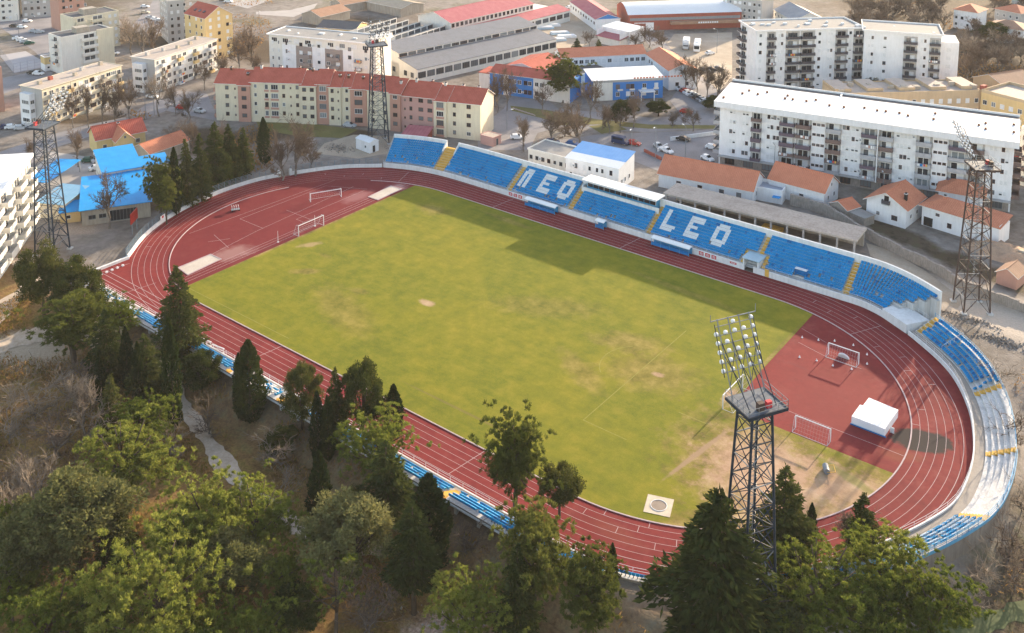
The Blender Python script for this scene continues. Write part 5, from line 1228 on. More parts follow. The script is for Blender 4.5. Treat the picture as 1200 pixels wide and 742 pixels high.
b = Bld('school_wing', 'long white school wing with an orange roof and a ribbon of windows', 'school', (658,68), (757,63), 6.8, 10, WHITE); b.body(); b.gable(T_ORA, 2.0, over=.4); b.wins('f', [b.w*(k+.5)/15 for k in range(15)], [4.3], 1.5, 1.4, 'wwn'); b.wins('f', [b.w*(k+.5)/15 for k in range(15)], [1.0], 1.5, 1.4, 'wn')
b = Bld('school_wing', 'short school wing with an orange roof running to a pale gable by the parked cars', 'school', (*G(757,63,6.8), 0), (*G(784,83,6.8), 0), 6.8, 10, WHITE); b.body(); b.gable(T_ORA, 2.0, over=.4); b.wins('f', [b.w*(k+.5)/9 for k in range(9)], [4.3], 1.5, 1.4, 'wn'); b.wins('r', [3, 6.5], [1.4], 1.2, 1.2, 'b')
b = Bld('school_courtyard_block', 'low dark flat roofed block inside the school courtyard', 'school', (660,92), (716,82), 3.6, 14, OFFW); b.body(); b.flat(M_DKROOF, par=.35, rim=OFFW); b.wins('f', [b.w*(k+.5)/5 for k in range(5)], [1.2], 1.6, 1.4, 'wb')
b = Bld('school_entrance_block', 'blue two storey entrance block with a white roof and white entrance canopy', 'school', (695,95), (777,91), 6.8, 11, BLUEW); b.body(); o = b.shed(M_SHEETW, 6.85, 7.6, over=.5); X = lambda u: b.lx(u, 4)
b.panel(0, X(718), -.2, 6.8, OFFW, t=.08); b.panel(0, b.w, 6.0, 6.82, GREYR, t=.12, name='fascia')
for u in (724,736,741,755,769): b.wins('f', [X(u)], (1.2, 3.7), 1.3, 1.5, 'wnb', .05)
for u in (727,741,755,769): b.panel(X(u)-.9, X(u)+.9, 3.0, 3.6, OFFW, t=.04, name='wall_panel')
mb = MB(); mb.box(X(748), X(765), -3, -.13, 2.9, 3.2, WHITE); b.part('entrance_canopy', mb)
for x in (X(749), X(764)): mb = MB(); mb.box(x-.15, x+.15, -2.8, -2.5, -.1, 2.895, M_RAIL); b.part('post', mb)
mb = MB()
for k in range(16): mb.box(X(742)+k*1.05, X(742)+k*1.05+(.7 if k != 7 else .1), -.45, -.38, 6.95, 7.45, T_ORA)
b.part('roof_lettering', mb, 'row of small orange letters along the roof edge')
# --- works and warehouses at the top
b = Bld('workshop', 'white workshop with a pale roof in front of the brick warehouse', 'workshop', (706,31), (738,38), 5.6, 9, WHITE); b.body(); b.shed(M_SHEETW, 5.65, 6.2, over=.3); b.wins('l', [2, 4.5, 7], [3], 1.2, 1.0, 'w'); b.body(2, b.w-1, -5, -.003, -.3, 2.8, OFFW, 'front_wing'); b.shed(T_MAG, 3.0, 3.8, 1.5, b.w-.8, -5.2, -.2)
b = Bld('warehouse', 'long red brick warehouse with a pale grey curved roof at the top edge', 'warehouse', (737,18), (869,14), 6.8, 21, BRICK); b.body(); mb = MB(); k = 10
for i in range(k):
    y0, y1 = 21*i/k, 21*(i+1)/k; z0, z1 = [6.85+3.2*math.sin(math.pi*min(1, y/21)) for y in (y0, y1)]
    mb.poly([(-.4,y0,z0),(b.w+.4,y0,z0),(b.w+.4,y1,z1),(-.4,y1,z1)], M_SHEETW); mb.poly([(-.1,y1,6.8),(-.1,y0,6.8),(-.1,y0,z0),(-.1,y1,z1)], BRICK); mb.poly([(b.w+.1,y0,6.8),(b.w+.1,y1,6.8),(b.w+.1,y1,z1),(b.w+.1,y0,z0)], BRICK)
b.part('roof', mb); b.panel(.5, b.w-.5, 4.2, 5.4, M_STEEL, t=.05, name='window_band'); b.panel(b.w*.36, b.w*.98, 2.6, 3.9, T_BROWN, t=2.2, name='awning'); b.panel(b.w*.15, b.w*.22, -.2, 3.4, WHITE, t=.06, name='gate')
mb = MB()
for i in range(9): mb.box(b.w*.60+i*1.0, b.w*.60+i*1.0+.7, -2.26, -2.21, 2.95, 3.6, M_SHEETW)
b.part('sign_lettering', mb, 'pale letters on the brown awning')
mb = MB()
for i in range(11): mb.box(b.w*.05+i*.62, b.w*.05+i*.62+.45, -.06, -.01, 3.0, 3.5, M_SHEETW)
b.part('sign_lettering', mb, 'white letters beside the gate')
b = Bld('workshop', 'long red roofed workshop with a blue gable end at the top edge', 'workshop', (*G(668,2,4.8), 0), (*G(698,23,4.8), 0), 4.8, 11, WHITE); b.body(); b.gable(T_MAG, 2.0, over=.3, wall=BLUEW); b.wins('f', [b.w*(k+.5)/10 for k in range(10)], [2.4], 1.6, 1.1, 'wb')
b = Bld('factory_hall', 'large factory hall with a raspberry red roof and white clerestory at the top edge', 'factory', (543,43), (668,12), 5.0, 26, OFFW); b.body(); b.shed(T_MAG, 5.02, 6.5, 0, None, 0, 7, over=.3); b.body(0, b.w*.75, 7.01, 26, -.3, 9.4, OFFW, 'hall_wall')
o = b.gable(T_MAG, 3.0, 0, b.w*.75, 7.01, 26, 9.4, over=.4)
n = 14
for k in range(n): b.win('f', b.w*(k+.5)/n, 2.2, b.w/n*.8, 1.8, rnd.choice('bdd'))
n = 20
for k in range(n): put('window', win_mesh(b.w*.75/n*.62, 1.5, 'b'), b.t, (b.w*.75*(k+.5)/n, 7.01, 7.4))
b.panel(b.w*.06, b.w*.10, -.2, 2.8, T_BLUE, name='door', label='light blue door'); b.panel(1, 18, 1, 4, GREYR, 'l', .05)
b = Bld('sawtooth_workshop', 'old workshop with rows of sawtooth skylights behind the far left floodlight tower', 'workshop', (488,52), (532,37), 6.2, 36, OLDC); b.body()
for k in range(5):
    y0 = 4+k*6.2; mb = MB(); mb.poly([(-.2,y0,8.4),(b.w+.2,y0,8.4),(b.w+.2,y0+6,6.25),(-.2,y0+6,6.25)], T_GREY); mb.poly([(-.2,y0,6.2),(b.w+.2,y0,6.2),(b.w+.2,y0,8.4),(-.2,y0,8.4)], OFFW)
    mb.poly([(b.w+.2,y0,6.2),(b.w+.2,y0+6,6.2),(b.w+.2,y0,8.4)], OFFW); mb.poly([(-.2,y0+6,6.2),(-.2,y0,6.2),(-.2,y0,8.4)], OFFW); b.part('skylight_roof', mb)
    for j in range(6): put('window', win_mesh(b.w/6*.85, 1.5, 'd'), b.t, (b.w*(j+.5)/6, y0, 6.5))
mb = MB(); mb.box(-.2, b.w+.2, -.2, 3.9, 6.203, 6.4, M_FIBRE); b.part('roof', mb); b.wins('f', [b.w*(k+.5)/8 for k in range(8)], [3.4], 2.0, 1.8, 'd'); b.wins('f', [b.w*(k+.5)/8 for k in range(3)], [.8], 1.6, 1.4, 'd')
b.body(-9, -.01, 2, 30, -.3, 5.6, OFFW, 'side_wing'); mb = MB(); mb.box(-9.2, -.02, 1.8, 30.2, 5.603, 5.8, M_FIBRE); b.part('side_roof', mb)
for z in (.9, 3.4):
    for k in range(4): put('window', win_mesh(1.5, 1.5, 'd'), b.t, (-8+k*2.2, 2, z))
b = Bld('long_shed', 'long two level grey roofed shed with ribbon windows behind the red apartment row', 'shed', (489,82), (652,46), 5.0, 22, OFFW); b.body(); b.shed(M_FIBRE, 5.05, 7.0, 0, None, 0, 11, over=.2); b.body(0, b.w, 11.01, 22, -.3, 8.6, OFFW, 'upper_wall'); mb = MB(); mb.poly([(-.3,10.8,8.7),(b.w+.3,10.8,8.7),(b.w+.3,22.3,10.4),(-.3,22.3,10.4)], M_FIBRE); mb.poly([(-.02,22,8.6),(-.02,11,8.6),(-.02,11,8.75),(-.02,22,10.3)], OFFW); mb.poly([(b.w+.02,11,8.6),(b.w+.02,22,8.6),(b.w+.02,22,10.3),(b.w+.02,11,8.75)], OFFW); b.part('upper_roof', mb)
n = 17
for k in range(n): b.win('f', b.w*(k+.5)/n, 1.8, b.w/n*.86, 2.2, 'd'); put('window', win_mesh(b.w/n*.86, 1.1, rnd.choice('ddb')), b.t, (b.w*(k+.5)/n, 11.01, 7.3))
b.wins('l', [3, 7, 14, 18], [1.6], 1.8, 1.8, 'd')
b = Bld('shed', 'dark grey roofed shed with a yellow wall behind the white and taupe block', 'shed', (372,32), (416,35), 4.6, 12, OCHRE); b.body(); b.gable(M_DKROOF, 1.8, over=.4)
b = Bld('shed', 'old brown roofed shed at the top edge left of the sawtooth workshop', 'shed', (376,20), (410,12), 4.0, 12, OLDC); b.body(); b.gable(T_BROWN, 2.0, over=.4)
b = Bld('shed', 'small brown roofed house at the top edge right of the old brown shed', 'house', (402,6), (436,0), 4.0, 10, OLDC); b.body(); b.gable(T_BROWN, 1.8, over=.4)
b = Bld('canopy', 'rusty open hall with a curved tan roof at the top edge above the sawtooth workshop', 'hall', (430,2), (470,10), 4.0, 14, OLDC); b.body(); b.gable(plain('tan_sheet', (.42, .34, .25), .7, .2), 1.6, over=.4)
b = Bld('shed', 'dark slate roofed long building behind the far white apartments', 'building', (*G(907,11,6), 0), (*G(930,24,6), 0), 6, 14, OFFW); b.body(); b.gable(T_GREY, 3.0, over=.4); b.wins('f', [b.w*(k+.5)/6 for k in range(6)], [1, 3.6], 1.2, 1.2, 'w')
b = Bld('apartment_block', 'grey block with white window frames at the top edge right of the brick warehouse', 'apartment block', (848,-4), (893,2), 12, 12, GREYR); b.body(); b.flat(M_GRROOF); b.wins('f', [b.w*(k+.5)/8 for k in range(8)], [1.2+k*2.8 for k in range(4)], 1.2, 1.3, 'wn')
# --- east edge
b = Bld('apartment_block', 'long low tan apartment building with a jagged beige roof line behind the long white block', 'apartment block', (982,111), (1150,107), 10.5, 12, TAN); b.body(); n = 9
o = b.flat(M_BEROOF, par=.4, rim=TAN); b.vents(o, 9, 10.56, OLDC, 6, 2.2, 1.0); b.wins('f', [b.w*(k+.5)/16 for k in range(16)], (1, 3.8, 7.0), 1.2, 1.4, 'nnw')
for k in range(0, n, 2): x0 = b.w*k/n; mb = MB(); mb.box(x0, x0+b.w/n, 2, 12, 10.57, 11.6, TAN, M_BEROOF); mb.obj('roof_step', o)
b = Bld('apartment_block', 'ochre block with a rust chimney slab and a sunken roof terrace at the right edge', 'apartment block', (1150,108), (1212,124), 10.5, 15, OCHRE); b.body(); o = b.flat(M_BEROOF, par=.9, rim=TAN); mb = MB(); mb.box(-1.2, -.01, 1, 3, -.2, 12.2, BRICK); b.part('chimney_stack', mb); b.wins('f', [b.w*(k+.5)/6 for k in range(6)], (1, 3.8, 7.0), 1.3, 1.4, 'wn')
b = Bld('house', 'brown roofed house corner at the right edge above the ochre block', 'house', (1178,102), (1215,96), 9.5, 12, TAN); b.body(); b.gable(T_BROWN, 2.4)
for lab, A, B_, h, d, m in (('white house with an orange hipped roof on the wooded slope at the upper right', (1118,11), (1145,15), 8, 11, WHITE), ('pale brown roofed house right of the orange roofed house at the top edge', (1166,10), (1196,16), 7, 11, GREYR), ('pale house with a brown roof at the right edge below the two upper houses', (1157,30), (1200,36), 6, 11, WHITE), ('small house at the upper right corner behind bare trees', (1186,-6), (1230,-2), 6, 10, OFFW)):
    b = Bld('house', lab, 'house', A, B_, h, d, m); b.body(); b.hip(T_TERRA if 'orange' in lab else T_BROWN, 2.4, over=.7); b.wins('f', [b.w*(k+.5)/4 for k in range(4)], [1.4+2.8*k for k in range(int(h/3))], 1.1, 1.2, 'nwb')
b = Bld('apartment_block', 'narrow balcony block cut by the right edge beside the long white block', 'apartment block', (1197,150), (1240,160), 15, 12, OFFW); b.body(); b.flat(M_GRROOF)
for k in range(5): b.balc('l', 4, 1.6+k*2.75, 5, 1.4, PAR[2], 'bar'); b.balc('f', 3, 1.6+k*2.75, 4, 1.2, PAR[1], 'solid')
# court fence and rubble
t = thing('court_fence', 'tall wire fence round the pale sports court at the left edge', 'fence', (*G(16, 86), 0)); o_ = np.array(G(16, 86))
P = [np.array(G(u, v))-o_ for u, v in ((0,66),(16,86),(49,79),(49,71))]
for p, q in zip(P[:-1], P[1:]):
    n = max(2, int(np.linalg.norm(q-p)/2.5)); mb = MB()
    for k in range(n+1): c = p+(q-p)*k/n; mb.bar((c[0],c[1],0), (c[0],c[1],3.5), .05, M_STEEL)
    for z in (.2, 1.2, 2.3, 3.4): mb.bar((p[0],p[1],z), (q[0],q[1],z), .025, M_STEEL, 3)
    mb.obj('fence_panel', t)
# ------------------------------------------------------------------ trees
def m_leaf(name, cols, trans=.35, dead=None):
    m = bpy.data.materials.new(name); m.use_nodes = True; nt = m.node_tree; nt.nodes.clear()
    out = N(nt, 'ShaderNodeOutputMaterial'); pos = N(nt, 'ShaderNodeNewGeometry').outputs['Position']
    f = noise(nt, .9, 3, .7, vec=pos); r = N(nt, 'ShaderNodeObjectInfo').outputs['Random']
    k = mth(nt, 'ADD', mth(nt, 'MULTIPLY', f, .75), mth(nt, 'MULTIPLY', r, .28))
    col = ramp(nt, k, [(.28, cols[0]), (.52, cols[1]), (.75, cols[2])])
    d = N(nt, 'ShaderNodeBsdfDiffuse'); t = N(nt, 'ShaderNodeBsdfTranslucent'); g = N(nt, 'ShaderNodeBsdfGlossy'); g.inputs['Roughness'].default_value = .45
    for n_ in (d, t): nt.links.new(col, n_.inputs['Color'])
    g.inputs['Color'].default_value = (.5, .5, .45, 1)
    a = N(nt, 'ShaderNodeMixShader'); a.inputs[0].default_value = trans; nt.links.new(d.outputs[0], a.inputs[1]); nt.links.new(t.outputs[0], a.inputs[2])
    b_ = N(nt, 'ShaderNodeMixShader'); b_.inputs[0].default_value = .0; nt.links.new(a.outputs[0], b_.inputs[1]); nt.links.new(g.outputs[0], b_.inputs[2])
    nt.links.new(b_.outputs[0], out.inputs['Surface']); return m
L_PINE = m_leaf('pine_needles', ((.062, .088, .016), (.150, .180, .030), (.285, .290, .066)), .45)
L_PDARK = m_leaf('dark_pine_needles', ((.05, .064, .016), (.11, .126, .026), (.20, .195, .05)), .35)
L_CON = m_leaf('conifer_needles', ((.027, .038, .011), (.062, .075, .020), (.135, .13, .036)), .25)
L_CYP = m_leaf('cypress_scales', ((.014, .026, .008), (.030, .046, .012), (.062, .075, .02)), .2)
L_OLV = m_leaf('grey_green_leaves', ((.062, .070, .025), (.125, .13, .048), (.23, .215, .085)), .35)
L_OAK = m_leaf('oak_leaves', ((.026, .038, .010), (.054, .066, .016), (.105, .105, .028)), .25)
L_DRY = m_leaf('dry_leaves', ((.16, .085, .03), (.30, .17, .06), (.45, .30, .13)), .3)
BARK = plain('bark', (.085, .062, .045), .95, .4, 1.5); BARKG = plain('grey_bark', (.20, .17, .145), .95, .35, 1.5); TWIG = plain('twigs', (.15, .108, .080), .95, .4, .15); TWIGP = plain('pale_twigs', (.26, .205, .155), .95, .35, .3)

def leaves(P, D, size, asp, rng, jit=.6):
    """pointed leaf-clump faces at P, long axis along D"""
    n = len(P); D = D+rng.normal(0, jit, (n, 3)); D /= np.linalg.norm(D, axis=1)[:, None]+1e-9
    A = rng.normal(0, 1, (n, 3)); S = np.cross(D, A); S /= np.linalg.norm(S, axis=1)[:, None]+1e-9
    l = (size*(.6+.8*rng.random(n)))[:, None] if np.ndim(size) == 0 else (size*(.6+.8*rng.random(n)))[:, None]
    w = l*asp*(.7+.6*rng.random(n))[:, None]
    V = np.stack([P-D*l*.5, P+S*w*.5+D*l*.05, P+D*l*.55, P-S*w*.5-D*l*.05], 1).reshape(-1, 3)
    F = np.arange(4*n).reshape(n, 4); return V, F
def sph(n, rng): d = rng.normal(0, 1, (n, 3)); return d/np.linalg.norm(d, axis=1)[:, None]
def limb_mesh(segs, mat, name='trunk'):
    mb = MB()
    for p, q, r0, r1, n in segs: mb.bar(p, q, r0, mat, n, r1)
    return mb.mesh(name, True)
# every prototype is one metre tall (scaled per tree); leaf faces are sized for about 13 m
def make_pine(seed, leaf, flat=1.0, nclump=170, bare=0.0, cz=.56, rx=.40, rz=.42, fill=.42):
    g = np.random.default_rng(seed); segs = []; top = np.array([g.normal(0, .04), g.normal(0, .04), .62]); mid = np.array([g.normal(0, .03), g.normal(0, .03), .3])
    segs += [((0,0,-.12), mid, .030, .024, 7), (mid, top, .024, .014, 6)]
    C_ = []; 
    nb = 12
    hubs = []
    for k in range(nb):
        a = 2*math.pi*(k+g.random()*.7)/nb; el = g.uniform(-.55, 1.0); rr = g.uniform(.6, 1.0)
        hubs.append(np.array([rx*rr*math.cos(a)*math.cos(el*.9), rx*rr*math.sin(a)*math.cos(el*.9), cz+rz*math.sin(el)*.9]))
    hubs += [np.array([g.normal(0, .08), g.normal(0, .08), cz+rz*.85]), np.array([g.normal(0,.1), g.normal(0,.1), cz+rz*.35])]
    for h in hubs:
        st = mid+(top-mid)*g.uniform(0, 1); b1 = st+(h-st)*.55+np.array([0, 0, -.03]); segs += [(st, b1, .012, .008, 5), (b1, h, .008, .004, 4)]
    for k in range(nclump):
        if g.random() < fill: d_ = sph(1, g)[0]; rr = g.uniform(.35, .95); c = np.array([d_[0]*rx*rr, d_[1]*rx*rr, cz+d_[2]*rz*rr*(1 if d_[2] > 0 else .75)])
        else: c = hubs[k % len(hubs)]+g.normal(0, 1, 3)*np.array([.115, .115, .085])*1.1
        C_.append((c, g.uniform(.045, .076)))
    Ps = []; Ds = []
    for c, r in C_:
        if g.random() < bare: continue
        for j in range(6):                      # tufts on the clump
            d = sph(1, g)[0]; d[2] = abs(d[2])*.8+.1; d /= np.linalg.norm(d); tc = c+d*r*np.array([1, 1, .7]); n = 44
            dd = sph(n, g)+d*.9+np.array([0, 0, .55]); dd /= np.linalg.norm(dd, axis=1)[:, None]; tr = r*.62
            Ps.append(tc+dd*tr*(.25+.75*g.random((n, 1)))); Ds.append(dd)
    P = np.concatenate(Ps); D = np.concatenate(Ds); P[:, 2] = cz+(P[:, 2]-cz)*flat
    V, F = leaves(P, D, .024, .28, g, .3)
    return arr_mesh('crown', V, F, [leaf]), limb_mesh(segs, BARK)
def make_con(seed, leaf, R0=.26, lo=.10, nlev=22, open_=1.0):
    g = np.random.default_rng(seed); segs = [((0,0,-.1), (0,0,.98), .022, .003, 7)]; Ps = []; Ds = []
    lean = g.normal(0, .02, 2)
    for k in range(nlev):
        f = k/(nlev-1); z = lo+(1-lo)*f**.9*.97; r = R0*(1-f)**.75*(.35+.65*min(1, (f+.12)*3.2))
        nb = max(4, int(9*(1-f)+3))
        for j in range(nb):
            a = g.random()*2*math.pi; L = r*g.uniform(.55, 1.2)+.012; dz = -.25*L+g.normal(0, .02)
            e = np.array([math.cos(a)*L, math.sin(a)*L, dz]); o = np.array([lean[0]*z, lean[1]*z, z]); segs.append((o, o+e*.85, .0045*(1-f)+.0012, .001, 3))
            n = int(14+L*300*open_); t = g.random(n)**.6; side = np.array([-math.sin(a), math.cos(a), 0])
            sp = g.normal(0, 1, n)*(.25*L*(1.15-t)+.012)
            P = o+e*t[:, None]*1.05+side*sp[:, None]+np.c_[np.zeros(n), np.zeros(n), -np.abs(g.normal(0, .013, n))+.06*L*np.sin(t*3)]
            Ps.append(P); Ds.append(e/np.linalg.norm(e)+side*np.sign(sp)[:, None]*.5+np.array([0, 0, .1]))
    P = np.concatenate(Ps); D = np.concatenate(Ds); V, F = leaves(P, D, .034, .40, g, .35)
    return arr_mesh('crown', V, F, [leaf]), limb_mesh(segs, BARK)
def make_cyp(seed, leaf, r0=.10, n=5200):
    g = np.random.default_rng(seed); z = g.random(n)**.85; prof = np.interp(z, [0, .06, .25, .5, .75, .92, 1], [.35, .75, 1, .92, .66, .30, .04])*r0
    a = g.random(n)*2*math.pi; lump = 1+.16*np.sin(a*3+z*9+seed)+.12*np.sin(a*5-z*23)+.10*np.sin(z*47+a*2); rr = prof*lump*(.55+.5*g.random(n)**.5)
    P = np.c_[rr*np.cos(a), rr*np.sin(a), .045+z*.95]; D = np.c_[np.cos(a)*.35, np.sin(a)*.35, np.ones(n)]
    V, F = leaves(P, D, .034, .34, g, .25)
    return arr_mesh('crown', V, F, [leaf]), limb_mesh([((0,0,-.1), (0,0,.5), .016, .008, 6), ((0,0,.5), (0,0,.95), .008, .002, 4)], BARK)
def make_oak(seed, leaf, nc=60, lo=.16, rx=.40):
    g = np.random.default_rng(seed); segs = [((0,0,-.1), (0,0,.4), .03, .018, 6)]; Ps = []; Ds = []
    for k in range(nc):
        d = sph(1, g)[0]; rr = g.uniform(.45, 1.0); c = np.array([d[0]*rx*rr, d[1]*rx*rr, lo+.12+(.80-lo)*.5+d[2]*rr*(.84-lo)*.5]); c[2] = max(lo, c[2])
        c[:2] *= 1.0-.45*max(0, (c[2]-.5)/.5)
        if k % 4 == 0: segs.append(((0,0,.3), c, .010, .003, 4))
        r = g.uniform(.06, .115); n = 300; dd = sph(n, g); Ps.append(c+dd*r*(.45+.6*g.random((n, 1)))); Ds.append(dd+np.array([0, 0, .4]))
    P = np.concatenate(Ps); D = np.concatenate(Ds); V, F = leaves(P, D, .025, .55, g, .6)
    return arr_mesh('crown', V, F, [leaf]), limb_mesh(segs, BARK)
def make_bare(seed, mat, spread=.55, levels=5, up=.35, nkid=(4, 4, 5, 5), thick=1.0, trunk=.28):
    g = np.random.default_rng(seed); V = []; F = []; TS = []
    def seg(p, q, r0, r1, big):
        if big: TS.append((p, q, r0, r1, 5)); return
        d = q-p; s_ = np.cross(d, g.normal(0, 1, 3)); s_ /= np.linalg.norm(s_)+1e-9; t_ = np.cross(d, s_); t_ /= np.linalg.norm(t_)+1e-9; k = len(V)
        V.extend([p+s_*r0, p-s_*r0*.5+t_*r0*.87, p-s_*r0*.5-t_*r0*.87, q+s_*r1, q-s_*r1*.5+t_*r1*.87, q-s_*r1*.5-t_*r1*.87])
        for a, b_ in ((0, 1), (1, 2), (2, 0)): F.append((k+a, k+b_, k+3+b_, k+3+a))
    def grow(p, d, L, r, lv):
        q = p+d*L; m = p+d*L*.5+g.normal(0, L*.06, 3); seg(p, m, r, r*.8, lv < 2); seg(m, q, r*.8, r*.6, lv < 2)
        if lv >= levels-1: return
        for k in range(nkid[min(lv, len(nkid)-1)]):
            a = g.uniform(.35, 1.0) if lv else g.uniform(.55, 1.0); st = p+(q-p)*a; nd = d+g.normal(0, spread, 3)+np.array([0, 0, up*.35]); nd /= np.linalg.norm(nd)
            grow(st, nd, L*g.uniform(.5, .78), max(r*.5, .0021), lv+1)
    grow(np.array([0, 0, -.04]), np.array([g.normal(0, .06), g.normal(0, .06), 1.0]), trunk+.04, .022*thick, 0)
    for k in range(3): d = np.array([g.normal(0, .45), g.normal(0, .45), 1.0]); grow(np.array([0, 0, trunk*g.uniform(.6, 1)]), d/np.linalg.norm(d), .26, .012*thick, 1)
    V = np.array(V); zt = V[:, 2].max(); V /= zt; tr = limb_mesh([(np.array(p)/zt, np.array(q)/zt, r0, r1, n) for p, q, r0, r1, n in TS], BARKG)
    return arr_mesh('twigs', V, np.array(F), [mat]), tr
PROTO = {
 'pine': [make_pine(1, L_PINE), make_pine(2, L_PINE, .95, 175), make_pine(3, L_PINE, 1.05, 165, 0, .58, .36, .42)],
 'pdark': [make_pine(11, L_PDARK, 1.05, 185, 0, .55, .30, .44, .88), make_pine(12, L_PDARK, 1.0, 190, 0, .54, .32, .44, .88)],
 'half': [make_pine(21, L_PINE, .9, 34, .45, .62, .46, .30)],
 'con': [make_con(31, L_CON), make_con(32, L_CON, .30, .08, 24), make_con(33, L_CON, .22, .12, 20)],
 'tall': [make_con(41, L_CON, .22, .34, 18), make_con(42, L_CON, .24, .30, 18, .8)],
 'cyp': [make_cyp(51, L_CYP), make_cyp(52, L_CYP, .11), make_cyp(53, L_CYP, .085, 4600)],
 'olive': [make_oak(61, L_OLV, 66), make_oak(62, L_OLV, 60, .12)],
 'oak': [make_oak(71, L_OAK, 70, .14), make_oak(72, L_OAK, 64, .10)],
 'bare': [make_bare(81, TWIG, .55, 6, .35, (4, 4, 4, 4, 3)), make_bare(82, TWIG, .48, 6, .4, (4, 4, 4, 4, 3)), make_bare(83, TWIG, .65, 6, .3, (4, 4, 4, 4, 3)), make_bare(84, TWIG, .5, 6, .6, (5, 4, 4, 4, 3), 1.0, .22)],
 'pale': [make_bare(91, TWIGP, .5), make_bare(92, TWIGP, .6, 5, .4)],
 'scrub': [make_bare(95, TWIG, .7, 5, .5, (5, 4, 4, 3), .7, .10), make_bare(96, TWIGP, .65, 5, .6, (5, 4, 4, 3), .7, .10)],
}
KWM = {}
for k_, v_ in PROTO.items():
    for c_, t_ in v_:
        co_ = np.empty(len(c_.vertices)*3, np.float32); c_.vertices.foreach_get('co', co_); co_ = co_.reshape(-1, 3); zt_ = np.percentile(co_[:, 2], 99.9)
        rr_ = np.hypot(co_[:, 0], co_[:, 1]); KWM[c_.name] = 2*np.percentile(rr_, 97)*.93
        c_.vertices.foreach_set('co', (co_*np.array([1, 1, 1/zt_], np.float32)).ravel()); c_.update()
CAT = {'cyp': ('cypress_tree', 'cypress'), 'pine': ('pine_tree', 'pine tree'), 'pdark': ('pine_tree', 'pine tree'), 'half': ('pine_tree', 'pine tree'), 'con': ('conifer_tree', 'conifer'), 'tall': ('conifer_tree', 'conifer'),
       'olive': ('evergreen_tree', 'tree'), 'oak': ('evergreen_tree', 'tree'), 'bare': ('bare_tree', 'tree'), 'pale': ('bare_tree', 'tree'), 'scrub': ('bare_shrub', 'shrub')}
GRP = {'cyp': 'dark cypresses around the ground', 'pine': 'yellow green pines in the near wood', 'pdark': 'dark pines', 'con': 'dark conifers', 'tall': 'dark conifers', 'olive': 'round evergreens in the near wood', 'oak': 'round evergreens in the near wood', 'bare': 'bare winter trees', 'pale': 'bare winter trees', 'scrub': 'bare shrubs', 'half': 'yellow green pines in the near wood'}
tcount = 0
def tree(kind, u, vt, H, wpx, label, base=None):
    """crown top at pixel (u, vt) and H metres tall (or standing at pixel base), wpx: crown width in photograph pixels"""
    global tcount
    if base is not None: x, y, z = GT(u, base)
    else:
        z = 0
        for _ in range(10): x, y = G(u, vt, z+H); z = .5*z+.5*terrain(x, y)
    w = np.array([x-CX, y-CY, H*.5-CH])@_f; wm = wpx*w/FPX
    pr = PROTO[kind]; crown, trunk = pr[tcount % len(pr)]; tcount += 1
    nm, cat = CAT[kind]; t = thing(nm, label, cat, (x, y, z), random.uniform(0, 6.28), GRP[kind]); s_ = wm/KWM[crown.name]*(1.14 if kind in ('pine', 'olive') else 1.0)
    for n_, me in (('crown' if kind not in ('bare', 'pale', 'scrub') else 'twigs', crown), ('trunk', trunk)): put(n_, me, t, None, 0, (s_, s_, H))
    return t
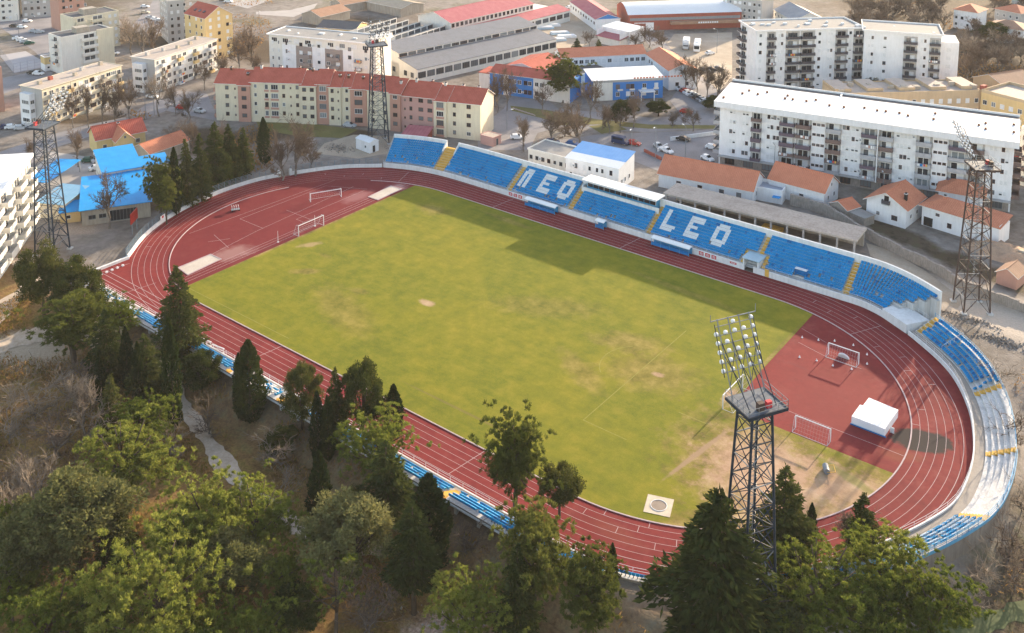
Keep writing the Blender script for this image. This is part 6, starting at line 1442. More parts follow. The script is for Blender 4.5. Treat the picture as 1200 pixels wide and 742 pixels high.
for a in (
 ('cyp', 290, 398, 14.5, 36, 'broad based dark cypress standing alone beside the near stand'),
 ('cyp', 279, 413, 11, 16, 'small cypress leaning against the broad based cypress'),
 ('cyp', 197, 373, 19.5, 23, 'tallest and slimmest cypress, at the upper end of the gravel path'),
 ('cyp', 146, 382, 12, 17, 'slim cypress left of the tallest cypress'),
 ('con', 208, 312, 17, 56, 'ragged dark conifer rising above the near straight at the left'),
 ('oak', 233, 412, 7, 48, 'low spreading dark tree below the near stand, right of the tallest cypress'),
 ('oak', 46, 287, 15, 56, 'broad dark tree below the left floodlight tower'),
 ('oak', 88, 303, 15, 64, 'broad dark tree by the corner of the sprint lanes'),
 ('pdark', 84, 340, 14, 80, 'spreading pine with a bare trunk over the dirt road'),
 ('pine', 138, 345, 9, 48, 'yellow green pine over the left end of the near stand'),
 ('con', 122, 362, 14, 52, 'dense dark conifer left of the slim cypress'),
 ('con', 170, 392, 12, 44, 'grey green conifer between the two slim cypresses'),
 ('con', 128, 440, 11, 34, 'small pointed conifer above the bright pine'),
 ('oak', 352, 424, 11, 46, 'rounded dark tree hiding the middle of the near stand'),
 ('cyp', 371, 458, 12, 19, 'left of the pair of slim cypresses by the middle of the near stand'),
 ('cyp', 383, 463, 11, 16, 'right of the pair of slim cypresses by the middle of the near stand'),
 ('con', 393, 432, 12, 34, 'bluish conifer between the cypress pair and the rounded grey tree'),
 ('oak', 424, 422, 13, 50, 'grey green tree standing in front of the pitch edge'),
 ('cyp', 461, 450, 9, 22, 'short thick cypress at the edge of the grass, in front of the track'),
 ('pine', 440, 486, 11, 80, 'round yellow green pine below the short thick cypress'),
 ('cyp', 373, 528, 14.5, 30, 'black green cypress at the lower end of the gravel path'),
 ('oak', 412, 570, 8, 44, 'small dark bush tree behind the grey green round pine'),
 ('tall', 452, 522, 15, 66, 'dark conifer with a bare trunk over the gravel path'),
 ('cyp', 502, 555, 14, 50, 'broad dark cypress in front of the near seats'),
 ('tall', 483, 592, 15, 64, 'open dark conifer on a thin bare trunk above the brown rubble'),
 ('pdark', 602, 484, 15.5, 80, 'tall dark pine covering the track at the middle of the near straight'),
 ('oak', 656, 545, 8, 48, 'small dark tree beside the near bend of the track'),
 ('pdark', 628, 590, 16, 96, 'big pine with open limbs below the tall dark pine'),
 ('con', 606, 640, 13, 56, 'pointed dark conifer at the bottom edge in front of the big pine'),
 ('pdark', 690, 645, 13, 92, 'wide pine at the bottom edge left of the small cypress'),
 ('cyp', 718, 636, 7, 14, 'small slim cypress beside the single row of blue seats'),
 ('pine', 552, 676, 10, 90, 'bright pine at the bottom edge below the brown rubble'),
 ('con', 845, 580, 20, 140, 'huge dark conifer at the foot of the near floodlight tower, on its left'),
 ('con', 921, 549, 14, 72, 'tall dark conifer just right of the near floodlight tower'),
 ('cyp', 952, 589, 8, 15, 'small cypress right of the near floodlight tower'),
 ('con', 1013, 580, 9, 42, 'small dark conifer in front of the near bend at the right'),
 ('pine', 962, 640, 13, 140, 'wide yellow green pine right of the near floodlight tower'),
 ('pine', 1038, 624, 11, 90, 'yellow green pine in front of the curved stand'),
 ('pine', 1092, 664, 12, 104, 'outermost yellow green pine at the right, beside the blue seats'),
 ('olive', 915, 700, 8, 96, 'grey green round pine at the bottom edge right of the huge conifer'),
 ('pine', 1030, 695, 9, 90, 'low pine at the bottom edge between the two wide pines at the right'),
 ('pine', 168, 460, 11, 66, 'bright lime green pine left of the tallest cypress'),
 ('pine', 142, 496, 14, 112, 'large green pine below the bright lime green pine'),
 ('olive', 85, 552, 16, 112, 'tall grey green tree beside the bare thicket at the left'),
 ('pine', 238, 556, 15, 112, 'wide green pine left of the path'),
 ('pine', 298, 560, 14, 88, 'bright pine whose right side touches the gravel path'),
 ('pine', 175, 634, 16, 140, 'biggest yellow green pine at the bottom left'),
 ('pine', 62, 682, 13, 112, 'pine in the bottom left corner'),
 ('pine', 122, 688, 10, 70, 'small pine between the corner pine and the biggest pine'),
 ('olive', 268, 622, 11, 80, 'dull grey green tree in the dark gap right of the biggest pine'),
 ('olive', 408, 586, 12, 96, 'grey green round pine beside the lower end of the path'),
 ('half', 390, 655, 11, 96, 'half dead pine with bare grey limbs at the bottom edge'),
 ('pine', -2, 588, 11, 40, 'pine cut by the left edge beside the bare thicket'),
 ('pine', 235, 700, 10, 80, 'low pine at the bottom edge right of the biggest pine'),
 
 
 ('pine', 215, 590, 13, 90, 'pine filling the gap between the wide green pine and the biggest pine'), ('olive', 30, 600, 12, 80, 'grey green tree at the left edge below the pale leafless trees'), ('pine', 330, 640, 9, 60, 'small bright pine right of the dull grey green tree'),
 ('pine', 10, 650, 10, 70, 'pine at the left edge above the corner pine'), ('oak', 345, 690, 7, 60, 'dark bush at the bottom edge left of the half dead pine'), ('pine', 300, 705, 9, 80, 'low pine at the bottom edge below the dull grey green tree'), ('con', 135, 590, 10, 44, 'dark conifer squeezed behind the biggest pine'),
 ('cyp', 160, 400, 12, 15, 'slim cypress close to the tallest cypress, on its left'), ('cyp', 116, 410, 10, 14, 'short slim cypress between the dense conifer and the thicket'), ('oak', 330, 500, 5, 40, 'low dark bush on the slope below the near stand'), ('oak', 478, 650, 6, 44, 'low dark bush beside the thin bare trunk'),  
 ('pdark', 184, 185, 15, 40, 'dark pine beside the blue warehouse roof'), ('cyp', 203, 172, 17, 15, 'narrow cypress first in the dark row behind the left bend'),
 ('con', 217, 163, 17, 26, 'dark conifer second in the row behind the left bend'), ('con', 233, 158, 17, 26, 'dark conifer third in the row behind the left bend'), ('con', 250, 144, 17, 34, 'tallest dark conifer in the row behind the left bend'),
 ('con', 268, 146, 15, 30, 'dark conifer right of the tallest in the row behind the left bend'), ('pdark', 192, 205, 12, 30, 'small dark pine at the corner of the blue warehouse'), ('con', 284, 150, 13, 22, 'last dark conifer at the right of the row behind the left bend'),
 ('cyp', 308, 137, 13.5, 15, 'single cypress in front of the left half of the red apartment row'),
 ('pdark', 660, 64, 16, 44, 'large dark pine in front of the blue school buildings'), ('con', 1035, 58, 12, 26, 'dark conifer in front of the far white apartments'),
 ('oak', 734, 116, 7, 28, 'dark domed tree by the street in front of the school entrance'), ('oak', 722, 122, 6, 18, 'small domed tree left of the dark domed tree by the street'), ('oak', 772, 118, 5, 26, 'low round bush tree by the parked red car'), ('oak', 838, 112, 5, 26, 'dark bush at the corner of the long white block'),
 ('oak', 1022, 92, 6, 22, 'brown green bush beside the dark conifer at the far white apartments'), ('con', 676, 45, 6, 12, 'small conifer in the works yard'), ('con', 702, 46, 6, 12, 'small dark conifer beside the white workshop'),
 ('oak', 1166, 26, 8, 40, 'evergreen in front of the houses at the upper right'), ('oak', 1125, 212, 4, 14, 'small palm-like bush beside the rear terracotta roofed house'),
): tree(*a)
BT = [  # bare trees: kind, u, top, base, width
 ('pale',155,14,66,34,'pale bare tree right of the laundry balcony block'),('pale',168,22,70,32,'second pale bare tree right of the laundry balcony block'),('bare',180,20,62,28,'bare tree behind the old grey ended block'),
 ('bare',86,102,150,22,'bare street tree by the left end of the long old block'),('bare',104,98,150,24,'second bare street tree before the long old block'),('bare',120,86,148,26,'third bare street tree before the long old block'),('bare',136,92,146,30,'tallest bare tree at the right end of the long old block'),
 ('bare',152,92,142,30,'bare tree left of the old grey ended block'),('pale',187,76,136,30,'pale bare tree before the grey end wall'),('bare',206,92,134,24,'bare tree before the glazed balconies'),('bare',221,104,142,26,'bare tree beside the parked red car at the street'),
 ('bare',240,70,106,22,'bare tree before the right end of the old grey ended block'),('bare',262,60,104,30,'bare tree below the tall yellow building'),('bare',280,40,84,32,'bare tree right of the tall yellow building'),('bare',295,28,78,34,'bare tree between the yellow building and the white and taupe block'),('bare',272,78,108,24,'bare tree at the corner of the red apartment row'),('bare',300,62,92,30,'bare tree behind the roof of the red apartment row'),
 ('bare',346,136,206,60,'wide bare tree before the salmon balconies of the red row'),('bare',330,150,212,40,'bare tree left of the wide bare tree before the red row'),('bare',365,168,200,30,'low bare tree beside the gravel by the red row'),('bare',225,140,180,36,'brownish bare tree beside the yellow house'),('bare',255,138,190,34,'bare tree behind the tallest dark conifer'),('pale',208,138,170,30,'pale bare tree above the red brown shed'),
 ('bare',128,200,268,46,'dark bare tree in front of the blue warehouse'),('bare',92,150,196,30,'leaning bare tree in the yard left of the yellow house'),('bare',32,160,190,24,'bare tree at the street corner by the white balcony block'),
 ('bare',582,82,132,26,'bare tree before the blue school, left of two'),('bare',594,78,130,28,'bare tree before the blue school, right of two'),('bare',614,136,178,30,'bare tree beside the small pinkish hut'),('bare',645,128,168,46,'round bare tree by the street behind the seat letters'),('bare',676,120,172,56,'largest round bare tree by the street behind the seat letters'),('bare',636,96,134,24,'bare tree at the foot of the large dark pine'),('bare',693,92,140,30,'tall bare tree between the dark pine and the entrance block'),
 ('bare',706,120,152,20,'thin bare street tree, first of three on the grass verge'),('bare',713,122,156,18,'thin bare street tree, second of three on the grass verge'),('bare',727,126,156,20,'thin bare street tree, third of three on the grass verge'),('bare',742,108,150,34,'bare tree rising out of the dark domed tree'),('bare',812,124,154,30,'bare street tree before the parked car row'),('bare',788,130,150,18,'small bare tree beside the parked red car'),
 ('bare',803,64,106,26,'bare tree at the end of the parked row, left of four'),('bare',816,68,112,30,'bare tree beside the gravel lot, second of four'),('bare',828,70,116,30,'bare tree beside the gravel lot, third of four'),('bare',842,76,118,28,'bare tree beside the gravel lot, right of four'),('bare',662,130,160,24,'bare tree between the two round bare trees'),('bare',760,30,56,30,'bare brown tree on the bank before the brick warehouse'),('bare',745,34,58,26,'second bare tree on the bank before the brick warehouse'),('bare',775,36,58,26,'third bare tree on the bank before the brick warehouse'),
 ('bare',975,80,104,26,'bare tree before the far white apartments'),('bare',690,36,56,18,'bare tree in the works yard'),
 ('bare',1003,590,640,70,'leafless tree twigs over the near bend at the right'),
 ('scrub',40,440,492,80,'bare shrub in the thicket below the dirt road'),('scrub',92,420,470,80,'bare shrub beside the dark pine trunk'),('scrub',12,462,520,70,'bare shrub at the left edge, upper one'),('scrub',66,476,536,84,'bare shrub in the middle of the thicket'),('scrub',104,470,530,60,'bare shrub left of the lime green pine'),('scrub',22,520,584,70,'bare shrub at the left edge, middle one'),('pale',50,520,600,66,'pale leafless tree in the thicket'),('pale',20,560,650,70,'pale leafless tree by the left edge'),('scrub',20,610,672,70,'bare shrub at the left edge, lower one'),('pale',100,440,510,50,'pale leafless tree behind the pointed conifer'),
 ('scrub',200,500,540,60,'bare shrub beside the path, right of the green pine'),('scrub',245,470,510,50,'dry shrub between the path and the near stand'),('scrub',320,505,545,70,'dry shrub on the slope below the broad based cypress'),('scrub',545,612,650,60,'dry shrub below the near seats'),('scrub',330,560,600,56,'dry shrub right of the gravel path'),('scrub',430,700,742,70,'dry shrub right of the half dead pine'),
 ('scrub',1165,420,455,50,'brown shrub outside the curved stand, uppermost'),('scrub',1190,480,520,50,'brown shrub outside the curved stand at the right edge'),('scrub',1196,560,600,50,'bare tree outside the lower end of the curved stand'),('scrub',1180,610,660,60,'bare tree at the corner below the bare white steps'),('scrub',1150,640,690,70,'brown shrub above the mossy path'),('scrub',1190,640,690,60,'brown shrub at the right edge above the mossy path'),('scrub',1130,680,730,60,'brown shrub beside the outermost pine'),
]
for k, u, vt, vb, w, lab in BT:
    x, y, z = GT(u, vb); lo, hi = 1, 40
    for _ in range(30):
        m = (lo+hi)/2
        if PX(x, y, z+m)[1] > vt: lo = m
        else: hi = m
    tree(k, u, vt, lo, w, lab, vb)
rw = random.Random(5); spots = []
names = ('bare tree on the wooded slope behind the far white apartments', 'bare tree in the brown wood right of the far white apartments')
while len(spots) < 60:
    u, v = rw.uniform(1000, 1215), rw.uniform(4, 92)
    if u < 1125 and v > 34-(u-1000)*.06: continue
    if 1112 < u < 1165 and v < 36 or 1150 < u and 24 < v < 50 or (u > 1140 and v > 84): continue
    if any(abs(u-a)+2*abs(v-b_) < 11 for a, b_ in spots): continue
    spots.append((u, v))
    tree(rw.choice(('bare', 'bare', 'pale')), u, 0, rw.uniform(7, 11), rw.uniform(24, 34), names[0 if u < 1112 else 1], v+8)
# --- undergrowth: uncountable dry stems, grass and ivy on the near slope
def scatter(name, n, fn, leafmat, size, asp, up, seed):
    g = np.random.default_rng(seed); P = []
    while len(P) < n:
        q = fn(g)
        if q is not None: P.append(q)
    P = np.array(P); D = np.tile(np.array([0, 0, 1.0]), (len(P), 1))*up+g.normal(0, .5, (len(P), 3)); sz = size*(.5+g.random(len(P)))
    P[:, 2] += sz*.3; V, F = leaves(P, D, sz, asp, g, .3); stuff(put(name, arr_mesh(name, V, F, [leafmat])))
def near_slope(g):
    x = g.uniform(-75, 112); y = g.uniform(-108, -49)
    if math.hypot(x-42.5, y-2) < 52: return None
    k = math.sin(x*.31+2*math.sin(y*.23))+math.sin(y*.37+1.7*math.sin(x*.19))
    if g.random() > .25+.35*k: return None
    for px_, py_ in PATHPTS:
        if abs(x-px_) < 2 and abs(y-py_) < 2: return None
    return (x, y, terrain(x, y))
PATHPTS = [tuple(p) for p in Path([GT(u, v)[:2] for u, v in ((188,425),(210,466),(246,520),(278,562),(318,594),(356,622),(430,640),(520,650))], 2.0).p]+[tuple(p) for p in Path([GT(u, v)[:2] for u, v in ((-70,455),(0,408),(60,392),(105,392),(140,400))], 2.0).p]
scatter('undergrowth', 42000, near_slope, L_DRY, .6, .22, 1.0, 1)
scatter('grass', 26000, near_slope, m_leaf('slope_grass', ((.09, .08, .012), (.16, .14, .02), (.24, .19, .04))), .5, .25, 1.0, 2)
def thicket(g):
    u, v = g.uniform(-30, 190), g.uniform(425, 690)
    if v < 430+.0*u or u > 120+60*(v < 480): return None
    x, y, z = GT(u, v); return (x, y, z+g.random()**2*2.2)
scatter('thicket', 9000, thicket, TWIG, 1.1, .035, 1.0, 3)
def rubble(g):
    c = ((46, -62, 7, 4), (66, -58, 7, 4), (57, -66, 7, 3), (76, 50.5, 5, 1.5), (83, 46, 4, 2), (-73, 50, 6, 3), (-88, 41, 5, 3))[g.integers(7)]
    x, y = c[0]+g.normal(0, .5)*c[2], c[1]+g.normal(0, .5)*c[3]
    if y > 0 and math.hypot(x-42.5, y-2) < 53.5 and x > 40: return None
    return (x, y, terrain(x, y)-.05)
scatter('rubble', 3000, rubble, plain('rubble_stone', (.36, .28, .22), .9, .4, 1.0), .34, .9, .1, 4)
def outer(g):
    x, y = g.uniform(88, 140), g.uniform(-60, 45)
    if math.hypot(x-42.5, y-2) < 54: return None
    if math.sin(x*.3+2*math.sin(y*.2))+g.normal(0, .5) < 0: return None
    return (x, y, terrain(x, y))
scatter('undergrowth', 9000, outer, L_DRY, .5, .22, .8, 5)
def town(g):
    u, v = g.uniform(0, 1200), g.uniform(0, 240)
    x, y = G(u, v, 0)
    if y < 52 and x > -92: return None
    k = math.sin(x*.07+2*math.sin(y*.05))+math.sin(y*.08+1.7*math.sin(x*.06))
    if k < .55 or not (1000 < u < 1200 and v < 100 or 1080 < u and v > 230 or 150 < u < 320 and 130 < v < 240 or 260 < u < 320 and v < 75 or 590 < u < 720 and 88 < v < 118): return None
    return (x, y, 0)
scatter('undergrowth', 9000, town, L_DRY, .8, .3, .8, 6)
# ------------------------------------------------------------------ vehicles and street furniture
PAINT = {n: plain('paint_'+n, c, .3, .05, 3) for n, c in (('white', (.72, .73, .74)), ('silver', (.42, .44, .46)), ('grey', (.16, .17, .18)), ('black', (.02, .022, .025)), ('red', (.36, .03, .025)), ('blue', (.03, .10, .28)), ('dark blue', (.015, .035, .10)), ('green', (.03, .10, .07)), ('beige', (.48, .42, .32)), ('orange', (.55, .16, .03)))}
M_CGLASS = plain('car_glass', (.02, .025, .03), .1, .1); M_TYRE = plain('tyre', (.02, .02, .02), .9); M_HUB = plain('hub', (.35, .36, .37), .4); M_LIGHT = plain('tail_light', (.4, .02, .02), .3); M_HEAD = plain('head_light', (.75, .75, .72), .2)
def shell(mb, secs, mat):
    """lofted body: secs = [(x, halfwidth_low, halfwidth_high, zlow, zhigh)]"""
    k0 = len(mb.v); n = 6; i = mb.mi(mat)
    for x, wl, wh, zl, zh in secs: mb.v += [(x,-wl*.9,zl),(x,-wl,zl+(zh-zl)*.35),(x,-wh,zh),(x,wh,zh),(x,wl,zl+(zh-zl)*.35),(x,wl*.9,zl)]
    for a in range(len(secs)-1):
        for j in range(n): l = (j+1) % n; mb.f.append((k0+a*n+j, k0+a*n+l, k0+(a+1)*n+l, k0+(a+1)*n+j)); mb.m.append(i)
    mb.f.append(tuple(k0+j for j in reversed(range(n)))); mb.m.append(i); e = k0+(len(secs)-1)*n; mb.f.append(tuple(e+j for j in range(n))); mb.m.append(i)
_CAR = {}
def car_parts(kind, col):
    k = (kind, col)
    if k in _CAR: return _CAR[k]
    P = PAINT[col]; b = MB(); g = MB()
    if kind == 'van':
        shell(b, [(-2.5,.9,.85,.3,1.1),(-2.45,.95,.9,.3,2.3),(1.2,.95,.9,.3,2.3),(1.75,.95,.88,.3,1.35),(2.5,.9,.8,.3,1.05),(2.6,.8,.7,.35,.8)], P); L = 1.7
        g.poly([(1.24,-.8,2.18),(1.24,.8,2.18),(1.76,.82,1.38),(1.76,-.82,1.38)][::-1], M_CGLASS)
        for s_ in (-1, 1): g.box(-2.0, 1.1, s_*.935-.02, s_*.935+.02, 1.45, 2.0, M_CGLASS)
    else:
        hb = kind == 'hatch'; r = -2.0 if hb else -2.15
        shell(b, [(r,.75,.7,.35,.85),(r+.12,.85,.78,.25,.95),(-.9 if not hb else -1.2,.88,.8,.22,.98),(.9,.88,.8,.22,.95),(1.7,.86,.76,.25,.82),(2.05,.72,.62,.35,.62)], P)
        shell(b, [(r+.35 if hb else -1.45,.74,.62,.95,1.0),(-1.35 if hb else -.95,.74,.58,.95,1.44),(.1,.75,.58,.95,1.47),(.95,.75,.66,.93,.98)], P); L = 1.3
        g.poly([(.14,-.56,1.45),(.14,.56,1.45),(.93,.64,1.0),(.93,-.64,1.0)][::-1], M_CGLASS)
        xb = (r+.36, -1.36) if hb else (-1.44, -.96)
        g.poly([(xb[1]-.01,.55,1.43),(xb[1]-.01,-.55,1.43),(xb[0]-.02,-.62,1.02),(xb[0]-.02,.62,1.02)][::-1], M_CGLASS)
        for s_ in (-1, 1):
            q = [(xb[1]-.2,s_*.735,1.03),(.75,s_*.735,1.03),(.1,s_*.615,1.40),(xb[1],s_*.615,1.40)]; g.poly(q if s_ < 0 else q[::-1], M_CGLASS)
    w = MB(); w.disc((0,0,0), (0,1,0), .31, .2, M_TYRE, 12); w.disc((0,0,0), (0,1,0), .18, .22, M_HUB, 8)
    l = MB(); l.box(-.03, .03, -.16, .16, -.08, .08, M_HEAD); t = MB(); t.box(-.03, .03, -.14, .14, -.09, .09, M_LIGHT)
    _CAR[k] = (b.mesh('body', False), g.mesh('windows'), w.mesh('wheel'), l.mesh('headlight'), t.mesh('tail_light'), L); return _CAR[k]
def car(kind, col, u, v, hd, label, group=None, xyz=None):
    x, y = G(u, v); z = .06; b, g, w, l, t_, L = car_parts(kind, col)
    t = thing('van' if kind == 'van' else 'parked_car', label, 'van' if kind == 'van' else 'car', (x, y, z), R(hd), group or 'cars parked in the town')
    put('body', b, t); put('windows', g, t)
    for sx_ in (-L, L):
        for s_ in (-.78, .78): put('wheel', w, t, (sx_, s_, .31))
    for s_ in (-.5, .5): put('headlight', l, t, (2.03 if kind != 'van' else 2.57, s_, .62)); put('tail_light', t_, t, (-2.12 if kind == 'sedan' else -1.97 if kind == 'hatch' else -2.5, s_, .72))
ORD = ('first', 'second', 'third', 'fourth', 'fifth', 'sixth', 'seventh', 'eighth', 'ninth', 'tenth')
for k, (c, kd) in enumerate((('white','sedan'),('red','hatch'),('white','hatch'),('white','sedan'),('grey','sedan'),('black','hatch'),('grey','sedan'),('silver','hatch'),('white','sedan'))):
    car(kd, c, 799+k*3.9, 106+k*2.05, 62, '%s car, %s from the school end of the slanting row by the gravel lot' % (c, ORD[k]), 'cars in the slanting row by the gravel lot')
for k, c in enumerate(('white','white','silver','green')): car('hatch' if k % 2 else 'sedan', c, 21+k*4.4, 46.5+k*1.9, 70, '%s car, %s from the left in the row beside the fenced court' % (c, ORD[k]), 'cars in the row beside the fenced court')
for a in (
 ('hatch','white',32,26,35,'white car alone on the street left of the cream blocks'),('sedan','black',17,32,30,'black car at the kerb beside a white one, upper left'),('hatch','white',26,33,30,'white car at the kerb beside a black one, upper left'),('sedan','silver',40,38,60,'silver car left of two by the grass island'),('hatch','silver',46,39,60,'silver car right of two by the grass island'),
 ('sedan','white',38,20,20,'white car at the far kerb, upper left'),('hatch','grey',62,19,20,'grey car in front of the shaded tower block, upper left'),('sedan','grey',66,18,20,'second grey car in front of the shaded tower block'),('hatch','grey',10,18,20,'grey car at the upper left corner'),
 ('sedan','black',39,87,30,'black car before the roofs of the long old block'),('hatch','white',45,88,30,'white car before the roofs of the long old block'),
 ('sedan','dark blue',6,151,60,'dark blue car at the left edge below the long old block'),('hatch','white',14,151,60,'white car next to the dark blue car at the left edge'),('hatch','silver',25,152,60,'silver car, third from the left edge below the long old block'),
 ('sedan','white',179,115,20,'white car on the street left of the red car'),('hatch','red',214,128,30,'red car on the street before the red apartment row'),('sedan','silver',234,132,10,'silver car beside the end of the red apartment row'),
 ('hatch','white',119,182,75,'white car in front of the yellow house'),('hatch','black',129,178,75,'black car at the wall of the yellow house'),('sedan','silver',117,190,75,'silver car behind the white one in front of the yellow house'),('sedan','white',114,199,75,'white car at the edge of the stepped blue roof'),('hatch','green',105,190,50,'dark green car alone in the yard'),('hatch','white',94,225,60,'white car beside the cream shed in the yard'),
 ('hatch','white',668,10,60,'white car at the upper edge beside the red roofed workshop'),('hatch','white',606,163,40,'white car at the street corner by the pinkish hut'),('sedan','dark blue',648,168,10,'dark blue car beside the round bare tree'),('hatch','blue',671,171,10,'blue car beside the flat roofed annex'),
 ('hatch','red',743,170,5,'red car behind the dark blue van'),('sedan','black',801,165,10,'black car at the end of the low white wall'),('sedan','white',782,179,-20,'white car in front of the white barrier'),('hatch','silver',772,174,-30,'silver car behind the white barrier'),('hatch','white',829,188,-20,'white car beside the orange roofed house'),('hatch','red',804,133,15,'red car beside the low round bush tree'),('sedan','black',765,126,10,'black car behind the dark domed tree'),
 ('hatch','white',835,175,10,'white car under the balconies of the long white block'),('hatch','white',832,64,70,'white car on the gravel lot beside the bus'),('sedan','grey',826,84,20,'grey car left in the row at the far side of the bare trees'),('sedan','black',834,83,20,'black car middle in the row at the far side of the bare trees'),('sedan','grey',842,82,20,'grey car right in the row at the far side of the bare trees'),
 ('hatch','white',170,9,30,'white car at the top edge by the pale bare trees'),('hatch','beige',170,16,40,'beige car at the top edge below a white one'),('sedan','silver',176,22,40,'silver car, first of the cluster beside the grey tower block'),('sedan','white',182,24,40,'white car, second of the cluster beside the grey tower block'),('hatch','silver',188,26,40,'silver car, third of the cluster beside the grey tower block'),
 ('sedan','white',268,3,30,'white car at the top edge right of the yellow building'),('sedan','black',262,1,30,'black car at the top edge right of the yellow building'),('hatch','white',134,64,30,'white car at the foot of the lit cream block'),
 ('hatch','white',1196,196,70,'white car at the right edge beside the long white block'),('hatch','red',1194,184,70,'red car at the right edge beside the long white block'),('hatch','white',466,86,10,'white car under the gable of the long grey shed'),('hatch','silver',410,149,20,'silver car at the foot of the salmon end of the red row'),
): car(*a)
car('van', 'dark blue', 727, 169, 5, 'dark blue van on the street behind the blue roofed building')
# white barrier and low wall in the car park
def bar_thing(name, label, cat, px, h, w, mat):
    a, b_ = G(*px[0]), G(*px[1]); t = thing(name, label, cat, (*a, 0), math.atan2(b_[1]-a[1], b_[0]-a[0])); L = math.hypot(b_[0]-a[0], b_[1]-a[1])
    mb = MB(); mb.box(0, L, -w/2, w/2, -.1, h, mat); mb.obj('wall', t); mb = MB(); mb.box(-.03, L+.03, -w/2-.04, w/2+.04, h+.003, h+.08, mat); mb.obj('coping', t)
bar_thing('low_wall', 'low white wall curving off the street in front of the long white block', 'wall', ((786,165),(838,158)), 1.0, .4, M_WHITE)
bar_thing('low_wall', 'short pale wall between the two parked cars by the orange roofed house', 'wall', ((771,178),(782,172)), .9, .4, M_WHITE)
bar_thing('low_wall', 'dark low wall along the street below the dark blue van', 'wall', ((755,178),(775,188)), .8, .3, BRICK)
# bus and truck
def big(name, label, cat, u, v, hd, L, H, bus):
    x, y = G(u, v); t = thing(name, label, cat, (x, y, .05), R(hd)); mb = MB(); W_ = 1.25; m = PAINT['white']
    if bus: shell(mb, [(-L/2,W_,W_*.94,.4,H-.1),(-L/2+.1,W_,W_*.95,.35,H),(L/2-.5,W_,W_*.95,.35,H),(L/2-.1,W_,W_*.9,.35,H-.3),(L/2,W_*.95,W_*.85,.4,1.2)], m); mb.obj('body', t)
    else:
        mb.box(-L/2, L/2-2.1, -W_, W_, .9, H, m); mb.obj('cargo_box', t); mb = MB(); shell(mb, [(L/2-1.9,1.15,1.1,.5,2.5),(L/2-.5,1.15,1.05,.5,2.5),(L/2-.1,1.15,1.1,.5,1.5),(L/2,1.1,1.05,.5,1.2)], PAINT['silver']); mb.obj('cab', t)
    g = MB()
    if bus:
        for s_ in (-1, 1): g.box(-L/2+.6, L/2-1, s_*1.225-.02, s_*1.225+.035, 1.5, 2.5, M_CGLASS)
        g.box(L/2-.06, L/2+.02, -1.0, 1.0, 1.3, 2.6, M_CGLASS)
    else: g.poly([(L/2-.52,-.95,2.4),(L/2-.52,.95,2.4),(L/2-.05,1.0,1.55),(L/2-.05,-1.0,1.55)][::-1], M_CGLASS)
    g.obj('windows', t); w = MB(); w.disc((0,0,0),(0,1,0),.48,.3,M_TYRE,12); wm = w.mesh('wheel')
    for xx in (-L*.3, L*.34):
        for s_ in (-1.05, 1.05): put('wheel', wm, t, (xx, s_, .48))
    mb = MB(); mb.box(-L*.25, L*.2, -.7, .7, H+.003, H+.25, M_SHEETW); mb.obj('roof_unit', t)
big('bus', 'white coach parked on the gravel lot', 'bus', 817, 58, -65, 10.5, 3.2, True); big('truck', 'white box truck parked beside the coach on the gravel lot', 'truck', 804, 56, -65, 9.0, 3.4, False)
# lamp posts
for u, v, h, lab in ((66,152,8,'street lamp by the parked cars below the long old block'),(171,140,8,'street lamp behind the yellow house'),(181,136,8,'street lamp right of the yellow house'),(594,152,6,'street lamp at the corner by the pinkish hut'),(768,186,9,'street lamp in the car park below the van'),(803,186,9,'street lamp in front of the black car'),(840,62,9,'lamp post on the gravel lot'),(740,184,8,'street lamp beside the dark blue van'),(907,205,8,'lamp post before the long white block'),(22,40,8,'lamp post by the row of cars beside the court'),(83,30,8,'lamp post at the grass island, upper left'),(304,35,8,'lamp post right of the yellow building'),(1034,232,6,'post before the ground floor of the long white block')):
    x, y = G(u, v); t = thing('street_lamp', lab, 'street lamp', (x, y, 0), random.uniform(0, 6), 'street lamps in the town'); mb = MB(); mb.bar((0,0,-.1),(0,0,h),.11,M_TOWG,6,.06); mb.obj('pole', t); mb = MB(); mb.bar((0,0,h),(1.4,0,h+.3),.05,M_TOWG); mb.obj('arm', t); mb = MB(); mb.box(1.2,1.9,-.14,.14,h+.22,h+.36,M_LAMP); mb.obj('lamp_head', t)
# building material in the works yard, rubble heap
for k, (u, v, c, lab) in enumerate(((656,40,'light blue stack of sheets in the works yard, upper',0),(664,44,'pale stack of sheets in the works yard, right',0),(652,48,'pale blue stack of sheets in the works yard, lower',0),(646,31,'white stack of boards in the works yard beside the factory hall',0),(638,34,'second white stack of boards beside the factory hall',0))):
    x, y = G(u, v); t = thing('sheet_stack', c, 'stack', (x, y, .03), R(50)); mb = MB(); mb.box(-4, 4, -1.2, 1.2, 0, .7, M_SHEETW if k % 2 else plain('pale_blue_pack', (.40, .52, .62), .5)); mb.obj('pack', t); mb = MB(); mb.box(-3.7, 3.4, -1.0, 1.3, .703, 1.1, M_SHEETW); mb.obj('pack', t)
x, y = G(1176, 298); t = thing('rubble_heap', 'heap of tan rubble and roof tiles behind the low garden wall at the right', 'rubble heap', (x, y, 0)); g = np.random.default_rng(8); n = 18; V = []; F = []
for i in range(n+1):
    for j in range(n+1):
        a, b_ = (i/n-.5)*16, (j/n-.5)*9; r = math.hypot(a/8, b_/4.5); V.append((a, b_, max(-.2, 2.4*(1-r**1.5)+g.normal(0, .25)*(r < 1))))
F = [(i*(n+1)+j, (i+1)*(n+1)+j, (i+1)*(n+1)+j+1, i*(n+1)+j+1) for i in range(n) for j in range(n)]
put('heap', arr_mesh('heap', V, F, [stained('rubble_tan', (.46, .31, .21), (.24, .17, .12), .7, .95, 1.5)]), t)
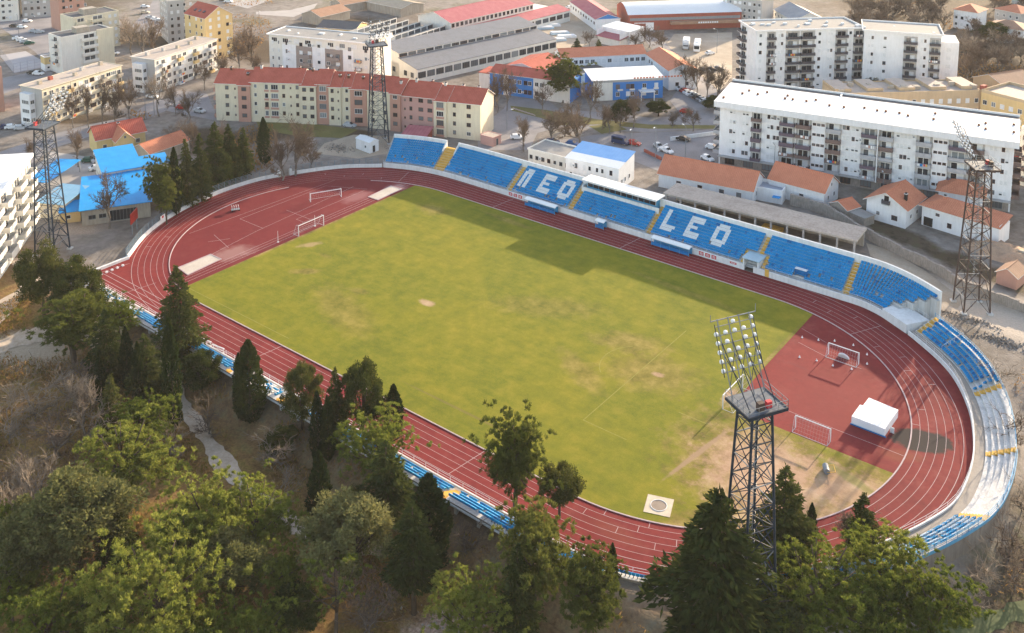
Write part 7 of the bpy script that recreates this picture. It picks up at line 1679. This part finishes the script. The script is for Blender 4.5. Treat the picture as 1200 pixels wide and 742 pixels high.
# ------------------------------------------------------------------ sun, sky and camera
scn = bpy.context.scene
wd = bpy.data.worlds.new('World'); scn.world = wd; wd.use_nodes = True
nt = wd.node_tree; sk = nt.nodes.new('ShaderNodeTexSky'); sk.sky_type = 'NISHITA'; sk.sun_disc = False
SUN_EL, SUN_AZ = 14.0, 2.0
sk.sun_elevation = R(SUN_EL); sk.sun_rotation = R(SUN_AZ); sk.altitude = 200; sk.air_density = 1.0; sk.dust_density = 1.2; sk.ozone_density = 1.0
tint = nt.nodes.new('ShaderNodeMix'); tint.data_type = 'RGBA'; tint.blend_type = 'MULTIPLY'; tint.inputs['Factor'].default_value = 1; tint.inputs['B'].default_value = (1.18, 1.01, .90, 1)
nt.links.new(sk.outputs[0], tint.inputs['A']); nt.links.new(tint.outputs['Result'], nt.nodes['Background'].inputs[0]); nt.nodes['Background'].inputs[1].default_value = .15
sl = bpy.data.lights.new('sun', 'SUN'); sl.energy = 3.7; sl.angle = R(.6); sl.color = (1.0, .82, .58)
so = bpy.data.objects.new('sun', sl); C.objects.link(so)
sv = Vector((math.sin(R(SUN_AZ))*math.cos(R(SUN_EL)), math.cos(R(SUN_AZ))*math.cos(R(SUN_EL)), math.sin(R(SUN_EL))))
so.rotation_euler = sv.to_track_quat('Z', 'Y').to_euler(); so.location = (60, 200, 120)
hz = MB(); hz.box(-700, 420, -260, 900, -9, 112, None); hme = bpy.data.meshes.new('haze'); hme.from_pydata(hz.v, [], hz.f)
hm = bpy.data.materials.new('haze'); hm.use_nodes = True; hn = hm.node_tree; hn.nodes.clear(); ho = hn.nodes.new('ShaderNodeOutputMaterial'); hv = hn.nodes.new('ShaderNodeVolumePrincipled')
hv.inputs['Color'].default_value = (.95, .93, .92, 1); hv.inputs['Density'].default_value = .00007; hv.inputs['Anisotropy'].default_value = 0.0; hn.links.new(hv.outputs[0], ho.inputs['Volume']); hme.materials.append(hm)
stuff(put('haze', hme))
cd = bpy.data.cameras.new('camera'); co = bpy.data.objects.new('camera', cd); C.objects.link(co)
co.location = (CX, CY, CH); co.rotation_euler = (math.pi/2-PITCH, 0, -YAW)
cd.sensor_fit = 'HORIZONTAL'; cd.sensor_width = 36; cd.lens = 36*FPX/1200; cd.shift_y = -SHV/1200
cd.clip_start = 1; cd.clip_end = 5000
scn.camera = co
scn.view_settings.view_transform = 'Standard'; scn.view_settings.look = 'None'; scn.view_settings.gamma = 1; scn.view_settings.use_curve_mapping = False
scn.view_settings.exposure = 1.8
try:
    scn.cycles.use_denoising = True; scn.cycles.max_bounces = 6; scn.cycles.transparent_max_bounces = 4; scn.cycles.use_adaptive_sampling = True
except Exception: pass
